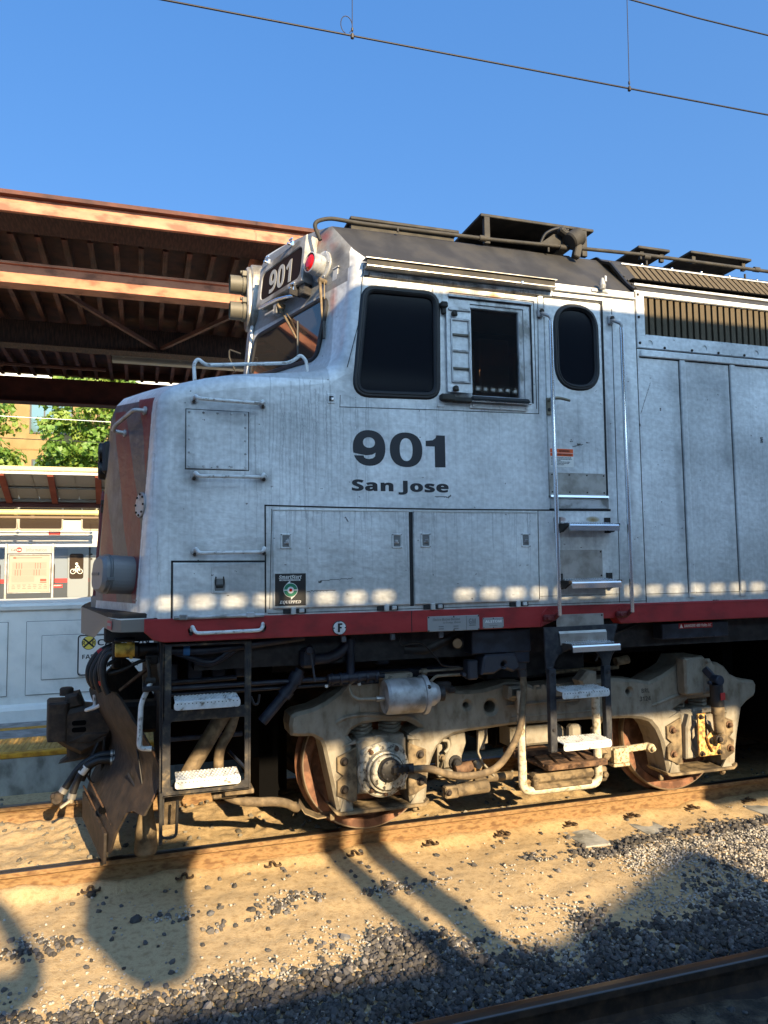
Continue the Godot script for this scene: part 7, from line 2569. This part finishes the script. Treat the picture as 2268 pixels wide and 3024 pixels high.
func build_info_board() -> void:
	var z := -5.2
	var o := root("information_board", "white information board with a timetable between two grey posts", "information board", V(-3.14, 1.50, z))
	for x: float in [-0.30, 0.30]:
		var p := MB.new()
		p.box(V(x, 0.42, 0), V(0.03, 0.86, 0.05), 0.004)
		obj("post", p, M.steel, o)
	var h := MB.new()
	h.box(V(0, 0.765, 0), V(0.57, 0.11, 0.03), 0.003)
	var ho := obj("header_panel", h, flatmat(Color8(144, 144, 140), 0.5), o)
	lettering("lettering", "Information", 0.048, V(0.085, 0.76, 0.014), flatmat(Color8(70, 72, 74), 0.6), ho, 0.27, Basis.IDENTITY, false)
	lettering("lettering", "Cal", 0.034, V(-0.205, 0.762, 0.014), flatmat(Color8(50, 50, 52), 0.6), ho, 0.06)
	var lg := MB.new()
	lg.cyl(V(-0.135, 0.762, 0.014), 0.036, 0, 0.003, 28)
	obj("emblem", lg, M.redtape, ho)
	lettering("lettering", "train", 0.02, V(-0.135, 0.762, 0.0165), M.paper, ho, 0.05)
	var fr := MB.new()
	fr.prism(rect(-0.275, 0.155, 0.275, 0.70), -0.02, 0.02, 0.004, Transform3D.IDENTITY, [rect(-0.258, 0.172, 0.258, 0.683)])
	obj("frame", fr, M.steel, o)
	var pn := MB.new()
	pn.box(V(0, 0.428, 0.0), V(0.515, 0.51, 0.012))
	var po := obj("timetable", pn, flatmat(Color8(138, 134, 120), 0.5), o)
	var gy := flatmat(Color8(104, 100, 90), 0.5)
	var tb := MB.new()
	for r: Array in [[-0.23, 0.585, 0.46, 0.002], [-0.23, 0.49, 0.46, 0.002], [-0.23, 0.395, 0.46, 0.002], [-0.23, 0.285, 0.30, 0.002], [-0.2, 0.65, 0.36, 0.012]]: tb.box(V(r[0] + r[2] * 0.5, r[1], 0.007), V(r[2], r[3], 0.001))
	for j in 3:
		for i in 9: tb.box(V(-0.23 + 0.3 * 0.5 + (0.08 if j < 2 else 0.0), 0.575 - 0.095 * j - 0.009 * i, 0.007), V(0.44 if j < 2 else 0.29, 0.0022, 0.001))
	for i in 7:
		for j in 3: tb.box(V(-0.20 + 0.068 * i, 0.27 - 0.024 * j, 0.007), V(0.045 if (i + j) % 3 else 0.025, 0.009, 0.001))
	obj("print", tb, gy, po)
	var rt := MB.new()
	for i in 3:
		for q: Array in [[-0.165, 0.537], [0.075, 0.537], [-0.18, 0.443], [0.06, 0.443]]: rt.box(V(q[0] + 0.033 * i, q[1], 0.008), V(0.006, 0.082, 0.001))
	rt.box(V(0.18, 0.335, 0.008), V(0.08, 0.034, 0.001))
	rt.box(V(0.18, 0.302, 0.008), V(0.085, 0.009, 0.001))
	rt.box(V(-0.19, 0.65, 0.0085), V(0.035, 0.02, 0.001))
	obj("print", rt, flatmat(Color8(160, 50, 30), 0.5), po)

func build_canopy() -> void:
	var o := root("platform_canopy", "brown steel platform canopy with open joists left of the locomotive", "canopy", V(-10, 0.2, -7))
	var k := Transform3D(Basis.IDENTITY, V(10, -0.2, 7))
	var d := MB.new()
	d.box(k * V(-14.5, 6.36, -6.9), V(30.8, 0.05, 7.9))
	obj("deck", d, M.soffit, o)
	var f := MB.new()
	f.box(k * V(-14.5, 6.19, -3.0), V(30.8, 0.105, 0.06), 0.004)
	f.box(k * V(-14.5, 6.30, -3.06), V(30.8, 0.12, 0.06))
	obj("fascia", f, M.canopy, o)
	var g := MB.new()
	g.box(k * V(-14.5, 6.155, -3.30), V(30.8, 0.02, 0.55))
	obj("gutter_soffit", g, M.stained, o)
	var gb := MB.new()
	gb.box(k * V(-14.5, 6.25, -3.59), V(30.8, 0.18, 0.02))
	obj("gutter_back", gb, M.soffit, o)
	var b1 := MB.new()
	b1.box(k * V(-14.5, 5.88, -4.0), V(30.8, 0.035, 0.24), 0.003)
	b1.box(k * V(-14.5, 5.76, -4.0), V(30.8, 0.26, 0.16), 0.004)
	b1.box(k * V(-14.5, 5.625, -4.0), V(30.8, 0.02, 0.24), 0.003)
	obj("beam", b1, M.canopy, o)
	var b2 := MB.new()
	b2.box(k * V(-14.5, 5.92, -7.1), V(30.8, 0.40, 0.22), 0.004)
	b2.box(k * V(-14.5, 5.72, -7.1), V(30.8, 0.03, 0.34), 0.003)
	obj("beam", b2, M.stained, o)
	var b3 := MB.new()
	b3.box(k * V(-14.5, 5.83, -10.9), V(30.8, 0.54, 0.16), 0.004)
	b3.box(k * V(-14.5, 5.555, -10.85), V(30.8, 0.03, 0.34), 0.004)
	obj("beam", b3, M.maroon, o)
	var cz := MB.new()
	cz.box(k * V(-14.5, 6.27, -10.9), V(30.8, 0.16, 0.14))
	obj("deck_closure", cz, M.soffit, o)
	var jm := MB.new()
	jm.box(V(0, 0, 0), V(0.045, 0.20, 7.25), 0.002)
	jm.box(V(0.012, -0.09, 0), V(0.07, 0.016, 7.25))
	var jmesh := jm.mesh()
	for i in 100:
		var j := obj("joist", jmesh, M.soffit, o)
		j.position = k * V(-29.6 + 0.31 * i, 6.235, -7.25)
	for xx: float in [-3.0, -9.0]:
		var br := MB.new()
		br.beam(k * V(xx + 0.05, 5.78, -4.1), k * V(xx + 1.55, 5.80, -6.95), 0.06, 0.06)
		br.beam(k * V(xx + 3.0, 5.78, -4.1), k * V(xx + 1.65, 5.80, -6.95), 0.06, 0.06)
		obj("brace", br, M.soffit, o)
	for xx: float in [-0.12, -7.0, -14.0]:
		var c := MB.new()
		c.box(k * V(xx, 3.2, -3.72), V(0.20, 6.0, 0.24), 0.01)
		c.box(k * V(xx, 6.17, -3.72), V(0.30, 0.02, 0.3))
		obj("column", c, M.canopy, o)
		var c2 := MB.new()
		c2.box(k * V(xx, 3.1, -10.9), V(0.20, 5.4, 0.24), 0.01)
		obj("column", c2, M.maroon, o)
	var cd := MB.new()
	cd.tube([k * V(-30, 5.60, -7.9), k * V(-2.3, 5.60, -7.9)], 0.035, 8)
	cd.tube([k * V(-4.05, 5.60, -7.9), k * V(-3.98, 5.60, -7.9)], 0.05, 8)
	obj("conduit", cd, M.soffit, o)
	# fluorescent fitting hung under the canopy
	var l := MB.new()
	l.prism(P2([-0.10, -0.055, -0.085, -0.085, 0.085, -0.085, 0.10, -0.055, 0.10, 0.06, -0.10, 0.06]), -1.2, 1.2, 0.0, Transform3D(Basis(V(0, 0, 1), V(0, 1, 0), V(-1, 0, 0)), V(-1.0, 5.87, -7.98)))
	l.box(V(-1.0, 5.96, -7.98), V(2.3, 0.06, 0.12))
	var lo := obj("strip_light", l, flatmat(Color8(148, 146, 136), 0.5))
	tag(lo, "grey unlit strip light hung under the brown canopy", "light fitting")
	var le := MB.new()
	le.box(V(-1.0, 5.872, -7.878), V(2.42, 0.012, 0.012))
	for i in 5: le.box(V(-2.0 + 0.5 * i, 5.875, -7.872), V(0.04, 0.05, 0.02), 0.003)
	obj("clip", le, flatmat(Color8(180, 178, 168), 0.4, 0.3), lo)

func build_train() -> void:
	# white electric train at the platform beyond
	var z := -10.3
	var o := root("electric_train", "white electric train with bicycle door and red stripe behind the information board", "train", V(-8, 0.0, z - 1.4))
	var k := Transform3D(Basis.IDENTITY, V(8, 0, -(z - 1.4)))
	var b := MB.new()
	b.box(k * V(-5, 2.725, z - 1.4), V(40, 0.58, 2.8), 0.02)
	var white := flatmat(Color8(226, 226, 222), 0.3)
	obj("body", b, white, o)
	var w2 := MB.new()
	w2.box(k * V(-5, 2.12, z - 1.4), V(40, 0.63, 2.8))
	obj("lower_side", w2, flatmat(Color8(112, 124, 138), 0.3), o)  # bluish shade over the lower side is put into its colour
	var ws := MB.new()
	ws.box(k * V(-5, 3.18, z - 1.402), V(40, 0.34, 2.8))
	obj("window_band", ws, flatmat(Color8(46, 44, 42), 0.15), o)
	var rf := MB.new()
	rf.prism(P2([0.0, 3.35, 0.0, 3.6, -0.4, 3.92, -2.4, 3.92, -2.8, 3.6, -2.8, 3.35]), -15, 25, 0.0, Transform3D(Basis(V(0, 0, 1), V(0, 1, 0), V(-1, 0, 0)), k * V(0, 0, z)))
	obj("roof", rf, white, o)
	var rs := MB.new()
	rs.box(k * V(-5, 1.775, z - 1.395), V(40, 0.085, 2.8))
	obj("red_stripe", rs, M.redtape, o)
	var dk := MB.new()
	dk.box(k * V(-5, 1.56, z - 1.4), V(40, 0.36, 2.8))
	obj("skirt", dk, flatmat(Color8(52, 60, 70), 0.35), o)
	var bk := MB.new()
	bk.box(k * V(-5, 1.28, z - 1.4), V(40, 0.22, 2.7))
	obj("underframe", bk, M.void, o)
	var gl := flatmat(Color8(58, 50, 44), 0.05, 0.0, 0.7)
	for q: Array in [[-4.35, 0.62], [-3.62, 0.85], [-2.55, 0.62], [-1.2, 0.9], [0.3, 0.9]]:
		var ring := MB.new()
		var out := rounded(rect(q[0] - q[1] * 0.5, 2.80, q[0] + q[1] * 0.5, 3.34), 0.07, 4)
		ring.prism(out, z - 0.01, z + 0.022, 0.006, k, [MB.inset(out, 0.035)])
		var r := obj("window", ring, flatmat(Color8(150, 146, 136), 0.4), o)
		var pn := MB.new()
		pn.prism(MB.inset(out, 0.03), z - 0.01, z + 0.008, 0.0, k)
		obj("pane", pn, gl, r)
	for q: Array in [[-4.7, 0.72], [-3.55, 0.42]]:
		var lw := MB.new()
		lw.prism(rounded(rect(q[0] - q[1] * 0.5, 1.66, q[0] + q[1] * 0.5, 2.14), 0.07, 4), z - 0.01, z + 0.015, 0.004, k)
		obj("window", lw, gl, o)
	# plug door with the bicycle sign in its window
	var dr := MB.new()
	dr.prism(rounded(rect(-3.10, 1.42, -2.70, 2.44), 0.04, 3), z - 0.01, z + 0.03, 0.006, k)
	var d := obj("door", dr, flatmat(Color8(126, 134, 140), 0.3), o)
	var dl := MB.new()
	dl.prism(rounded(rect(-2.66, 1.42, -2.26, 2.44), 0.04, 3), z - 0.01, z + 0.03, 0.006, k)
	obj("door", dl, flatmat(Color8(126, 134, 140), 0.3), o)
	for x: float in [-2.93, -2.42]:
		var pw := MB.new()
		pw.prism(rounded(rect(x - 0.135, 1.80, x + 0.135, 2.32), 0.05, 4), z + 0.02, z + 0.035, 0.003, k)
		obj("door_window", pw, gl, d)
	var gp := MB.new()
	gp.box(k * V(-2.68, 1.93, z + 0.012), V(0.03, 1.04, 0.02))
	for y: float in [2.30, 2.21]: gp.cyl(k * V(-2.645, y, z + 0.03), 0.022, 0, 0.01, 14)
	obj("door_edge", gp, M.black, d)
	var bi := MB.new()
	var c0 := V(-2.93, 1.955, z + 0.038)
	for x: float in [-0.065, 0.07]:
		bi.lathe(PackedVector2Array([Vector2(0.043, 0), Vector2(0.043, 0.003), Vector2(0.053, 0.003), Vector2(0.053, 0)]), Transform3D(Basis.IDENTITY, k * (c0 + V(x, 0, 0))), 20)
	for s: Array in [[-0.065, 0, -0.02, 0.06, 0.010], [-0.02, 0.06, 0.05, 0.06, 0.010], [0.05, 0.06, 0.07, 0.0, 0.010], [-0.02, 0.06, 0.005, 0, 0.010], [0.005, 0, 0.05, 0.06, 0.008], [-0.01, 0.075, 0.035, 0.03, 0.022], [0.035, 0.03, 0.01, -0.02, 0.018], [-0.015, 0.08, 0.035, 0.125, 0.034], [0.035, 0.125, 0.055, 0.075, 0.016], [0.05, 0.06, 0.065, 0.085, 0.010]]:
		bi.beam(k * (c0 + V(s[0], s[1], 0.002)), k * (c0 + V(s[2], s[3], 0.002)), s[4], 0.003, 0.0, Vector3.BACK)
	bi.cyl(k * (c0 + V(0.005, 0.155, 0)), 0.027, 0, 0.004, 16)
	obj("bicycle_sign", bi, M.paper, d)
	for q: Array in [[-3.36, 2.745, 0.22, 0.075], [-3.3, 1.66, 0.22, 0.07], [-4.93, 1.66, 0.2, 0.07]]:
		var lb := MB.new()
		lb.prism(rect(q[0] - q[2] * 0.5, q[1] - q[3] * 0.5, q[0] + q[2] * 0.5, q[1] + q[3] * 0.5), z, z + 0.004 if q[1] > 2 else z + 0.008, 0.0, k)
		var lo := obj("label", lb, M.redtape, o)
		lettering("lettering", "EMERGENCY", q[3] * 0.3, k * V(q[0], q[1] + 0.012, z + 0.009), M.paper, lo, q[2] * 0.8)

func build_back() -> void:
	# low canopy with grey panels over the platform where the train stands
	var o := root("low_canopy", "low canopy of grey panels on rust-red rafters above the white train", "canopy", V(-8, 1.5, -8.3))
	var k := Transform3D(Basis.IDENTITY, V(8, -1.5, 8.3))
	var z0 := -7.0
	var z1 := -8.2
	var y0 := 3.64
	var y1 := 3.25
	var e := MB.new()
	e.box(k * V(-2, y0 + 0.005, z0), V(44, 0.075, 0.06), 0.01)
	obj("eave_gutter", e, flatmat(Color8(200, 190, 140), 0.5), o)
	var ed := MB.new()
	ed.tube([k * V(-24, y0 - 0.075, z0 + 0.01), k * V(20, y0 - 0.075, z0 + 0.01)], 0.018, 8)
	ed.box(k * V(-2, y0 - 0.045, z0 - 0.03), V(44, 0.03, 0.04))
	obj("eave_trim", ed, M.paper, o)
	var gp := flatmat(Color8(176, 170, 156), 0.6)
	for i in 40:
		for j in 2:
			var m := MB.new()
			var xa := -9.0 + 0.33 * i
			var f0 := 0.02 + j * 0.5
			var f1 := f0 + 0.47
			var lo := func(x: float, f: float) -> Vector3: return k * V(x, lerpf(y0 - 0.06, y1, f), lerpf(z0 - 0.03, z1, f))
			m.quad(lo.call(xa, f1), lo.call(xa + 0.32, f1), lo.call(xa + 0.32, f0), lo.call(xa, f0))
			m.quad(lo.call(xa, f0) + V(0, 0.02, 0), lo.call(xa + 0.32, f0) + V(0, 0.02, 0), lo.call(xa + 0.32, f1) + V(0, 0.02, 0), lo.call(xa, f1) + V(0, 0.02, 0))
			obj("roof_panel", m, gp, o)
	var rk := MB.new()
	rk.quad(k * V(-24, y0 + 0.0, z0), k * V(20, y0 + 0.0, z0), k * V(20, y1 + 0.06, z1), k * V(-24, y1 + 0.06, z1))
	obj("roof_sheet", rk, gp, o)
	var pr := MB.new()
	for q: Array in [[0.5, 0.025], [0.985, 0.05]]: pr.box(k * V(-2, lerpf(y0 - 0.08, y1 - 0.03, q[0]), lerpf(z0 - 0.03, z1, q[0])), V(44, q[1], 0.05))
	obj("purlin", pr, flatmat(Color8(112, 110, 102), 0.5, 0.2), o)
	var bk := MB.new()
	bk.box(k * V(-2, 3.17, z1 - 0.1), V(44, 0.12, 0.1))
	obj("back_beam", bk, M.maroon, o)
	for i in 7:
		var r := MB.new()
		var x := -5.32 + 0.74 * i
		r.beam(k * V(x, y0 - 0.085, z0 - 0.02), k * V(x - 0.04, y1 - 0.05, z1), 0.10, 0.06, 0.006)
		obj("rafter", r, ground_mat(0.008, [[0.2, Color8(136, 68, 50)], [0.8, Color8(164, 86, 62)]], Vector3.ONE * 0.5, 0.7) if i == 0 else o.get_node("rafter").material_override, o)
		if i % 6 == 0:
			var c := MB.new()
			c.box(k * V(x, 2.4, z1), V(0.12, 1.8, 0.12), 0.01)
			obj("column", c, M.maroon, o)
	# pipes hung below the canopy edge
	var pp := root("overhead_pipe", "cream pipe run hung on thin rods above the white train", "pipe", V(-8, 3.0, -9.2))
	var pk := Transform3D(Basis.IDENTITY, V(8, -3.0, 9.2))
	var pm := MB.new()
	pm.tube([pk * V(-24, 3.087, -9.2), pk * V(-2.46, 3.087, -9.2)], 0.053, 12)
	for x: float in [-3.95, -2.53]: pm.tube([pk * V(x, 3.087, -9.2), pk * V(x + 0.06, 3.087, -9.2)], 0.062, 12)
	obj("pipe", pm, flatmat(Color8(206, 194, 140), 0.5), pp)
	var pt := MB.new()
	pt.tube([pk * V(-24, 3.19, -9.2), pk * V(-2.46, 3.19, -9.2)], 0.014, 8)
	for x: float in [-3.875, -2.495]:
		pt.box(pk * V(x, 3.19, -9.2), V(0.045, 0.04, 0.04), 0.006)
		pt.tube([pk * V(x, 3.12, -9.2), pk * V(x, 3.42, -9.1)], 0.004, 6)
	obj("conduit", pt, M.paper, pp)
	var pd := MB.new()
	pd.tube([pk * V(-24, 2.99, -9.2), pk * V(-2.46, 2.99, -9.2)], 0.03, 10)
	pd.tube([pk * V(-3.67, 2.99, -9.2), pk * V(-3.60, 2.99, -9.2)], 0.038, 10)
	obj("drain_pipe", pd, flatmat(Color8(112, 96, 80), 0.6), pp)
	# tan building beyond
	var bz := -26.0
	var b := root("apartment_building", "tan rendered building with blue-framed windows behind the trees", "building", V(-4, 0.0, bz - 4))
	var bb := Transform3D(Basis.IDENTITY, V(4, 0, -(bz - 4)))
	var wl := MB.new()
	wl.box(bb * V(-8, 4.45, bz - 4), V(34, 9.9, 8))
	var cor := MB.new()
	cor.box(bb * V(-8, 9.75, bz - 3.8), V(34.4, 0.7, 8.4), 0.03)
	obj("added_bright_band", cor, M.paper, b)  # white band added so the gaps above the far canopy beam show bright
	obj("wall", wl, ground_mat(0.006, [[0.2, Color8(132, 112, 74)], [0.8, Color8(146, 124, 84)]], Vector3.ONE * 0.4, 0.9), b)
	var jt := MB.new()
	for y: float in [4.6, 6.85, 8.9]: jt.box(bb * V(-8, y, bz + 0.006), V(34, 0.05, 0.02))
	obj("render_joint", jt, flatmat(Color8(128, 104, 68), 0.9), b)
	for q: Array in [[-5.2, 8.15, 1.6, 1.3, 3], [-1.3, 8.15, 1.6, 1.3, 3], [-5.35, 5.9, 1.1, 1.1, 2], [-9.6, 8.15, 1.6, 1.3, 3], [-9.6, 5.9, 1.2, 1.1, 2], [-1.6, 5.9, 1.2, 1.1, 2]]:
		var f := MB.new()
		f.prism(rect(q[0] - q[2] * 0.5, q[1] - q[3] * 0.5, q[0] + q[2] * 0.5, q[1] + q[3] * 0.5), bz - 0.02, bz + 0.05, 0.0, bb)
		var fo := obj("window", f, flatmat(Color8(40, 46, 50), 0.5), b)
		for i: int in q[4]:
			var pm2 := MB.new()
			var ww: float = (q[2] - 0.08) / q[4]
			pm2.box(bb * V(q[0] - q[2] * 0.5 + 0.04 + ww * (i + 0.5), q[1], bz + 0.052), V(ww - 0.06, q[3] - 0.12, 0.01))
			obj("pane", pm2, flatmat(Color8(96, 124, 130), 0.08, 0.2), fo)
	tree(V(-3.05, -0.3, -21.0), 9.9, 2.0, 190, "full green street tree before the tan building, left of the locomotive nose", 5)
	tree(V(-7.5, -0.3, -21.3), 9.6, 1.75, 140, "green street tree at the left edge of the photo before the tan building", 8)
	tree(V(0.6, -0.3, -21.8), 9.8, 2.0, 130, "green street tree hidden mostly behind the locomotive", 9)


func build_near_side() -> void:
	# near platform, its canopy and what stands on it (behind the camera): they cast the shade over the track
	var p := MB.new()
	p.box(V(2, -0.10, 9.6), V(90, 0.60, 8.4))
	kind(obj("platform", p, M.concrete), "structure")
	var o := root("platform_canopy", "brown platform canopy over the near platform, shading the locomotive side", "canopy", V(0, 0.2, 10))
	var k := Transform3D(Basis.IDENTITY, V(0, -0.2, -10))
	var d := MB.new()
	d.box(k * V(0, 6.30, 10.2), V(60, 0.06, 5.2))
	d.box(k * V(0, 6.20, 7.62), V(60, 0.22, 0.06))
	obj("deck", d, M.soffit, o)
	var b := MB.new()
	b.box(k * V(0, 5.70, 12.62), V(60, 0.72, 0.2))
	b.box(k * V(0, 5.85, 9.0), V(60, 0.4, 0.2))
	obj("beam", b, M.maroon, o)
	var flute := MB.new()
	flute.box(V(0, 0, 0), V(0.062, 0.21, 0.10))
	var fmesh := flute.mesh()
	for i in 62:
		var x := -3.0 + 0.197 * i
		var j := obj("deck_rib", fmesh, M.soffit, o)
		j.position = k * V(x, 6.16, 12.62)
	var bl := MB.new()
	bl.box(k * V(1.925, 6.16, 12.62), V(0.3, 0.21, 0.1))
	bl.box(k * V(-17, 6.16, 12.62), V(28, 0.21, 0.1))
	bl.box(k * V(19.6, 6.16, 12.62), V(21, 0.21, 0.1))
	bl.box(k * V(0, 6.255, 12.62), V(60, 0.03, 0.2))
	bl.box(k * V(0, 6.085, 12.62), V(60, 0.08, 0.2))
	obj("deck_closure", bl, M.soffit, o)
	for q: Array in [[1.57, 0.16], [1.865, 0.19], [-12.0, 0.16], [-11.7, 0.19], [15.0, 0.16], [15.3, 0.19]]:
		var c := MB.new()
		c.box(k * V(q[0], 2.85, 12.62), V(q[1], 5.3, 0.16), 0.01)
		obj("column", c, M.canopy, o)
	# unseen shapes added under the canopy to cast the shadows on the sand
	var hs := MB.new()
	hs.prism(rounded(P2([0.02, 4.74, -0.18, 4.44, -0.22, 4.28, -0.06, 4.04, 0.06, 3.97, 0.24, 3.99, 0.31, 4.06, 0.46, 4.40, 0.64, 4.74]), 0.05, 3), 12.3, 12.6, 0.02)
	hs.box(V(0.3, 5.2, 12.45), V(0.03, 1.1, 0.03))
	var ho := obj("tapered_shadow_caster", hs, M.under)
	tag(ho, "dark tapered shape added under the near canopy to cast a shadow, outside the picture", "shadow caster")
	var hl := MB.new()  # invented loop shape, there only for the curved shadow at the left
	hl.tube(bend([V(-0.95, 4.75, 12.45), V(-0.65, 4.40, 12.45), V(-0.52, 4.15, 12.45), V(-0.50, 4.05, 12.45), V(-0.60, 3.97, 12.45), V(-0.8, 3.95, 12.45), V(-1.1, 3.98, 12.45)], 0.08, 5), 0.06, 8)
	hl.box(V(-1.0, 4.02, 12.45), V(0.9, 0.14, 0.1), 0.02)
	hl.box(V(-1.2, 4.9, 12.45), V(0.1, 1.8, 0.1), 0.02)
	tag(obj("curved_shadow_caster", hl, M.under), "curved dark shape added under the near canopy to cast a shadow, outside the picture", "bracket")
	var sg := MB.new()  # board added for the band of shade at the right
	sg.box(V(6.4, 4.9, 12.45), V(3.0, 0.85, 0.15), 0.02)
	sg.box(V(6.4, 5.45, 12.45), V(0.1, 0.3, 0.06))
	tag(obj("hanging_shadow_board", sg, M.navy), "long dark blank board added under the near canopy to cast shade, outside the picture", "sign")
	# train standing at the far edge of the near platform
	var t := root("passenger_train", "silver passenger train standing behind the near platform, outside the picture", "train", V(0, 0, 17))
	var tk := Transform3D(Basis.IDENTITY, V(0, 0, -17))
	var tm := MB.new()
	tm.box(tk * V(0, 2.75, 17.0), V(80, 4.66, 3.0), 0.05)
	obj("body", tm, M.silver, t)
	var th := MB.new()  # unseen wedge added to give the shade on the gravel its peak
	th.prism(P2([2.45, 5.0, 4.30, 5.42, 4.38, 5.40, 4.44, 5.0]), 15.5, 18.0, 0.0, tk)
	obj("added_roof_wedge", th, M.silver, t)
	for i in 12:
		var w := MB.new()
		w.box(tk * V(-16 + 2.9 * i, 3.9, 15.495), V(1.7, 0.6, 0.02), 0.004)
		obj("window", w, M.glass, t)

func build_wires() -> void:
	var cw := MB.new()
	cw.tube([V(-45, 6.85, -1.43), V(45, 6.85, 1.45)], 0.0085, 6)
	tag(obj("contact_wire", cw, M.wire), "long lower overhead wire running above the locomotive", "wire")
	var mw := MB.new()
	var mp := []
	for i in 60:
		var x := -24.0 + i
		mp.append(V(x, 7.78 + 0.0125 * pow(x - 5.2, 2.0), 0.01 + 0.0325 * x))
	mw.tube(mp, 0.008, 6)
	tag(obj("messenger_wire", mw, M.wire), "upper overhead wire at the top right corner of the sky", "wire")
	for q: Array in [[V(0.17, 6.86, 0.016), V(0.18, 8.09, 0.016), "thin dropper with a small loop, left of the two on the overhead wire", true], [V(3.115, 6.86, 0.111), V(3.13, 7.83, 0.111), "thin dropper joining both overhead wires at the upper right", false]]:
		var m := MB.new()
		m.tube([q[0], q[1]], 0.004, 5)
		m.box(q[0] + V(0, -0.015, 0), V(0.03, 0.05, 0.03), 0.006)
		m.box(q[0] + V(0, 0.05, 0), V(0.018, 0.035, 0.018), 0.004)
		if q[3]:
			var pts := []
			for i in 15: pts.append(q[0] + V(-0.055, 0.085, 0) + V(cos(i * TAU / 16.0 - 1.0) * 0.055, sin(i * TAU / 16.0 - 1.0) * 0.085, 0))
			m.tube(pts, 0.004, 5)
		tag(obj("wire_dropper", m, M.wire), q[2], "wire dropper", "droppers between the overhead wires")
	# thin lines crossing in front of the far building
	for q: Array in [[6.72, 0.010, "pale"], [6.05, 0.012, "upper dark"], [5.15, 0.008, "lower dark"], [4.72, 0.008, "lowest dark"]]:
		var m := MB.new()
		m.tube([V(-16, q[0] + 0.1, -18.5), V(6, q[0] - 0.15, -18.5)], q[1], 5)
		tag(obj("overhead_line", m, M.paper if q[2] == "pale" else M.wire), "%s overhead line crossing before the trees and the tan building" % q[2], "wire")
